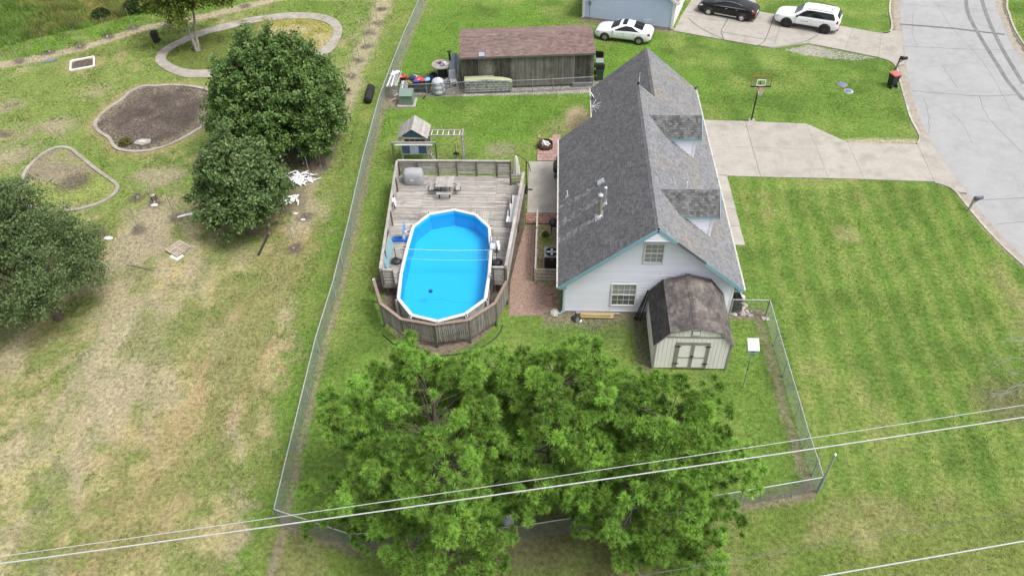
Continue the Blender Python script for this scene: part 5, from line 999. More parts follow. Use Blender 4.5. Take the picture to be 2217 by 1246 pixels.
pbeam('end_rail', 'play_wood', mb_, (.05, -.42, 2.14), (.05, .42, 2.14), .06, .1)
for k in range(6): pbeam('rung', 'trim_white', mb_, (-2.0+.37*k, -.32, 2.1), (-2.0+.37*k, .32, 2.1), .035, .035)
for k in range(6): pbeam('ladder_rung', 'play_wood', mb_, (0, -.34, .3+.3*k), (0, .34, .3+.3*k), .04, .05)
sw_ = thing('swing_frame', 'wooden swing beam frame in front of the play tower', 'swing frame', (-9.1, 42.2, 0)); pbeam('beam', 'play_wood', sw_, (-1.5, 0, 2.2), (1.42, .02, 2.2), .09, .12); pbeam('white_strip', 'trim_white', sw_, (-1.25, -.09, 2.1), (1.2, -.07, 2.1), .05, .07)
for x in (-1.45, 1.38): pbeam('post', 'post_wood', sw_, (x, 0, 0), (x, 0, 2.18), .09, .09)
bc = thing('post_crossbar', 'short weathered post with a black clamp standing on the back lawn', 'post', (-6.55, 43.2, 0)); m = MB(); m.tube((0, 0, 0), (.02, 0, 1.55), .05, n=8); m.build('post', 'play_wood', bc); m = MB(); m.box((.0, -.05, .75), (.4, .12, .12)); m.box((0, -.05, .82), (.1, .1, .2)); m.build('clamp', 'black_metal', bc)
fp = thing('fire_pit', 'rusty round fire pit ring with burnt white logs inside', 'fire pit', (-.62, 45.1, 0)); m = MB(); m.lathe([(.5, 0), (.53, .02), (.53, .36), (.5, .37), (.49, .35), (.49, .1), (.02, .09)], (0, 0, 0), 24, cap=False); m.build('ring', 'rust', fp)
rf = random.Random(4)
for k in range(9): a = rf.uniform(0, 3.14); r_ = rf.uniform(0, .16); c = Vector((r_*math.cos(k*2.4), r_*math.sin(k*2.4), .2+.03*k)); d = Vector((math.cos(a), math.sin(a), rf.uniform(-.25, .25)))*.24; pbeam('log', 'ash_wood', fp, c-d, c+d, .1, .09)
ac = thing('air_conditioner', 'grey air conditioning unit beside the house wall', 'air conditioner', (-.05, 33.1, 0)); m = MB(); m.box((0, 0, .46), (.82, .82, .82)); m.build('cabinet', 'black_metal', ac); m = MB(); m.box((0, 0, .9), (.86, .86, .07)); m.build('top_panel', 'ac_grey', ac); m = MB(); m.lathe([(.36, .0), (.36, .03), (.32, .035), (.32, .005)], (0, 0, .936), 20, cap=False); m.lathe([(.33, .0), (.005, .0)], (0, 0, .945), 20, cap=False); m.build('fan_well', 'dark_void', ac); m = MB()
for r_ in (.1, .18, .25, .31): m.path([(r_*math.cos(a), r_*math.sin(a), .965) for a in np.linspace(0, 6.283, 21)[:-1]], .006, 4, True)
m.build('fan_guard', 'black_metal', ac); m = MB(); m.lathe([(.1, 0), (.09, .03), (.01, .05)], (0, 0, .955), 12); m.build('fan_hub', 'galv', ac)
for a in range(4): m = MB(); m.beam((.08*math.cos(a*1.57), .08*math.sin(a*1.57), .955), (.3*math.cos(a*1.57), .3*math.sin(a*1.57), .952), .13, .008); m.build('fan_blade', 'metal_vent', ac)
m = MB(); m.box((0, -.415, .72), (.16, .01, .05)); m.build('badge', 'label_orange', ac); m = MB(); m.path([(.25, .45, .4), (.2, .7, .25), (.32, 1.1, .45), (.5, 1.2, .9)], .03, 6); m.build('hose', 'white_plastic', ac); m = MB(); m.box((0, 0, .02), (1.0, 1.0, .05)); m.build('pad', 'dirt_stone', ac)
af = thing('rail_fence', 'low weathered board fence round the air conditioning unit', 'fence', (-.97, 34.1, 0))
for y in (2.6, .85, -.85, -2.5): piece('post', 'rail_wood', af, (0, y, .5), (.09, .09, 1.0))
for k in range(3):
    for y0_, y1_ in ((-2.5, -.85), (-.85, .85), (.85, 2.6)): pbeam('board', 'rail_wood', af, (.03, y0_, .32+.28*k), (.03, y1_, .32+.28*k), .03, .13)
pbeam('cap_board', 'rail_wood', af, (.02, -2.55, 1.02), (.02, .9, 1.02), .1, .035); pbeam('cap_board', 'rail_wood', af, (.02, 1.0, 1.12), (.02, 2.65, 1.12), .1, .035); piece('post', 'rail_wood', af, (1.28, -2.5, .5), (.09, .09, 1.0))
for k in range(4): pbeam('board', 'rail_wood', af, (.0, -2.52, .2+.25*k), (1.35, -2.52, .2+.25*k), .03, .1)
def kettle(name, label, x, y, s_=1.):
    o = thing(name, label, 'grill', (x, y, .04)); m = MB(); m.lathe([(.03, -.28), (.2, -.22), (.29, -.05), (.3, 0), (.29, .08), (.2, .2), (.05, .25), (.02, .28)], (0, 0, .78*s_), 16); m.build('kettle', 'black_metal', o); m = MB()
    for a in range(3): m.tube((.16*math.cos(a*2.1), .16*math.sin(a*2.1), .6*s_), (.27*math.cos(a*2.1), .27*math.sin(a*2.1), 0), .018)
    m.build('legs', 'black_metal', o); m = MB(); m.box((0, 0, .8*s_), (.64, .05, .03)); m.build('handle', 'galv', o)
kettle('kettle_grill', 'black kettle grill under the eave beside the brick strip', .02, 35.9); 
smk = thing('smoker_grill', 'dark covered smoker under the eave at the patio edge', 'grill', (.2, 41.6, .04)); m = MB(); m.lathe([(.05, -.5), (.24, -.46), (.26, -.2), (.26, .3), (.22, .48), (.05, .5)], (0, 0, .8), 14, axis='y'); m.build('drum', 'black_metal', smk); m = MB(); m.box((0, -.9, .7), (.4, .3, .04)); m.box((-.12, -.3, .35), (.05, .05, .7)); m.box((.12, .4, .35), (.05, .05, .7)); m.build('shelf_frame', 'black_metal', smk); m = MB(); m.tube((0, .35, 1.0), (0, .35, 1.35), .05); m.build('chimney', 'black_metal', smk)
for k, (x, y, a) in enumerate(((-.2, 30.7, .7), (-.17, 30.25, .1), (-.12, 29.85, 0))):
    o = thing('stepping_stone', ('diamond-laid stepping stone nearest the board fence', 'middle brown stepping stone on the gravel', 'reddish stepping stone nearest the house corner')[k], 'paving stone', (x, y, 0), a, 'stepping stones by the gravel'); piece('paver', 'paver_red', o, (0, 0, .035), (.38, .38, .05))
dsb = thing('splash_stone', 'pale flat rock under the downspout at the house corner', 'rock', (.15, 29.15, 0))
def rock(parent, name, c, s_, mat, r_):
    m = MB(); n = 7; v = []
    for z, k in ((-.3, .8), (.1, 1.), (.45, .7), (.6, .25)): v += [(c[0]+s_*k*(.8+.4*r_.random())*math.cos(2*math.pi*i/n), c[1]+s_*k*(.8+.4*r_.random())*math.sin(2*math.pi*i/n), c[2]+s_*z) for i in range(n)]
    m.add(v, [(i*n+k, i*n+(k+1) % n, (i+1)*n+(k+1) % n, (i+1)*n+k) for i in range(3) for k in range(n)]+[tuple(range(3*n, 4*n))]); return m.build(name, mat, parent)
rr = random.Random(8); rock(dsb, 'rock', (0, 0, .02), .3, 'stone', rr)
rbd = thing('rock_border', 'border of white rocks at the street-side house corner', 'rock border', (10.3, 30., 0))
for k in range(34):
    if k < 18: p = (.05+.12*math.sin(k), 1.3-1.75*k/18, .04)
    else: p = (-.65+.075*(k-18)*.95+rr.uniform(-.05, .05), -.62+rr.uniform(-.16, .14), .04)
    rock(rbd, 'rock', p, rr.uniform(.07, .15), 'stone', rr)
for k, p in enumerate(((11.25, 29.0), (11.45, 28.95))): o = thing('loose_rock', ('pale rock at the foot of the short fence corner post', 'small pale rock just beyond the fence corner post')[k], 'rock', (*p, 0)); rock(o, 'rock', (0, 0, .03), .16-.03*k, 'stone', rr)
lb = thing('lumber_stack', 'yellow lumber boards lying along the gable wall', 'lumber', (2.35, 28.95, 0))
for k, (x0, x1, y, z, w) in enumerate(((-.85, .95, -.08, .1, .18), (-.75, 1.0, .1, .1, .16), (-.8, .8, 0, .19, .2), (-1.05, 1.3, .22, .06, .12))): pbeam('board', 'new_wood' if k < 3 else 'play_wood', lb, (x0, y, z), (x1, y-.03, z), w, .07)
for x in (-.5, .6): pbeam('bearer', 'post_wood', lb, (x, -.2, .03), (x, .3, .03), .08, .05)
bb = thing('rubbish_bag', 'crumpled black bag by the lumber at the house corner', 'bag', (1.35, 28.75, 0)); rock(bb, 'bag', (0, 0, .06), .28, 'black_plastic', rr); rock(bb, 'torn_flap', (.15, -.15, .03), .12, 'cloth_white', rr)
st_ = thing('stick_pile', 'small pile of pale sticks below the lumber boards', 'stick pile', (2.2, 28.4, 0))
for k in range(16): a = rr.uniform(0, 6.28); L_ = rr.uniform(.2, .5); x, y = rr.uniform(-.5, .5), rr.uniform(-.35, .25); m = MB(); m.path([(x, y, .03+.01*k % .05), (x+L_*.5*math.cos(a), y+L_*.5*math.sin(a), .06), (x+L_*math.cos(a+.2), y+L_*math.sin(a+.2), .02)], [.014, .012, .006], 5); m.build('stick', 'dead_wood', st_)
# box on a pole beside the shed
fb = thing('pole_box', 'blue box with a white sloping lid on a steel pole beside the shed', 'post box', (9.4, 24.31, 0)); m = MB(); m.path([(0, 0, 0), (-.02, 0, 1.4), (-.06, 0, 2.75)], .026, 8); m.build('pole', 'steel', fb); m = MB(); m.lathe([(.045, -.05), (.045, .05)], (-.02, 0, 1.4), 8); m.build('clamp', 'black_metal', fb)
m = MB(); m.hexa([(-.28, -.2, 2.72), (.14, -.2, 2.72), (.14, .2, 2.72), (-.28, .2, 2.72), (-.28, -.2, 3.0), (.14, -.2, 3.0), (.14, .2, 3.22), (-.28, .2, 3.22)]); m.build('box', 'box_blue', fb); m = MB(); m.box((-.07, -.205, 2.83), (.2, .012, .05)); m.build('slot', 'ink', fb)
m = MB(); nlid = Vector((0, -.22, .4)).normalized(); m.slab([(-.33, -.26, 2.99), (.19, -.26, 2.99), (.19, .26, 3.28), (-.33, .26, 3.28)], nlid, .025); ld_ = m.build('lid', 'box_white', fb)
for k, (u0, u1) in enumerate(((-.15, .02), (-.24, .1), (-.2, .12), (-.26, .06), (-.18, .1))): t = .2+.14*(4-k); c = Vector((0, -.26+.52*t, 2.99+.29*t))+nlid*.003; m = MB(); m.beam(c+Vector((u0, 0, 0)), c+Vector((u1, 0, 0)), .018, .004, up=nlid); m.build('print_line', 'shed_trim', ld_)

# basketball hoop, bins, mailboxes, covers
bh = thing('basketball_hoop', 'basketball hoop with clear backboard on a black pole by the driveway', 'basketball hoop', (14.01, 48.6, 0)); m = MB(); m.path([(0, 0, 0), (-.02, -.1, 2.2), (-.06, -.3, 3.0)], .055, 10); m.build('pole', 'black_metal', bh)
m = MB(); m.beam((-.04, -.2, 2.9), (-.1, -.78, 3.3), .06, .1); m.beam((-.06, -.28, 3.05), (-.1, -.78, 3.65), .05, .06); m.build('bracket', 'black_metal', bh); bx_ = -.13
m = MB(); m.box((bx_, -.82, 3.55), (1.3, .02, .78)); bd_ = m.build('backboard', 'glass_board', bh)
gm = bpy.data.materials.new('clear_acrylic'); gm.use_nodes = True; q_ = gm.node_tree; q_.nodes.clear(); a_ = q_.nodes.new('ShaderNodeBsdfTransparent'); a_.inputs[0].default_value = (.9, .95, .93, 1); g_ = q_.nodes.new('ShaderNodeBsdfGlossy'); g_.inputs['Roughness'].default_value = .1; x_ = q_.nodes.new('ShaderNodeMixShader'); x_.inputs[0].default_value = .14; y_ = q_.nodes.new('ShaderNodeOutputMaterial')
q_.links.new(a_.outputs[0], x_.inputs[1]); q_.links.new(g_.outputs[0], x_.inputs[2]); q_.links.new(x_.outputs[0], y_.inputs[0]); bd_.data.materials.clear(); bd_.data.materials.append(gm)
def frame_rect(parent, name, c, w, h, t, mat, y):
    m = MB(); m.box((c[0], y, c[1]+h/2), (w+t, .03, t)); m.box((c[0], y, c[1]-h/2), (w+t, .03, t)); m.box((c[0]-w/2, y, c[1]), (t, .03, h-t)); m.box((c[0]+w/2, y, c[1]), (t, .03, h-t)); return m.build(name, mat, parent)
frame_rect(bh, 'board_frame', (bx_, 3.55), 1.3, .8, .045, 'orange_paint', -.835); frame_rect(bh, 'target_square', (bx_, 3.45), .55, .4, .04, 'trim_white', -.85); m = MB(); m.box((bx_, -.84, 3.17), (1.38, .05, .09)); m.build('bottom_pad', 'black_plastic', bh)
m = MB(); m.path([(bx_+.23*math.cos(a), -1.12+.23*math.sin(a), 3.12) for a in np.linspace(0, 6.283, 19)[:-1]], .015, 6, True); m.beam((bx_, -.84, 3.12), (bx_, -.9, 3.12), .16, .06); m.build('rim', 'bin_red', bh); m = MB()
for k in range(12):
    a = k*6.283/12
    for s_ in (1, -1): m.path([(bx_+.23*math.cos(a), -1.12+.23*math.sin(a), 3.11), (bx_+.17*math.cos(a+s_*.26), -1.12+.17*math.sin(a+s_*.26), 2.9), (bx_+.12*math.cos(a+s_*.52), -1.12+.12*math.sin(a+s_*.52), 2.7)], .008, 3)
tag(m.build('net', 'trim_white', bh), kind='stuff'); m = MB(); m.box((0, 0, .03), (.45, .35, .08)); m.build('footing', 'concrete', bh)
def wheelie(name, label, loc, rz, body, lid, open_=None, h=1.0, s_=1., group=None):
    o = thing(name, label, 'bin', loc, rz, group); m = MB(); w, d = .56*s_, .62*s_; m.hexa([(-w*.38, -d*.38, .05), (w*.38, -d*.38, .05), (w*.38, d*.36, .05), (-w*.38, d*.36, .05), (-w/2, -d/2, h), (w/2, -d/2, h), (w/2, d/2, h), (-w/2, d/2, h)]); m.box((0, 0, h-.03), (w+.05, d+.05, .05)); m.build('body', body, o)
    m = MB()
    if open_ is None: m.box((0, -.01, h+.035), (w+.07, d+.09, .05), 0, .96, .96); m.box((0, -.01, h+.07), (w*.8, d*.8, .03), 0, .9, .9)
    elif open_ == 'none': m.box((0, 0, h+.003), (w*.88, d*.88, .01))
    else: m.beam((0, d/2, h), (0, d/2+.18, h+.5), w+.05, .035, up=(0, 1, 0))
    m.build('lid' if open_ != 'none' else 'mouth', lid, o)
    m = MB(); m.tube((-w*.42, d/2+.07, h-.06), (w*.42, d/2+.07, h-.06), .018); m.box((-w*.4, d/2+.03, h-.06), (.03, .1, .04)); m.box((w*.4, d/2+.03, h-.06), (.03, .1, .04)); m.build('handle', body, o)
    for sx in (-1, 1): m = MB(); m.lathe([(.03, -.035), (.12, -.035), (.12, .035), (.03, .035)], (sx*(w*.38+.03), d*.4, .12), 14, axis='x'); m.build('wheel', 'black_plastic', o)
    return o
b1 = wheelie('wheelie_bin', 'black wheelie bin with a red lid at the kerb', (25.2, 53.45, 0), R(200), 'black_plastic', 'bin_red'); m = MB(); m.box((-.27, .05, .75), (.012, .16, .18)); m.build('sticker', 'trim_white', b1)
wheelie('field_bin', 'open black bin standing alone in the grass below the birch', (-34.2, 60.8, 0), R(15), 'black_plastic', 'dark_void', 'none', .95)
wheelie('wheelie_bin', 'black bin with its lid thrown open behind the barn end', (3.5, 56.6, 0), R(170), 'black_plastic', 'black_plastic', 'open')
wheelie('wheelie_bin', 'dark green bin with a pale grey lid beside the barn end', (3.42, 55.5, 0), R(180), 'bin_green', 'bin_greylid')
b4 = wheelie('wheelie_bin', 'overfull dark green bin with white rubbish nearest the barn fence', (3.45, 54.5, 0), R(178), 'bin_green', 'black_plastic', 'open'); rock(b4, 'rubbish', (0, 0, .95), .22, 'cloth_white', rr)
def mailbox(name, label, loc, rz, mat, lean=.0, woodm='play_wood'):
    o = thing(name, label, 'mailbox', loc, rz); m = MB(); m.beam((0, 0, 0), (lean, 0, .95), .1, .1); m.beam((lean-.1, 0, .86), (lean+.34, 0, .86), .08, .07); m.beam((lean*.6, 0, .55), (lean+.24, 0, .84), .06, .06); m.build('post', woodm, o); m = MB(); n = 9; pr = [(-.09, 0), (.09, 0)]+[(.09*math.cos(a), .12+.09*math.sin(a)) for a in np.linspace(0, math.pi, n)]; k = len(pr)
    m.add([(lean-.05, y, .9+z) for y, z in pr]+[(lean+.47, y, .9+z) for y, z in pr], [tuple(range(k)), tuple(range(k, 2*k))[::-1]]+[((i+1) % k, i, k+i, k+(i+1) % k) for i in range(k)], True); m.build('box', mat, o); m = MB(); m.box((lean+.48, 0, .99), (.02, .16, .19)); m.build('door', mat, o); m = MB(); m.box((lean+.2, -.1, 1.06), (.02, .012, .14)); m.box((lean+.23, -.1, 1.11), (.07, .012, .05)); m.build('flag', 'bin_red', o)
mailbox('mailbox', 'slate blue mailbox on a leaning wooden post at the front lawn kerb', (25.28, 38.4, 0), R(8), 'mail_blue', .06); mailbox('mailbox', 'black mailbox on a dark post beside the red-lidded bin', (26.3, 56.05, 0), R(-12), 'black_metal', .08, 'post_wood')
for k, (x, y, r_) in enumerate(((21.63, 53.66, .3), (21.85, 52.69, .26))):
    o = thing('utility_cover', ('larger blue utility cover set in the neighbouring lawn', 'smaller blue utility cover set in the neighbouring lawn')[k], 'utility cover', (x, y, 0), group='blue utility covers'); m = MB(); m.lathe([(r_+.1, 0), (r_+.1, .03), (r_, .035)], (0, 0, .0), 18); m.build('ring', ('paver_red', 'kerb')[k], o); m = MB(); m.lathe([(r_, 0), (r_*.95, .015), (.01, .02)], (0, 0, .03), 18); m.build('lid', 'cover_blue', o)

# ---- along the barn
tb = thing('transformer_box', 'pale green utility transformer box on a concrete pad', 'transformer', (-11.05, 50.9, 0)); m = MB(); m.box((0, -.05, .04), (1.35, 1.3, .12)); m.build('pad', 'concrete', tb); m = MB(); m.hexa([(-.5, -.45, .1), (.5, -.45, .1), (.5, .45, .1), (-.5, .45, .1), (-.5, -.45, .86), (.5, -.45, .86), (.5, .45, .98), (-.5, .45, .98)]); m.build('cabinet', 'util_green', tb)
for s_ in (-1, 1): piece('door', 'util_green', tb, (s_*.245, -.46, .47), (.475, .03, .68))
m = MB(); m.box((-.015, .02, .935), (.98, .92, .02)); mm = m.build('lid', 'util_green', tb); mm.rotation_euler.x = R(7.5); mm.location = (.015, .0, .0)
bo = thing('upturned_boat', 'olive flat-bottomed boat propped on its side against the barn', 'boat', (-5.05, 52.3, 0), R(2)); SX = [-1.78, -1.2, 0, 1., 1.55, 1.8]; WD = [(.06, 1.14), (.05, 1.17), (.04, 1.2), (.06, 1.13), (.14, 1.02), (.24, .9)]; m = MB(); v = []
for x, (z0, z1) in zip(SX, WD): v += [(x, .05, z0+.06), (x, .05, z1-.06), (x+.02, .36, z1+.04), (x+.02, .36, z0-.04)]
fs = []
for i in range(5): fs += [(4*i, 4*i+4, 4*i+5, 4*i+1), (4*i+1, 4*i+5, 4*i+6, 4*i+2), (4*i+4, 4*i, 4*i+3, 4*i+7)]
fs += [(0, 1, 2, 3), (23, 22, 21, 20)]; m.add(v, fs); m.build('hull', 'boat_hull', bo); m = MB(); m.add([(x, .042, a+.09) for x, (a, b_) in zip(SX[:5], WD)]+[(x, .042, b_-.09) for x, (a, b_) in zip(SX[:5], WD)], [(i, i+1, 5+i+1, 5+i) for i in range(4)]); m.build('bottom', 'boat_bottom', bo)
for k in range(5): t = k/4; pbeam('strake', 'trim_white', bo, (-1.74, .03, .15+.92*t), (1.5, .03, .24+.72*t), .02, .028)
pbeam('gunwale', 'boat_hull', bo, (-1.78, .36, 1.2), (.4, .36, 1.25), .08, .06)
wb = thing('water_tank', 'grey ribbed plastic water tank by the barn fence', 'tank', (-8.85, 52.35, 0)); m = MB(); m.lathe([(.4, .0), (.48, .06), (.5, .25), (.46, .36), (.44, .4), (.48, .46), (.5, .62), (.46, .74), (.44, .78), (.47, .84), (.46, 1.0), (.36, 1.12), (.2, 1.18), (.02, 1.19)], (0, 0, .02), 20); m.build('shell', 'tank_grey', wb); m = MB(); m.lathe([(.12, 0), (.12, .06), (.02, .07)], (.05, 0, 1.2), 12); m.build('cap', 'white_plastic', wb)
sp_ = thing('cable_spool_table', 'wooden cable spool used as a cluttered table by the barn', 'spool', (-8.85, 54.9, 0)); m = MB(); m.lathe([(.62, 0), (.62, .06)], (0, 0, .02), 24); m.build('bottom_disc', 'post_wood', sp_); m = MB(); m.lathe([(.36, .08), (.36, 1.0)], (0, 0, 0), 18); m.build('drum', 'charcoal', sp_); m = MB(); m.lathe([(.78, 0), (.8, .03), (.78, .07)], (0, 0, 1.0), 28); m.build('top_disc', 'play_wood', sp_)
for k, (nm, lb_, x, y, mt, s_) in enumerate((('rusty_pan', 'small rusty pan on the spool table', -.15, .1, 'rust', .13), ('paint_tin', 'pale tin on the spool table', .25, .15, 'cloth_white', .12), ('plastic_tub', 'grey tub on the spool table', .1, -.25, 'ac_grey', .14), ('cardboard_box', 'pinkish box on the spool table', -.3, .25, 'cloth_pink', .12), ('broken_tile', 'pale flat slab on the rim of the spool table', .42, -.2, 'stone', .16))):
    o = thing(nm, lb_, 'junk', (-8.85+x, 54.9+y, 1.07), k, 'clutter on the spool table'); m = MB(); m.lathe([(s_, 0), (s_*1.1, s_*.8), (s_*.9, s_*.85), (s_*.8, s_*.3), (.01, s_*.25)], (0, 0, 0), 10+k); m.build('shell', mt, o)
ch = thing('smoker_chimney', 'black capped stove pipe standing behind the spool table', 'stove pipe', (-8.25, 55.5, 0)); m = MB(); m.tube((0, 0, 0), (0, 0, 1.75), .08, n=10); m.build('pipe', 'black_metal', ch); m = MB(); m.lathe([(.2, 0), (.05, .09), (.01, .1)], (0, 0, 1.8), 12); m.build('cap', 'black_metal', ch)
tp = thing('leaning_tarp', 'blue-grey tarpaulin sheet leaning on the barn end', 'tarpaulin', (-7.8, 54.2, 0)); m = MB(); nx_, ny_ = 9, 9; rt = random.Random(6); v = []
for j in range(ny_):
    for i in range(nx_):
        u, w = i/8, j/8; v.append((-.55+.95*u*(1-.55*w)+.5*w, -.3+.5*w+.1*math.sin(u*7+w*3), 2.25*w*(1-.1*u)+.04*rt.random()+.05))
m.add(v, [(j*nx_+i, j*nx_+i+1, (j+1)*nx_+i+1, (j+1)*nx_+i) for j in range(ny_-1) for i in range(nx_-1)], True); m.add([(a-.02, b_+.03, c) for a, b_, c in v], [(j*nx_+i, (j+1)*nx_+i, (j+1)*nx_+i+1, j*nx_+i+1) for j in range(ny_-1) for i in range(nx_-1)], True); m.build('sheet', 'tarp', tp)
for k, (x0, y0_, x1, y1_, z1, mt, lb_) in enumerate(((-7.45, 53.4, -7.15, 53.3, 2.9, 'play_wood', 'tall pale batten leaning on the barn corner'), (-7.6, 53.3, -7.2, 53.2, 2.6, 'play_wood', 'shorter pale batten leaning beside the barn corner'), (-7.3, 53.0, -7.1, 53.1, 1.6, 'post_wood', 'dark batten leaning low on the barn corner'))):
    o = thing('leaning_batten', lb_, 'batten', (x0, y0_, 0), group='battens at the barn corner'); m = MB((x0, y0_, 0)); m.beam((x0, y0_, 0), (x1, y1_, z1), .07, .04); m.build('batten', mt, o)
pc = thing('plastic_chair', 'broken white plastic garden chair against the tarpaulin', 'chair', (-7.85, 53.55, 0), .3); m = MB()
for k in range(5): m.beam((-.2+.1*k, .1, .5), (-.22+.11*k, .22, 1.15), .05, .02)
m.beam((-.25, .22, 1.15), (.25, .22, 1.15), .05, .03); m.build('backrest', 'cloth_white', pc); m = MB(); m.box((0, -.1, .45), (.48, .46, .04)); m.build('seat', 'cloth_white', pc)
for sx in (-.2, .2):
    for sy in (-.28, .1): piece('leg', 'cloth_white', pc, (sx, sy, .22), (.05, .05, .44))
wn = thing('window_sash', 'old white window sash lying by the spool table', 'window sash', (-8.1, 53.75, 0), .2); frame_rect(wn, 'frame', (0, .0), .8, .5, .06, 'cloth_white', 0); wn.rotation_euler = (R(70), 0, R(15)); wn.location.z = .3
lad = thing('step_ladder', 'small bent metal step ladder by the water tank', 'ladder', (-7.75, 52.55, 0)); m = MB(); m.tube((-.45, 0, .5), (.3, .0, .72), .02); m.tube((-.45, .1, .15), (.35, .1, .3), .02); m.tube((.3, 0, .95), (.42, .05, .0), .02); m.tube((-.1, 0, .6), (-.05, .1, .22), .015); m.build('rails', 'galv', lad)
ck = thing('wire_cart', 'black wire cart heaped with clothes and toys by the barn', 'cart', (-10.35, 52.95, 0)); m = MB(); hw_, hd_ = .85, .6
for z in (.28, .6, .92): m.path([(-hw_, -hd_, z), (hw_, -hd_, z), (hw_, hd_, z), (-hw_, hd_, z)], .02, 6, True)
for k in range(12): x = -hw_+2*hw_*k/11; m.tube((x, -hd_, .28), (x, -hd_, .92), .01, n=5); m.tube((x, hd_, .28), (x, hd_, .92), .01, n=5)
for k in range(8): y = -hd_+2*hd_*k/7; m.tube((-hw_, y, .28), (-hw_, y, .92), .01, n=5); m.tube((hw_, y, .28), (hw_, y, .92), .01, n=5)
tag(m.build('basket', 'black_metal', ck), kind='stuff'); piece('tray', 'black_plastic', ck, (0, 0, .27), (1.66, 1.16, .03))
for sx in (-.65, .65):
    for sy in (-.6, .6): m = MB(); m.lathe([(.04, -.04), (.2, -.04), (.2, .04), (.04, .04)], (sx, sy, .2), 14, axis='y'); m.build('wheel', 'rubber', ck)
cols = [('cloth_white', 'white'), ('cloth_blue', 'blue'), ('cloth_navy', 'navy'), ('cloth_yellow', 'yellow'), ('cloth_pink', 'pink'), ('cloth_sky', 'sky blue'), ('cloth_red', 'red'), ('rubber', 'black')]
for k in range(16):
    mt, cn = cols[k % 8]; sp2 = k // 8; x, y, z = (rr.uniform(.06, .7) if sp2 else rr.uniform(-.7, -.06)), rr.uniform(-.42, .46), .62+.34*rr.random()
    o = thing('heaped_garment', 'crumpled %s item at the %s end of the wire cart' % (cn, ('rack', 'spool')[sp2]), 'clothing', (-10.35+x, 52.95+y, z), group='clothes heaped in the wire cart'); q = rock(o, 'cloth', (0, 0, 0), rr.uniform(.17, .28), mt, rr); q.scale = (rr.uniform(.9, 1.6), rr.uniform(.8, 1.3), rr.uniform(.6, 1.1)); q.rotation_euler.z = rr.uniform(0, 3)
rk = thing('pipe_rack', 'metal rack stacked with pale fence rails in the fence corner', 'rack', (-12.2, 52.5, 0))
for x in (-.45, .4):
    for y in (-.85, .9): piece('leg', 'steel', rk, (x, y, .5), (.05, .05, 1.0))
for y in (-.85, .9): piece('cross_bar', 'steel', rk, (-.02, y, .98), (.95, .05, .05))
for k in range(12): x = -.42+.075*k; pbeam('rail', ('galv', 'trim_white', 'galv', 'play_wood')[k % 4], rk, (x+rr.uniform(-.03, .03), -1.0+rr.uniform(-.15, .1), 1.04+.03*(k % 3)), (x+rr.uniform(0, .16), 1.1+rr.uniform(-.1, .25), 1.05+.03*(k % 3)), .05, .05)
pbeam('sheet', 'cloth_white', rk, (-.25, .5, 1.16), (.2, 1.1, 1.18), .35, .02)
for k in range(5): o = thing('leaning_pipe', ('bright aluminium pipe leaning nearest the transformer', 'second aluminium pipe leaning off the rack', 'dull grey pipe leaning off the rack', 'white pipe leaning off the rack', 'short pale pipe leaning at the rack front')[k], 'pipe', (-11.4-.12*k, 51.75+.05*k, 0), group='pipes leaning off the rack'); m = MB(); m.tube((0, 0, .02), (.28-.02*k, .75+.05*k, .95-.06*k), .055, n=10); m.build('pipe', ('galv', 'galv', 'steel', 'trim_white', 'galv')[k], o)
bk_ = thing('bucket', 'dark bucket with a red jacket over it beside the rack', 'bucket', (-11.65, 53.2, 0)); m = MB(); m.lathe([(.2, 0), (.27, .75), (.24, .75), (.2, .5), (.01, .48)], (0, 0, 0), 14); m.build('drum', 'rust', bk_); q = rock(bk_, 'jacket', (.05, .25, .8), .26, 'cloth_red', rr); rock(bk_, 'rag', (-.2, .1, .85), .15, 'cloth_pink', rr)
for k in range(8):
    x, y, z, L_, a = ((-8.6, 54.1, .1, .7, .4), (-8.3, 54.3, .16, .5, 1.9), (-7.9, 54.0, .12, .6, .9), (-7.6, 53.7, .3, .5, 1.2), (-11.9, 52.1, .1, .8, .5), (-11.2, 51.9, .06, .5, 2.2), (-12.3, 51.2, .05, .6, .3), (-9.9, 51.5, .05, .35, 1.))[k]; mt, cn = (('cloth_white', 'white'), ('rust', 'rusty brown'), ('galv', 'silvery'), ('charcoal', 'charred'))[k % 4]
    o = thing('scrap_plank', ('%s scrap strip lying in the junk heap beside the barn' if -9.5 < x < -7 else '%s scrap strip lying by the pipe rack and transformer') % cn, 'scrap', (x, y, 0), group='scrap strips in the junk by the barn'); d = Vector((math.cos(a)*L_/2, math.sin(a)*L_/2, .12)); m = MB(); m.beam(Vector((0, 0, z))-d, Vector((0, 0, z))+d, .14, .03); m.build('strip', mt, o)
for nm, lb_, x, y, rz_, mt in (('milk_crate', 'blue plastic crate behind the wire cart', -9.75, 54.15, .3, 'cloth_blue'), ('milk_crate', 'black plastic crate beside the spool table', -9.55, 54.75, .8, 'black_plastic'), ('milk_crate', 'white plastic crate between tank and wire cart', -9.3, 53.5, .1, 'cloth_white'), ('milk_crate', 'grey plastic crate by the broken garden chair', -8.4, 53.15, .5, 'ac_grey')):
    o = thing(nm, lb_, 'crate', (x, y, 0), rz_, 'crates in the junk by the barn'); piece('base', mt, o, (0, 0, .03), (.42, .34, .03))
    for sx, sy, w, d in ((0, -.17, .42, .02), (0, .17, .42, .02), (-.21, 0, .02, .34), (.21, 0, .02, .34)): piece('side', mt, o, (sx, sy, .18), (w, d, .3))
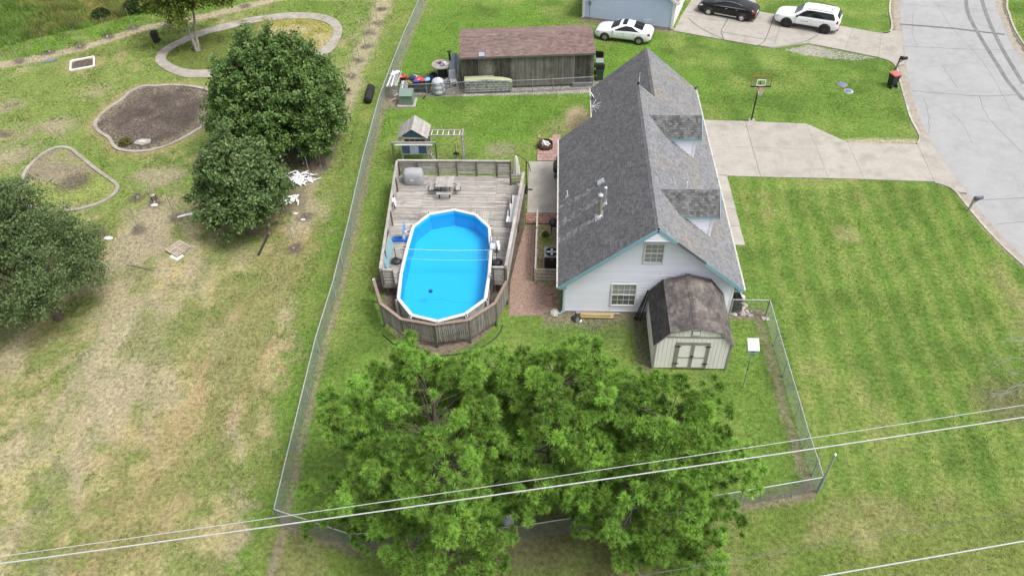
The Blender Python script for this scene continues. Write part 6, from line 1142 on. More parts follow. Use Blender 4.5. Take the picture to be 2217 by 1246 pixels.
for lb_, x, y in (('flat worn tyre lying beside the spool table', -8.05, 54.65), ('flat worn tyre lying between the rack and the wire cart', -11.45, 54.0)):
    o = thing('old_tyre', lb_, 'tyre', (x, y, 0), 0, 'old tyres by the barn'); m = MB(); m.lathe([(.19, .02), (.3, 0), (.33, .06), (.33, .13), (.3, .19), (.19, .17)], (0, 0, .01), 18, cap=False); m.build('tread', 'rubber', o); m = MB(); m.lathe([(.19, .0), (.17, .07), (.19, .14)], (0, 0, .02), 18, cap=False); m.build('inner_rim', 'rust', o)
# ---- in the dry field
br_ = thing('black_drum', 'long black plastic drum lying in the grass by the field fence', 'drum', (-14.05, 51.7, .3), R(3)); m = MB(); m.lathe([(.02, -1.0), (.25, -1.), (.31, -.93), (.31, -.35), (.33, -.32), (.31, -.29), (.31, .3), (.33, .33), (.31, .36), (.31, .93), (.25, 1.), (.02, 1.)], (0, 0, 0), 18, axis='y'); m.build('shell', 'rubber', br_)
pl = thing('pallet', 'wooden shipping pallet lying on a white sheet in the dry field', 'pallet', (-22.44, 33.95, 0), R(-32)); 
for k in range(7): piece('deck_board', 'pallet_wood', pl, (-.5+.167*k, 0, .15), (.1, 1.1, .022))
for y in (-.5, 0, .5): piece('bearer', 'pallet_wood', pl, (0, y, .09), (1.12, .09, .09))
for x in (-.5, 0, .5): piece('bottom_board', 'pallet_wood', pl, (x, 0, .03), (.1, 1.1, .022))
wsht = thing('white_sheet', 'white board showing under the near corner of the pallet', 'board', (-22.35, 33.35, 0), R(-30)); piece('panel', 'trim_white', wsht, (0, 0, .012), (.7, .5, .015)); piece('edge_strip', 'cloth_white', wsht, (0, -.24, .022), (.7, .02, .01))
tmb = thing('burnt_post', 'dark round post with a brown end lying in the dry field', 'post', (-17.36, 34.5, .08)); m = MB(); m.tube((-.06, -1.0, 0), (.04, .8, .02), .07, n=8); m.build('shaft', 'charcoal', tmb); m = MB(); m.tube((.04, .8, .02), (.06, 1.05, .03), .085, n=8); m.build('end', 'bark_pale', tmb)
stk = thing('fallen_branch', 'thin grey branch lying on the bare track', 'branch', (-24.1, 32.3, .03)); m = MB(); m.path([(-.95, .2, .02), (-.3, .08, .05), (.4, -.1, .03), (.9, -.25, .02)], [.035, .03, .025, .012], 6); m.path([(.3, -.08, .03), (.75, -.02, .05)], [.018, .008], 5); m.build('branch', 'bark_pale', stk)
wf_ = thing('raised_bed', 'white rectangular board frame round a small soil bed', 'frame', (-39, 56.9, 0)); q4 = [(-.48, -1.15), (-1.18, .41), (.44, 1.2), (1.17, -.42)]
for k in range(4): (xa, ya), (xb, yb) = q4[k], q4[(k+1) % 4]; pbeam('board', 'trim_white', wf_, (xa, ya, .06), (xb, yb, .06), .11, .12)
bt = thing('black_trough', 'flattened black pipe lying beside the white board frame', 'pipe', (-42.1, 57.3, .06), R(25)); m = MB(); m.box((0, 0, .05), (1.0, .26, .14), 0, .95, .6); m.box((.5, .03, .04), (.3, .2, .1)); m.build('shell', 'soffit', bt)
sb2 = thing('flat_stone', 'pale flat stone slab in the dark soil bed', 'stone', (-29.3, 45.4, -.02)); m = MB(); m.prism([(-.55, -.2), (.1, -.4), (.6, -.1), (.5, .35), (-.1, .42), (-.5, .2)], 0, .1); m.build('slab', 'dirt_stone', sb2); m = MB(); m.prism([(-.3, -.05), (.3, -.12), (.25, .2), (-.2, .22)], .1, .13); m.build('chip', 'stone', sb2)
def offcuts(name, label, c, rx, ry, n, seed):
    o = thing(name, label, 'offcut pile', (*c, 0)); r_ = random.Random(seed)
    for k in range(n):
        a = r_.gauss(.3, .9); L_ = r_.uniform(.35, 1.1); x, y = r_.gauss(0, rx*.5), r_.gauss(0, ry*.5); z = .04+.18*r_.random(); d = Vector((math.cos(a)*L_/2, math.sin(a)*L_/2, r_.uniform(-.05, .05))); pbeam('offcut', 'trim_white', o, Vector((x, y, z))-d, Vector((x, y, z))+d, r_.choice((.05, .09, .12)), r_.choice((.03, .06)))
offcuts('offcut_pile', 'white vinyl rail offcuts piled below the rounded tree by the stakes', (-16.9, 40.9), .8, .7, 40, 1); offcuts('offcut_pile', 'nearer heap of white vinyl offcuts right of the smaller dark tree', (-17.0, 38.75), .7, .4, 34, 2); offcuts('offcut_pile', 'white vinyl offcuts glimpsed beneath the smaller dark tree', (-19.5, 39.6), 1.4, .6, 26, 3)
lr = thing('vinyl_rail', 'long white vinyl rails on the ground left of the smaller dark tree', 'rail', (-22.9, 37.3, 0)); pbeam('rail', 'trim_white', lr, (-.75, -.3, .04), (.75, .25, .05), .09, .06); pbeam('rail', 'cloth_white', lr, (-.6, -.12, .04), (.9, .42, .05), .06, .05)
st0 = None; ORD = ('first', 'second', 'third', 'fourth', 'fifth', 'sixth', 'last')
SLAB = ['%s grey stake from the left edge in the row below the tall weeds' % w for w in ORD]+['%s grey stake from the top in the column nearest the field fence' % w for w in ORD]+['grey stake above the offcut pile, farthest from the smaller tree', 'grey stake just above the upper offcut pile', 'grey stake half hidden under the rounded tree', 'grey stake between the lower offcuts and the field fence', 'grey stake standing in the lower offcut pile', 'leaning stake beside the feathery tree crown', 'stake at the top of the bare track left of the pallet', 'stake by the long white rails left of the smaller tree', 'stake by the weedy bed above the stump', 'stake right beside the small stump', 'lone stake at the edge of the green strip right of the burnt post']
for k, (x, y) in enumerate(STAKES):
    if st0 is None:
        st0 = thing('metal_stake', 'thin grey metal stake standing in a ring of dark soil in the field', 'stake', (x, y, 0), group='stakes in the field'); m = MB(); m.beam((0, 0, -.1), (-.03, -.02, 1.75), .035, .03); m.build('shaft', 'steel', st0); m = MB(); m.box((.03, 0, .06), (.14, .03, .12)); m.build('anchor_plate', 'stone', st0); o = st0
    else: o = copy_tree(st0)
    o['label'] = SLAB[k]; o.location = (x, y, 0); o.rotation_euler = (rr.uniform(-.04, .04), rr.uniform(-.04, .04), rr.uniform(0, 6))
for k, (x, y, s_) in enumerate(((-27.2, 34.9, .22), (-16.2, 37.5, .14), (-25.6, 38.2, .2), (-15.6, 36.9, .12))):
    o = thing('field_litter', ('torn white sleeve below the first stake beside the feathery tree', 'small white scrap near the stake right of the offcuts', 'white bag on the weeds above the bare track', 'white bracket at the foot of a lone stake')[k], 'litter', (x, y, 0)); q = rock(o, 'scrap', (0, 0, .05), s_, 'cloth_white', rr); q.scale = (1.4, .7, .6)
rt_ = thing('tree_stump', 'small dark stump in the weeds above the bare track', 'stump', (-25.9, 38.9, 0)); m = MB(); m.lathe([(.22, 0), (.17, .12), (.16, .3), (.02, .32)], (0, 0, -.02), 12); m.build('stump', 'bark', rt_); m = MB(); m.lathe([(.14, 0), (.01, .01)], (0, 0, .3), 12); m.build('cut_face', 'pallet_wood', rt_)
gsk = thing('tree_ring_junk', 'grey plastic sack beside the fence under the pines', 'sack', (-1.75, 16.85, 0)); rock(gsk, 'sack', (0, 0, .1), .38, 'grill_cover', rr); rock(gsk, 'knot', (.05, .0, .34), .14, 'cloth_white', rr)

# ================================================================== CARS
def lofted_car(name, label, loc, rz, P, paint, glass_front='car_glass', rim='alloy', wheelr=.33, rails=False, chrome_line=False, sunroof=False, arch=False, group=None):
    o = thing(name, label, 'car', loc, rz, group); X = np.array(P['x'], float); n = 64; xs = np.linspace(X[0], X[-1], n)
    def ip(k, sm=4):
        v = np.interp(xs, X[::1], np.array(P[k], float))
        for _ in range(sm): v[1:-1] = .25*v[:-2]+.5*v[1:-1]+.25*v[2:]
        return v
    w, zb, be, tw, te, tc_ = ip('w'), ip('zb'), ip('belt'), ip('tw'), ip('te', 3), ip('tc', 3); G = []
    for i in range(n):
        W, B, E, T, TE, TC = w[i], zb[i], be[i], tw[i]*w[i], te[i], tc_[i]
        G.append([(0, B), (.8*W, B), (.95*W, B+.05), (W, B+.45*(E-B)), (.992*W, E-.09), (.955*W, E), (.955*W+(T-.955*W)*.5, E+(TE-E)*.52), (T, TE), (T*.7, TE+(TC-TE)*.75), (0, TC)])
    J = len(G[0]); m = MB(); v = []
    for i in range(n): v += [(xs[i], y, z) for y, z in G[i]]+[(xs[i], -y, z) for y, z in G[i][1:-1]]
    K = 2*J-2; ring = list(range(J))+[J+j for j in range(J-3, -1, -1)]
    fs = []
    for i in range(n-1):
        for a in range(K): b_ = (a+1) % K; fs.append((i*K+ring[a], (i+1)*K+ring[a], (i+1)*K+ring[b_], i*K+ring[b_]))
    m.add(v, fs, True); m.add([v[ring[a]] for a in range(K)], [tuple(range(K))]); m.add([v[(n-1)*K+ring[a]] for a in range(K)], [tuple(range(K))[::-1]]); m.build('body', paint, o)
    def panel(nm, mat, x0, x1, j0, f0, j1, f1, side, off=.006, taper=(0, 0)):
        """a strip of the skin between section points (j0,f0) and (j1,f1) for x0..x1"""
        ii = [i for i in range(n) if x0 <= xs[i] <= x1]; m = MB(); vs = []; q = 5
        def pt(i, j, f): a, b_ = G[i][j], G[i][min(J-1, j+1)]; return Vector((xs[i], side*(a[0]+(b_[0]-a[0])*f), a[1]+(b_[1]-a[1])*f))
        s0, s1 = j0+f0, j1+f1
        for i in ii:
            e = (xs[i]-x0)/(x1-x0); lo = s0; hi = s1
            if e < taper[0]: hi = s0+(s1-s0)*max(.02, e/taper[0])
            if 1-e < taper[1]: hi = s0+(s1-s0)*max(.02, (1-e)/taper[1])
            for k in range(q+1):
                s = lo+(hi-lo)*k/q; j = min(J-2, int(s)); p = pt(i, j, s-j); ax = Vector((0, 0, .8)); d = (p-Vector((p.x, 0, .75))); d.x = 0; d.normalize(); vs.append(p+d*off)
        F_ = [(a*(q+1)+k, (a+1)*(q+1)+k, (a+1)*(q+1)+k+1, a*(q+1)+k+1)[::(1 if side > 0 else -1)] for a in range(len(ii)-1) for k in range(q)]
        m.add(vs, F_, True); return m.build(nm, mat, o)
    for s_ in (1, -1):
        for (x0, x1, tp_) in P['sides']: panel('side_window', 'car_glass', x0, x1, 5, .12, 6, .82, s_, .008, tp_)
        xm = P['door']
        for x in xm: m = MB(); zc = float(np.interp(x, xs, be)); yv = s_*(float(np.interp(x, xs, w))); m.box((x, yv*1.0, zc-.32), (.008, .012, .5)); m.build('door_seam', 'dark_void', o)
        for x in P['handle']: m = MB(); m.box((x, s_*float(np.interp(x, xs, w))*1.0, float(np.interp(x, xs, be))-.12), (.17, .03, .03)); m.build('door_handle', 'chrome' if chrome_line else paint, o)
        x = P['mirror']; m = MB(); m.lathe([(.02, -.1), (.09, -.05), (.1, .02), (.03, .08)], (x, s_*(float(np.interp(x, xs, w))+.08), float(np.interp(x, xs, be))+.05), 10, axis='y'); m.build('mirror', 'black_plastic' if arch else paint, o)
    for s_ in (1, -1):
        panel('windshield', glass_front, P['ws'][0], P['ws'][1], 7, .04, 8, .98, s_, .008); panel('rear_window', 'car_glass', P['rw'][0], P['rw'][1], 7, .04, 8, .98, s_, .008)
        if sunroof: panel('sunroof', 'car_glass', sunroof[0], sunroof[1], 7, .5, 8, .98, s_, .008)
        panel('headlight', 'lamp_clear', P['hl'][0], P['hl'][1], 4, .1, 5, .5, s_, .012); panel('tail_light', 'tail_red', P['tl'][0], P['tl'][1], 3, .75, 5, .45, s_, .012)
        panel('sill', 'chrome' if chrome_line else 'black_plastic', P['wb'][1]+.45, P['wb'][0]-.45, 2, .0, 2, .3 if not arch else .45, s_, .01)
        if chrome_line: panel('window_chrome', 'chrome', P['sides'][0][0]-.1, P['sides'][-1][1]+.1, 5, .02, 5, .13, s_, .012); panel('window_chrome', 'chrome', P['sides'][0][0]+.25, P['sides'][-1][1]-.35, 6, .84, 6, .97, s_, .012)
        if rails: m = MB(); ii = [i for i in range(n) if rails[0] <= xs[i] <= rails[1]]; m.path([(xs[i], s_*(G[i][7][0]*.93), G[i][7][1]+.06) for i in ii[::4]], .02, 6); m.build('roof_rail', 'black_plastic', o)
        for x in P['wb']:
            yw = float(np.interp(x, xs, w)); m = MB(); r_ = wheelr; m.lathe([(r_*1.16, -.02), (r_*1.2, .0), (r_*1.16, .012), (.02, .014)] if s_ > 0 else [(r_*1.16, .02), (r_*1.2, 0), (r_*1.16, -.012), (.02, -.014)], (x, s_*yw, r_*1.03), 26, axis='y', cap=False); m.build('wheel_arch', 'black_plastic', o)
            wh = MB(); wh.lathe([(r_*.66, -.11), (r_*.95, -.11), (r_, -.07), (r_, .07), (r_*.95, .11), (r_*.66, .11)], (x, s_*(yw-.06), r_), 26, axis='y', cap=False); wh = wh.build('wheel', 'rubber', o); y0 = s_*(yw+.035); m = MB(); m.lathe([(r_*.7, 0), (r_*.64, s_*.012), (r_*.62, -s_*.03), (.02, -s_*.03)], (x, y0, r_), 26, axis='y', cap=False); m.build('rim', 'black_plastic' if rim != 'black_metal' else 'dark_void', wh); m = MB()
            for k in range(10): a = k*.6283; m.beam((x+.05*math.cos(a), y0, r_+.05*math.sin(a)), (x+r_*.66*math.cos(a), y0+s_*.006, r_+r_*.66*math.sin(a)), .02, .05*r_/.33, up=(0, 1, 0) if False else (-math.sin(a), 0, math.cos(a)))
            m.lathe([(.06, 0), (.05, s_*.02), (.01, s_*.025)], (x, y0, r_), 12, axis='y'); m.path([(x+r_*.66*math.cos(a), y0, r_+r_*.66*math.sin(a)) for a in np.linspace(0, 6.283, 25)[:-1]], .014, 5, True); tag(m.build('spokes', rim, wh), kind='stuff')
    xf, xb_ = X[-1], X[0]; m = MB(); m.box((xf-.03, 0, .58), (.1, .9, .16)); m.box((xf-.02, 0, .36), (.1, 1.1, .1)); m.build('grille', 'black_plastic' if not chrome_line else 'chrome', o)
    m = MB(); m.box((xb_+.02, 0, .78), (.06, .5, .13)); m.build('number_plate', 'trim_white', o); m = MB(); m.box((xb_+.05, 0, .36), (.12, 1.3, .12)); m.build('rear_valance', 'black_plastic', o)
    return o
sedan = dict(x=[-2.38, -2.24, -1.95, -1.75, -.8, -.25, .25, 1.1, 1.55, 2.0, 2.25, 2.37], w=[.68, .83, .88, .9, .91, .91, .91, .91, .9, .86, .77, .6], zb=[.4, .28, .22, .2, .2, .2, .2, .2, .2, .2, .22, .3], belt=[.8, .98, 1.02, 1.02, 1.0, .98, .96, .92, .87, .79, .7, .55], tw=[.78, .8, .8, .76, .68, .68, .7, .82, .84, .84, .8, .75], te=[.84, 1.03, 1.08, 1.11, 1.35, 1.41, 1.37, .99, .95, .86, .75, .6], tc=[.87, 1.07, 1.12, 1.15, 1.41, 1.465, 1.42, 1.04, 1.01, .91, .79, .62], sides=[(-1.5, .98, (.3, .5))], door=(-.15, .8, -1.0), handle=(-.05, -.95), mirror=.72, ws=(.32, 1.08), rw=(-1.7, -.86), hl=(1.85, 2.26), tl=(-2.34, -2.02), wb=(1.42, -1.43))
def place(f, r_, hw):
    d = Vector((f[0]-r_[0], f[1]-r_[1])).normalized(); left = Vector((-d.y, d.x)); c = (Vector(f)+Vector(r_))/2-left*hw; return (c.x, c.y, 0), math.atan2(d.y, d.x)
l_, a_ = place((4.07, 60.93), (6.81, 60.18), .88); lofted_car('white_sedan', 'white sedan with dark sunroof parked on the grass by the blue house', l_, a_, sedan, 'paint_white', sunroof=(-.28, .18))
xts = {k: (list(v) if isinstance(v, (list, tuple)) else v) for k, v in sedan.items()}; xts['x'] = [x*1.07 for x in sedan['x']]; xts['te'] = [z+.04 for z in sedan['te']]; xts['tc'] = [z+.045 for z in sedan['tc']]; xts['belt'] = [z+.04 for z in sedan['belt']]; xts['sides'] = [(-1.6, 1.05, (.3, .5))]; xts['ws'] = (.34, 1.15); xts['rw'] = (-1.82, -.92); xts['hl'] = (1.98, 2.42); xts['tl'] = (-2.5, -2.2); xts['wb'] = (1.44, -1.48)
l_, a_ = place((13.2, 65.68), (15.85, 64.39), .88); lofted_car('black_sedan', 'black sedan with chrome window trim on the neighbouring driveway', l_, a_, xts, 'paint_black', rim='chrome', chrome_line=True)
suv = dict(x=[-2.6, -2.5, -2.2, -1.9, -1.2, -.3, .45, 1.15, 1.6, 2.1, 2.45, 2.58], w=[.82, .92, .96, .97, .98, .98, .98, .98, .97, .94, .88, .74], zb=[.5, .4, .34, .32, .32, .32, .32, .32, .32, .32, .36, .42], belt=[1.08, 1.16, 1.18, 1.18, 1.17, 1.16, 1.14, 1.11, 1.07, 1.02, .95, .85], tw=[.8, .8, .76, .76, .78, .79, .78, .85, .86, .86, .85, .8], te=[1.15, 1.35, 1.68, 1.73, 1.76, 1.77, 1.7, 1.17, 1.12, 1.07, 1.0, .9], tc=[1.18, 1.4, 1.73, 1.79, 1.82, 1.83, 1.76, 1.22, 1.17, 1.12, 1.03, .92], sides=[(-2.25, 1.0, (.08, .26))], door=(-.4, .9, -1.35), handle=(-.2, -1.2), mirror=.8, ws=(.48, 1.12), rw=(-2.53, -2.24), hl=(2.1, 2.5), tl=(-2.58, -2.3), wb=(1.53, -1.56))
l_, a_ = place((19.36, 63.23), (22.18, 62.02), .95); sv_ = lofted_car('white_suv', 'white SUV with black wheels on the neighbouring driveway', l_, a_, suv, 'paint_white', glass_front='car_glass_pale', rim='black_metal', wheelr=.41, rails=(-1.9, .3), arch=True)
m = MB(); m.box((.15, .985, .82), (.62, .006, .035)); m.build('door_lettering', 'bin_greylid', sv_); m = MB(); m.box((-1.75, .25, 1.83), (.16, .07, .06), 0, .5, .5); m.build('aerial_fin', 'black_plastic', sv_)

# ================================================================== TREES
def unit(v): return v/np.maximum(1e-9, np.linalg.norm(v, axis=-1, keepdims=True))
def pine(label, base, h, seed, spread=4.2, lean=(0, 0), skew=(0, 0), z0=1.3, low=1.):
    r = np.random.default_rng(seed); rr_ = random.Random(seed); o = thing('pine_tree', label, 'pine tree', (*base, 0), group='pines along the back fence')
    tp = lambda z: np.array([lean[0]*z/h+.12*math.sin(z*.6+seed), lean[1]*z/h+.1*math.cos(z*.5+seed), z]); m = MB(); zs = np.linspace(0, h*.97, 14); m.path([tp(z) for z in zs], [.24*(1-z/h)**.8+.03 for z in zs], 10); m.build('trunk', 'bark', o)
    lb = MB(); C = []; A = []; TN = []; ct = 1.; z = z0
    while z < h-.2:
        t = (z-1.2)/(h-1.2); prof = np.interp(t, [0, .12, .35, .6, .8, .93, 1], [.9*low, 1.05*low, 1., .84, .62, .42, .2]); nb = rr_.choice((5, 5, 6)) if t < .9 else 5; a0 = rr_.uniform(0, 6.28)
        for k in range(nb):
            a = a0+k*6.283/nb+rr_.uniform(-.35, .35); L = spread*prof*rr_.uniform(.62, 1.08)*(1+skew[0]*math.cos(a)+skew[1]*math.sin(a)); el = np.interp(t, [0, .3, .7, 1], [-.08, .08, .3, .5])+rr_.uniform(-.1, .1); p0 = tp(z); hd = np.array([math.cos(a), math.sin(a), 0.])
            P = []; n = 7
            for q in range(n):
                s = q/(n-1); P.append(p0+hd*(L*s*math.cos(el))+np.array([0, 0, L*s*math.sin(el)+.22*L*.3*s*s])+np.array([0, 0, -.02])*q)
            lb.path([tuple(p) for p in P], [max(.012, .05*(1-t*.6)*(1-.85*q/(n-1))) for q in range(n)], 5)
            sd_ = np.array([-hd[1], hd[0], 0]); cl = [(1., 0)]+([(.74, rr_.choice((-1, 1))), (.7, 0)] if L > 1.3 else [])+([(.5, -1), (.52, 1)] if L > 2.6 else [])+([(.86, rr_.choice((-1, 1)))] if L > 3.2 else [])
            for s, sg in cl:
                if rr_.random() < .18: continue
                pb = p0+(P[-1]-p0)*s; pb[2] = np.interp(s, np.linspace(0, 1, n), [p[2] for p in P]); e = pb+(sd_*sg*.8+hd*.25*abs(sg))*(.5+.22*L*(1-s)+.1)+np.array([0, 0, .12]); rc = rr_.uniform(.4, .58)*(1 if t < .85 else .75)
                if sg: lb.path([tuple(pb), tuple(e)], [.018, .009], 4)
                q = rr_.randint(7, 10); dd_ = unit(r.normal(0, 1, (q, 3))+hd*.25+np.array([0, 0, .55])); dd_[:, 2] = np.where(dd_[:, 2] < -.2, -dd_[:, 2], dd_[:, 2])
                for v_ in dd_: C.append(e+v_*np.array([rc, rc, rc*.62])*rr_.uniform(.75, 1.1)); A.append(unit(v_*.9+np.array([0, 0, .5]))); TN.append(ct)
                ct = rr_.uniform(.62, 1.25)
        z += rr_.uniform(.42, .62)*(1 if t < .85 else .7)
    C.append(tp(h)); A.append(np.array([0, 0, 1.])); TN.append(1.); lb.build('branches', 'bark', o)
    C, A = np.array(C), np.array(A); n = len(C); K = 112; dirs = unit(r.normal(0, 1, (n, K, 3))+A[:, None]*.6); st = C[:, None]-A[:, None]*r.uniform(0, .14, (n, K, 1)); sz = r.uniform(.8, 1.15, (n, 1, 1)); ln = r.uniform(.22, .31, (n, K, 1))*sz
    tip = st+dirs*ln+np.array([0, 0, -.03]); sd_ = unit(np.cross(dirs, r.normal(0, 1, (n, K, 3))))*.0145; b0 = st+dirs*.03; V = np.stack([b0-sd_, b0+sd_, tip], 2).reshape(-1, 3)
    base_c = np.array([.172, .325, .052]); tone = r.uniform(.82, 1.18, (n, 1, 1))*np.array(TN)[:, None, None]; yel = r.random((n, 1, 1))**2*.5; cc = base_c*tone+np.array([.05, .025, -.004])*yel; cc = np.repeat(np.broadcast_to(cc[:, :, None, :], (n, K, 3, 3)).copy(), 1, 0); cc[:, :, :2] *= .78; cc[:, :, 2] *= 1.25
    np_mesh('crown', V, np.arange(len(V)).reshape(-1, 3), 'needle', o, cc.reshape(-1, 3)); return o
pine('tall pine nearest the dry field, below the pool', (-4.4, 16.9), 7.9, 21, 5.0, (.1, .3))
pine('middle pine with bare lower trunk, below the gravel path', (.15, 17.8), 7.9, 34, 3.7, (.1, .2), (.16, .02), 3.5, .75)
pine('pine nearest the garden shed and front lawn', (4.1, 17.0), 7.3, 47, 3.75, (.2, .2), (.06, -.05))

def broad(name, label, base, lobes, mat, c1, c2, ncl, nlf, lsz, crad, seed, trunk=((0, 0, 0, .2), (0, 0, 2, .14)), inner=.35, up=.5, barkm='bark', group=None, droop=0., flat=1., limbs=True, stems=None):
    r = np.random.default_rng(seed); o = thing(name, label, 'tree', (*base, 0), group=group); m = MB()
    for tk in (stems or [trunk]): m.path([p[:3] for p in tk], [p[3] for p in tk], 9)
    m.build('trunk', barkm, o); top = np.array((stems or [trunk])[0][-1][:3]); Lb = np.array(lobes, float); wgt = Lb[:, 3]*Lb[:, 3]*Lb[:, 4]; wgt /= wgt.sum(); li = r.choice(len(Lb), ncl, p=wgt); d = unit(r.normal(0, 1, (ncl, 3))); rad = np.maximum(inner, r.random((ncl, 1))**.45); ext = Lb[li][:, [3, 3, 4]]
    C = Lb[li, :3]+d*rad*ext*r.uniform(.8, 1.18, (ncl, 1)); keep = C[:, 2] > .55; C = C[keep]; d = d[keep]; ncl = len(C)
    if limbs:
        lb = MB(); rr_ = random.Random(seed)
        for l in Lb:
            q = np.array(l[:3]); mid_ = top*.5+q*.5+np.array([0, 0, -.15]); lb.path([tuple(top-np.array([0, 0, .3])), tuple(mid_), tuple(q), tuple(q+np.array([0, 0, l[4]*.6]))], [.09, .06, .035, .012], 6)
            for _ in range(6): e = q+unit(r.normal(0, 1, 3))*np.array([l[3], l[3], l[4]])*.8; lb.path([tuple(mid_*.3+q*.7), tuple((q+e)/2+np.array([0, 0, .08])), tuple(e)], [.035, .022, .008], 5)
        lb.build('limbs', barkm, o)
    off = unit(r.normal(0, 1, (ncl, nlf, 3)))*(r.random((ncl, nlf, 1))**.5)*crad*r.uniform(.7, 1.3, (ncl, 1, 1))*np.array([1, 1, flat]); pos = C[:, None]+off+np.array([0, 0, -droop])*np.linalg.norm(off[..., :2], axis=-1, keepdims=True)
    nrm = unit(r.normal(0, .75, (ncl, nlf, 3))+d[:, None]*.6+np.array([0, 0, up])); t1 = unit(np.cross(nrm, r.normal(0, 1, (ncl, nlf, 3)))); t2 = np.cross(nrm, t1); s = lsz*r.uniform(.7, 1.3, (ncl, nlf, 1)); V = np.stack([pos-t1*s, pos-t2*s*.5, pos+t1*s, pos+t2*s*.5], 2).reshape(-1, 3)
    mixf = np.clip(r.random((ncl, 1, 1))*.7+r.random((ncl, nlf, 1))*.4, 0, 1); cc = np.array(c1)*(1-mixf)+np.array(c2)*mixf; cc = cc*r.uniform(.8, 1.2, (ncl, nlf, 1)); cc = np.repeat(cc.reshape(-1, 3), 4, 0); np_mesh('crown', V, np.arange(len(V)).reshape(-1, 4), mat, o, cc); return o
pl_ = []; rp_ = random.Random(12)
for z_, R_, n_, lr in ((2.6, 3.5, 11, 1.1), (3.6, 3.75, 13, 1.15), (4.7, 3.45, 12, 1.1), (5.8, 2.7, 9, 1.05), (6.9, 1.7, 6, .95)):
    for k in range(n_): a = k*6.283/n_+rp_.uniform(-.2, .2)+z_; q = R_*rp_.uniform(.84, 1.06); pl_.append((q*math.cos(a)-.65, q*math.sin(a)+.35, z_+rp_.uniform(-.35, .4), lr*rp_.uniform(.8, 1.15), lr*rp_.uniform(1.1, 1.6)))
pl_ += [(.3, .5, 7.8, .75, 1.3), (-1.5, .5, 7.9, .75, 1.4), (-.7, -.6, 7.4, .75, 1.2), (-.6, .2, 4.4, 2.4, 2.3)]
broad('broad_tree', 'large dense rounded dark green tree in the field', (-17.9, 44.4), pl_, 'leaf_pear', (.062, .122, .026), (.145, .235, .062), 2700, 40, .115, .36, 5, ((0, 0, 0, .22), (.05, 0, 1.6, .16)), inner=.5, up=.7)
t2 = []; rp_ = random.Random(22)
for k in range(7): a = k*.9; t2.append((1.75*math.cos(a), 1.75*math.sin(a), 2.5+rp_.uniform(-.4, .5), 1.35, 1.5))
for k in range(5): a = k*1.26+.5; t2.append((1.1*math.cos(a), 1.1*math.sin(a), 4.4+rp_.uniform(-.4, .4), 1.05, 1.5))
t2 += [(0, .1, 5.9, .8, 1.5), (.5, -.5, 5.2, .8, 1.1), (-.1, 0, 3.2, 1.5, 1.8)]
broad('broad_tree', 'smaller dark green tree with silvery leaves in front of the rounded tree', (-18.7, 36.5), t2, 'leaf_pear', (.062, .118, .03), (.155, .225, .08), 900, 44, .12, .4, 6, ((0, 0, 0, .16), (-.1, 0, 1.5, .12)), inner=.3, up=.5)
t3 = []; rp_ = random.Random(32)
for k in range(9): a = k*.698; t3.append((3.4*math.cos(a), 3.3*math.sin(a), 3.3+rp_.uniform(-.8, .8), 1.5, 1.3))
for k in range(7): a = k*.9+.4; t3.append((2.1*math.cos(a), 2.1*math.sin(a), 5.3+rp_.uniform(-.6, .6), 1.4, 1.2))
t3 += [(.4, .6, 7.0, 1.3, 1.3), (-.9, -.3, 6.6, 1.2, 1.2), (0, 0, 4.4, 1.8, 1.6), (2.9, 1.0, 2.6, 1.2, .9), (1.7, -2.6, 2.2, 1.4, .9), (-1.6, -3.2, 2.1, 1.6, 1.)]
broad('feathery_tree', 'feathery grey-green tree at the field edge', (-27.0, 28.1), [(x*.9-1.05, y*.9+.75, z*1.0+.5, a*.92, b) for x, y, z, a, b in t3], 'leaf_soft', (.078, .125, .045), (.155, .215, .088), 1200, 50, .075, .52, 7, ((0, 0, 0, .26), (-.1, .1, 1.0, .2), (-.1, .2, 2.2, .15)), inner=.3, up=.3, droop=.35, flat=.55)
t4 = [(-.9, .2, 4.2, 1.6, 1.1), (.7, .9, 4.6, 1.5, 1.2), (-1.6, 1.5, 5.2, 1.6, 1.2), (1.9, 1.6, 4.9, 1.3, 1.1), (.2, 2.2, 6.2, 1.7, 1.4), (-.5, -.5, 3.1, .9, .6), (-2.6, .6, 3.9, 1.0, .9), (2.8, 1.6, 4.0, .9, .7), (0, .3, 5.6, 1.6, 1.3)]
broad('birch_tree', 'light green open tree with two pale leaning trunks by the loop path', (-30.05, 59.1), t4, 'leaf_soft', (.085, .13, .02), (.17, .215, .045), 560, 44, .12, .5, 8, stems=[((0, 0, 0, .2), (-.3, .3, 1.3, .13), (-.55, .6, 2.8, .1), (-.5, .9, 4, .07)), ((.12, .05, 0, .17), (.1, .35, 1.2, .12), (.25, .8, 2.6, .09), (.4, 1, 4, .06))], inner=.3, barkm='bark_pale')
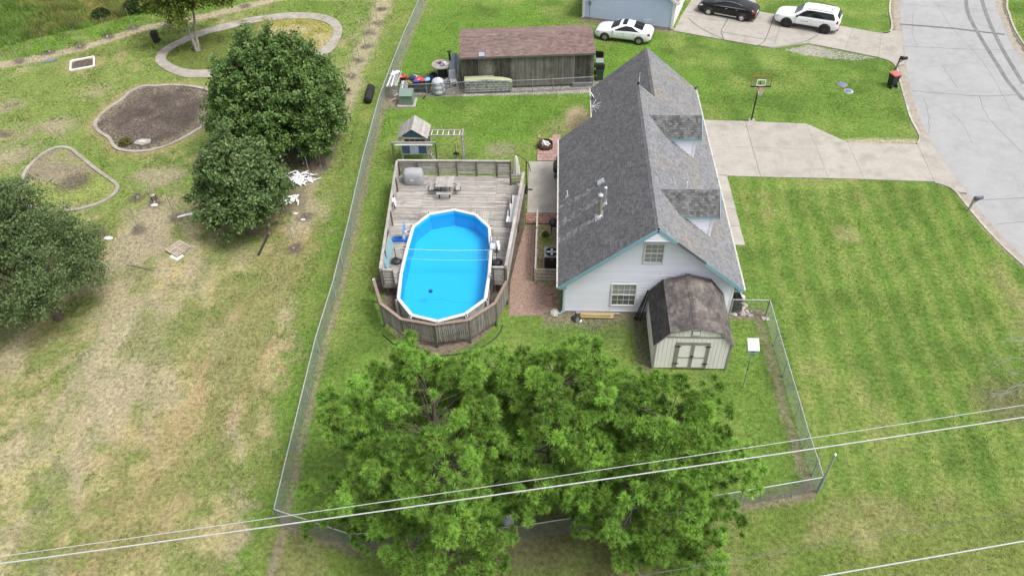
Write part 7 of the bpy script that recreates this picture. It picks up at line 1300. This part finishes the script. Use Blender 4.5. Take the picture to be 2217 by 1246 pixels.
# leafless tree beyond the frame whose branches reach over the lawn
dt = thing('dead_tree', 'bare pale branches reaching over the front lawn from the frame edge', 'tree', (24.6, 25.2, 0)); m = MB(); rd = random.Random(5); m.path([(0, 0, 0), (.05, .05, 1.3), (.1, 0, 2.6), (.2, .1, 4.2)], [.13, .11, .08, .04], 8); m.build('trunk', 'dead_wood', dt); m = MB()
def twig(p, d, L, r_, depth):
    p = Vector(p); d = Vector(d).normalized(); q = p+d*L*.5+Vector((rd.uniform(-.1, .1), rd.uniform(-.1, .1), .05))*L; e = p+d*L; m.path([p, q, e], [r_, r_*.7, r_*.35], 5)
    if depth:
        for k in range(3): twig(p+(e-p)*rd.uniform(.35, .95), d+Vector((rd.uniform(-.7, .7), rd.uniform(-.7, .7), rd.uniform(-.3, .35))), L*rd.uniform(.35, .6), r_*.5, depth-1)
for (d, L, z) in (((-1, -.35, .12), 3.4, 2.2), ((-1, -.6, -.03), 3.6, 1.7), ((-.9, .35, .25), 2.4, 3.0), ((-1, 0, .1), 3.0, 2.6), ((.5, .8, .5), 2, 3), ((.9, -.4, .4), 2, 2.4)): twig((.08, 0, z), d, L, .035, 3)
m.build('branches', 'dead_wood', dt)
# low plants: dark dead shrub in the rock border, weeds by the fences, bushes in the rough
def bush(name, label, base, rx, rz_, c1, c2, n, lsz, seed, stem='bark', group=None):
    r = np.random.default_rng(seed); o = thing(name, label, 'shrub', (*base, 0), group=group); m = MB()
    for k in range(6): a = k*1.05; m.path([(0, 0, 0), (.4*rx*math.cos(a), .4*rx*math.sin(a), rz_*.5), (.7*rx*math.cos(a), .7*rx*math.sin(a), rz_*.85)], [.025, .016, .006], 5)
    m.build('stems', stem, o); d = unit(r.normal(0, 1, (n, 3))); d[:, 2] = np.abs(d[:, 2]); pos = d*(r.random((n, 1))**.4)*np.array([rx, rx, rz_])+np.array([0, 0, .05]); nm = unit(r.normal(0, 1, (n, 3))+d*.5); t1 = unit(np.cross(nm, r.normal(0, 1, (n, 3)))); t2_ = np.cross(nm, t1); s = lsz*r.uniform(.6, 1.3, (n, 1)); V = np.stack([pos-t1*s, pos-t2_*s*.5, pos+t1*s, pos+t2_*s*.5], 1).reshape(-1, 3); f = r.random((n, 1)); cc = np.repeat(np.array(c1)*(1-f)+np.array(c2)*f, 4, 0); np_mesh('foliage', V, np.arange(len(V)).reshape(-1, 4), 'leaf_soft', o, cc)
bush('dead_shrub', 'dark dead shrub between the house corner and the white rocks', (9.95, 30.3), .42, .55, (.03, .028, .024), (.075, .07, .06), 900, .06, 3); bush('dead_shrub', 'second dark dead shrub closer to the short fence', (9.9, 29.7), .36, .45, (.03, .028, .024), (.075, .07, .06), 700, .06, 4)
for k, (x, y, s_, lb_) in enumerate(((-38.5, 67.2, 1.3, 'larger dark bush in the tall weeds at the top edge'), (-41.2, 65.6, .9, 'smaller dark bush in the tall weeds'), (-33.6, 71.5, 1.5, 'pale green bush at the top edge beside the birch'))): bush('weed_bush', lb_, (x, y), s_, s_*.9, ((.03, .055, .015), (.03, .055, .015), (.08, .13, .03))[k], ((.07, .1, .03), (.07, .1, .03), (.15, .2, .05))[k], 1800, .12, 10+k)
bush('bed_weed', 'yellow weed clump beside the flat stone in the soil bed', (-30.5, 45.3), .5, .35, (.2, .17, .05), (.14, .16, .04), 500, .07, 15); bush('patio_weed', 'green weed by the kettle grill', (-.45, 35.6), .25, .3, (.06, .1, .02), (.1, .16, .03), 250, .05, 16)
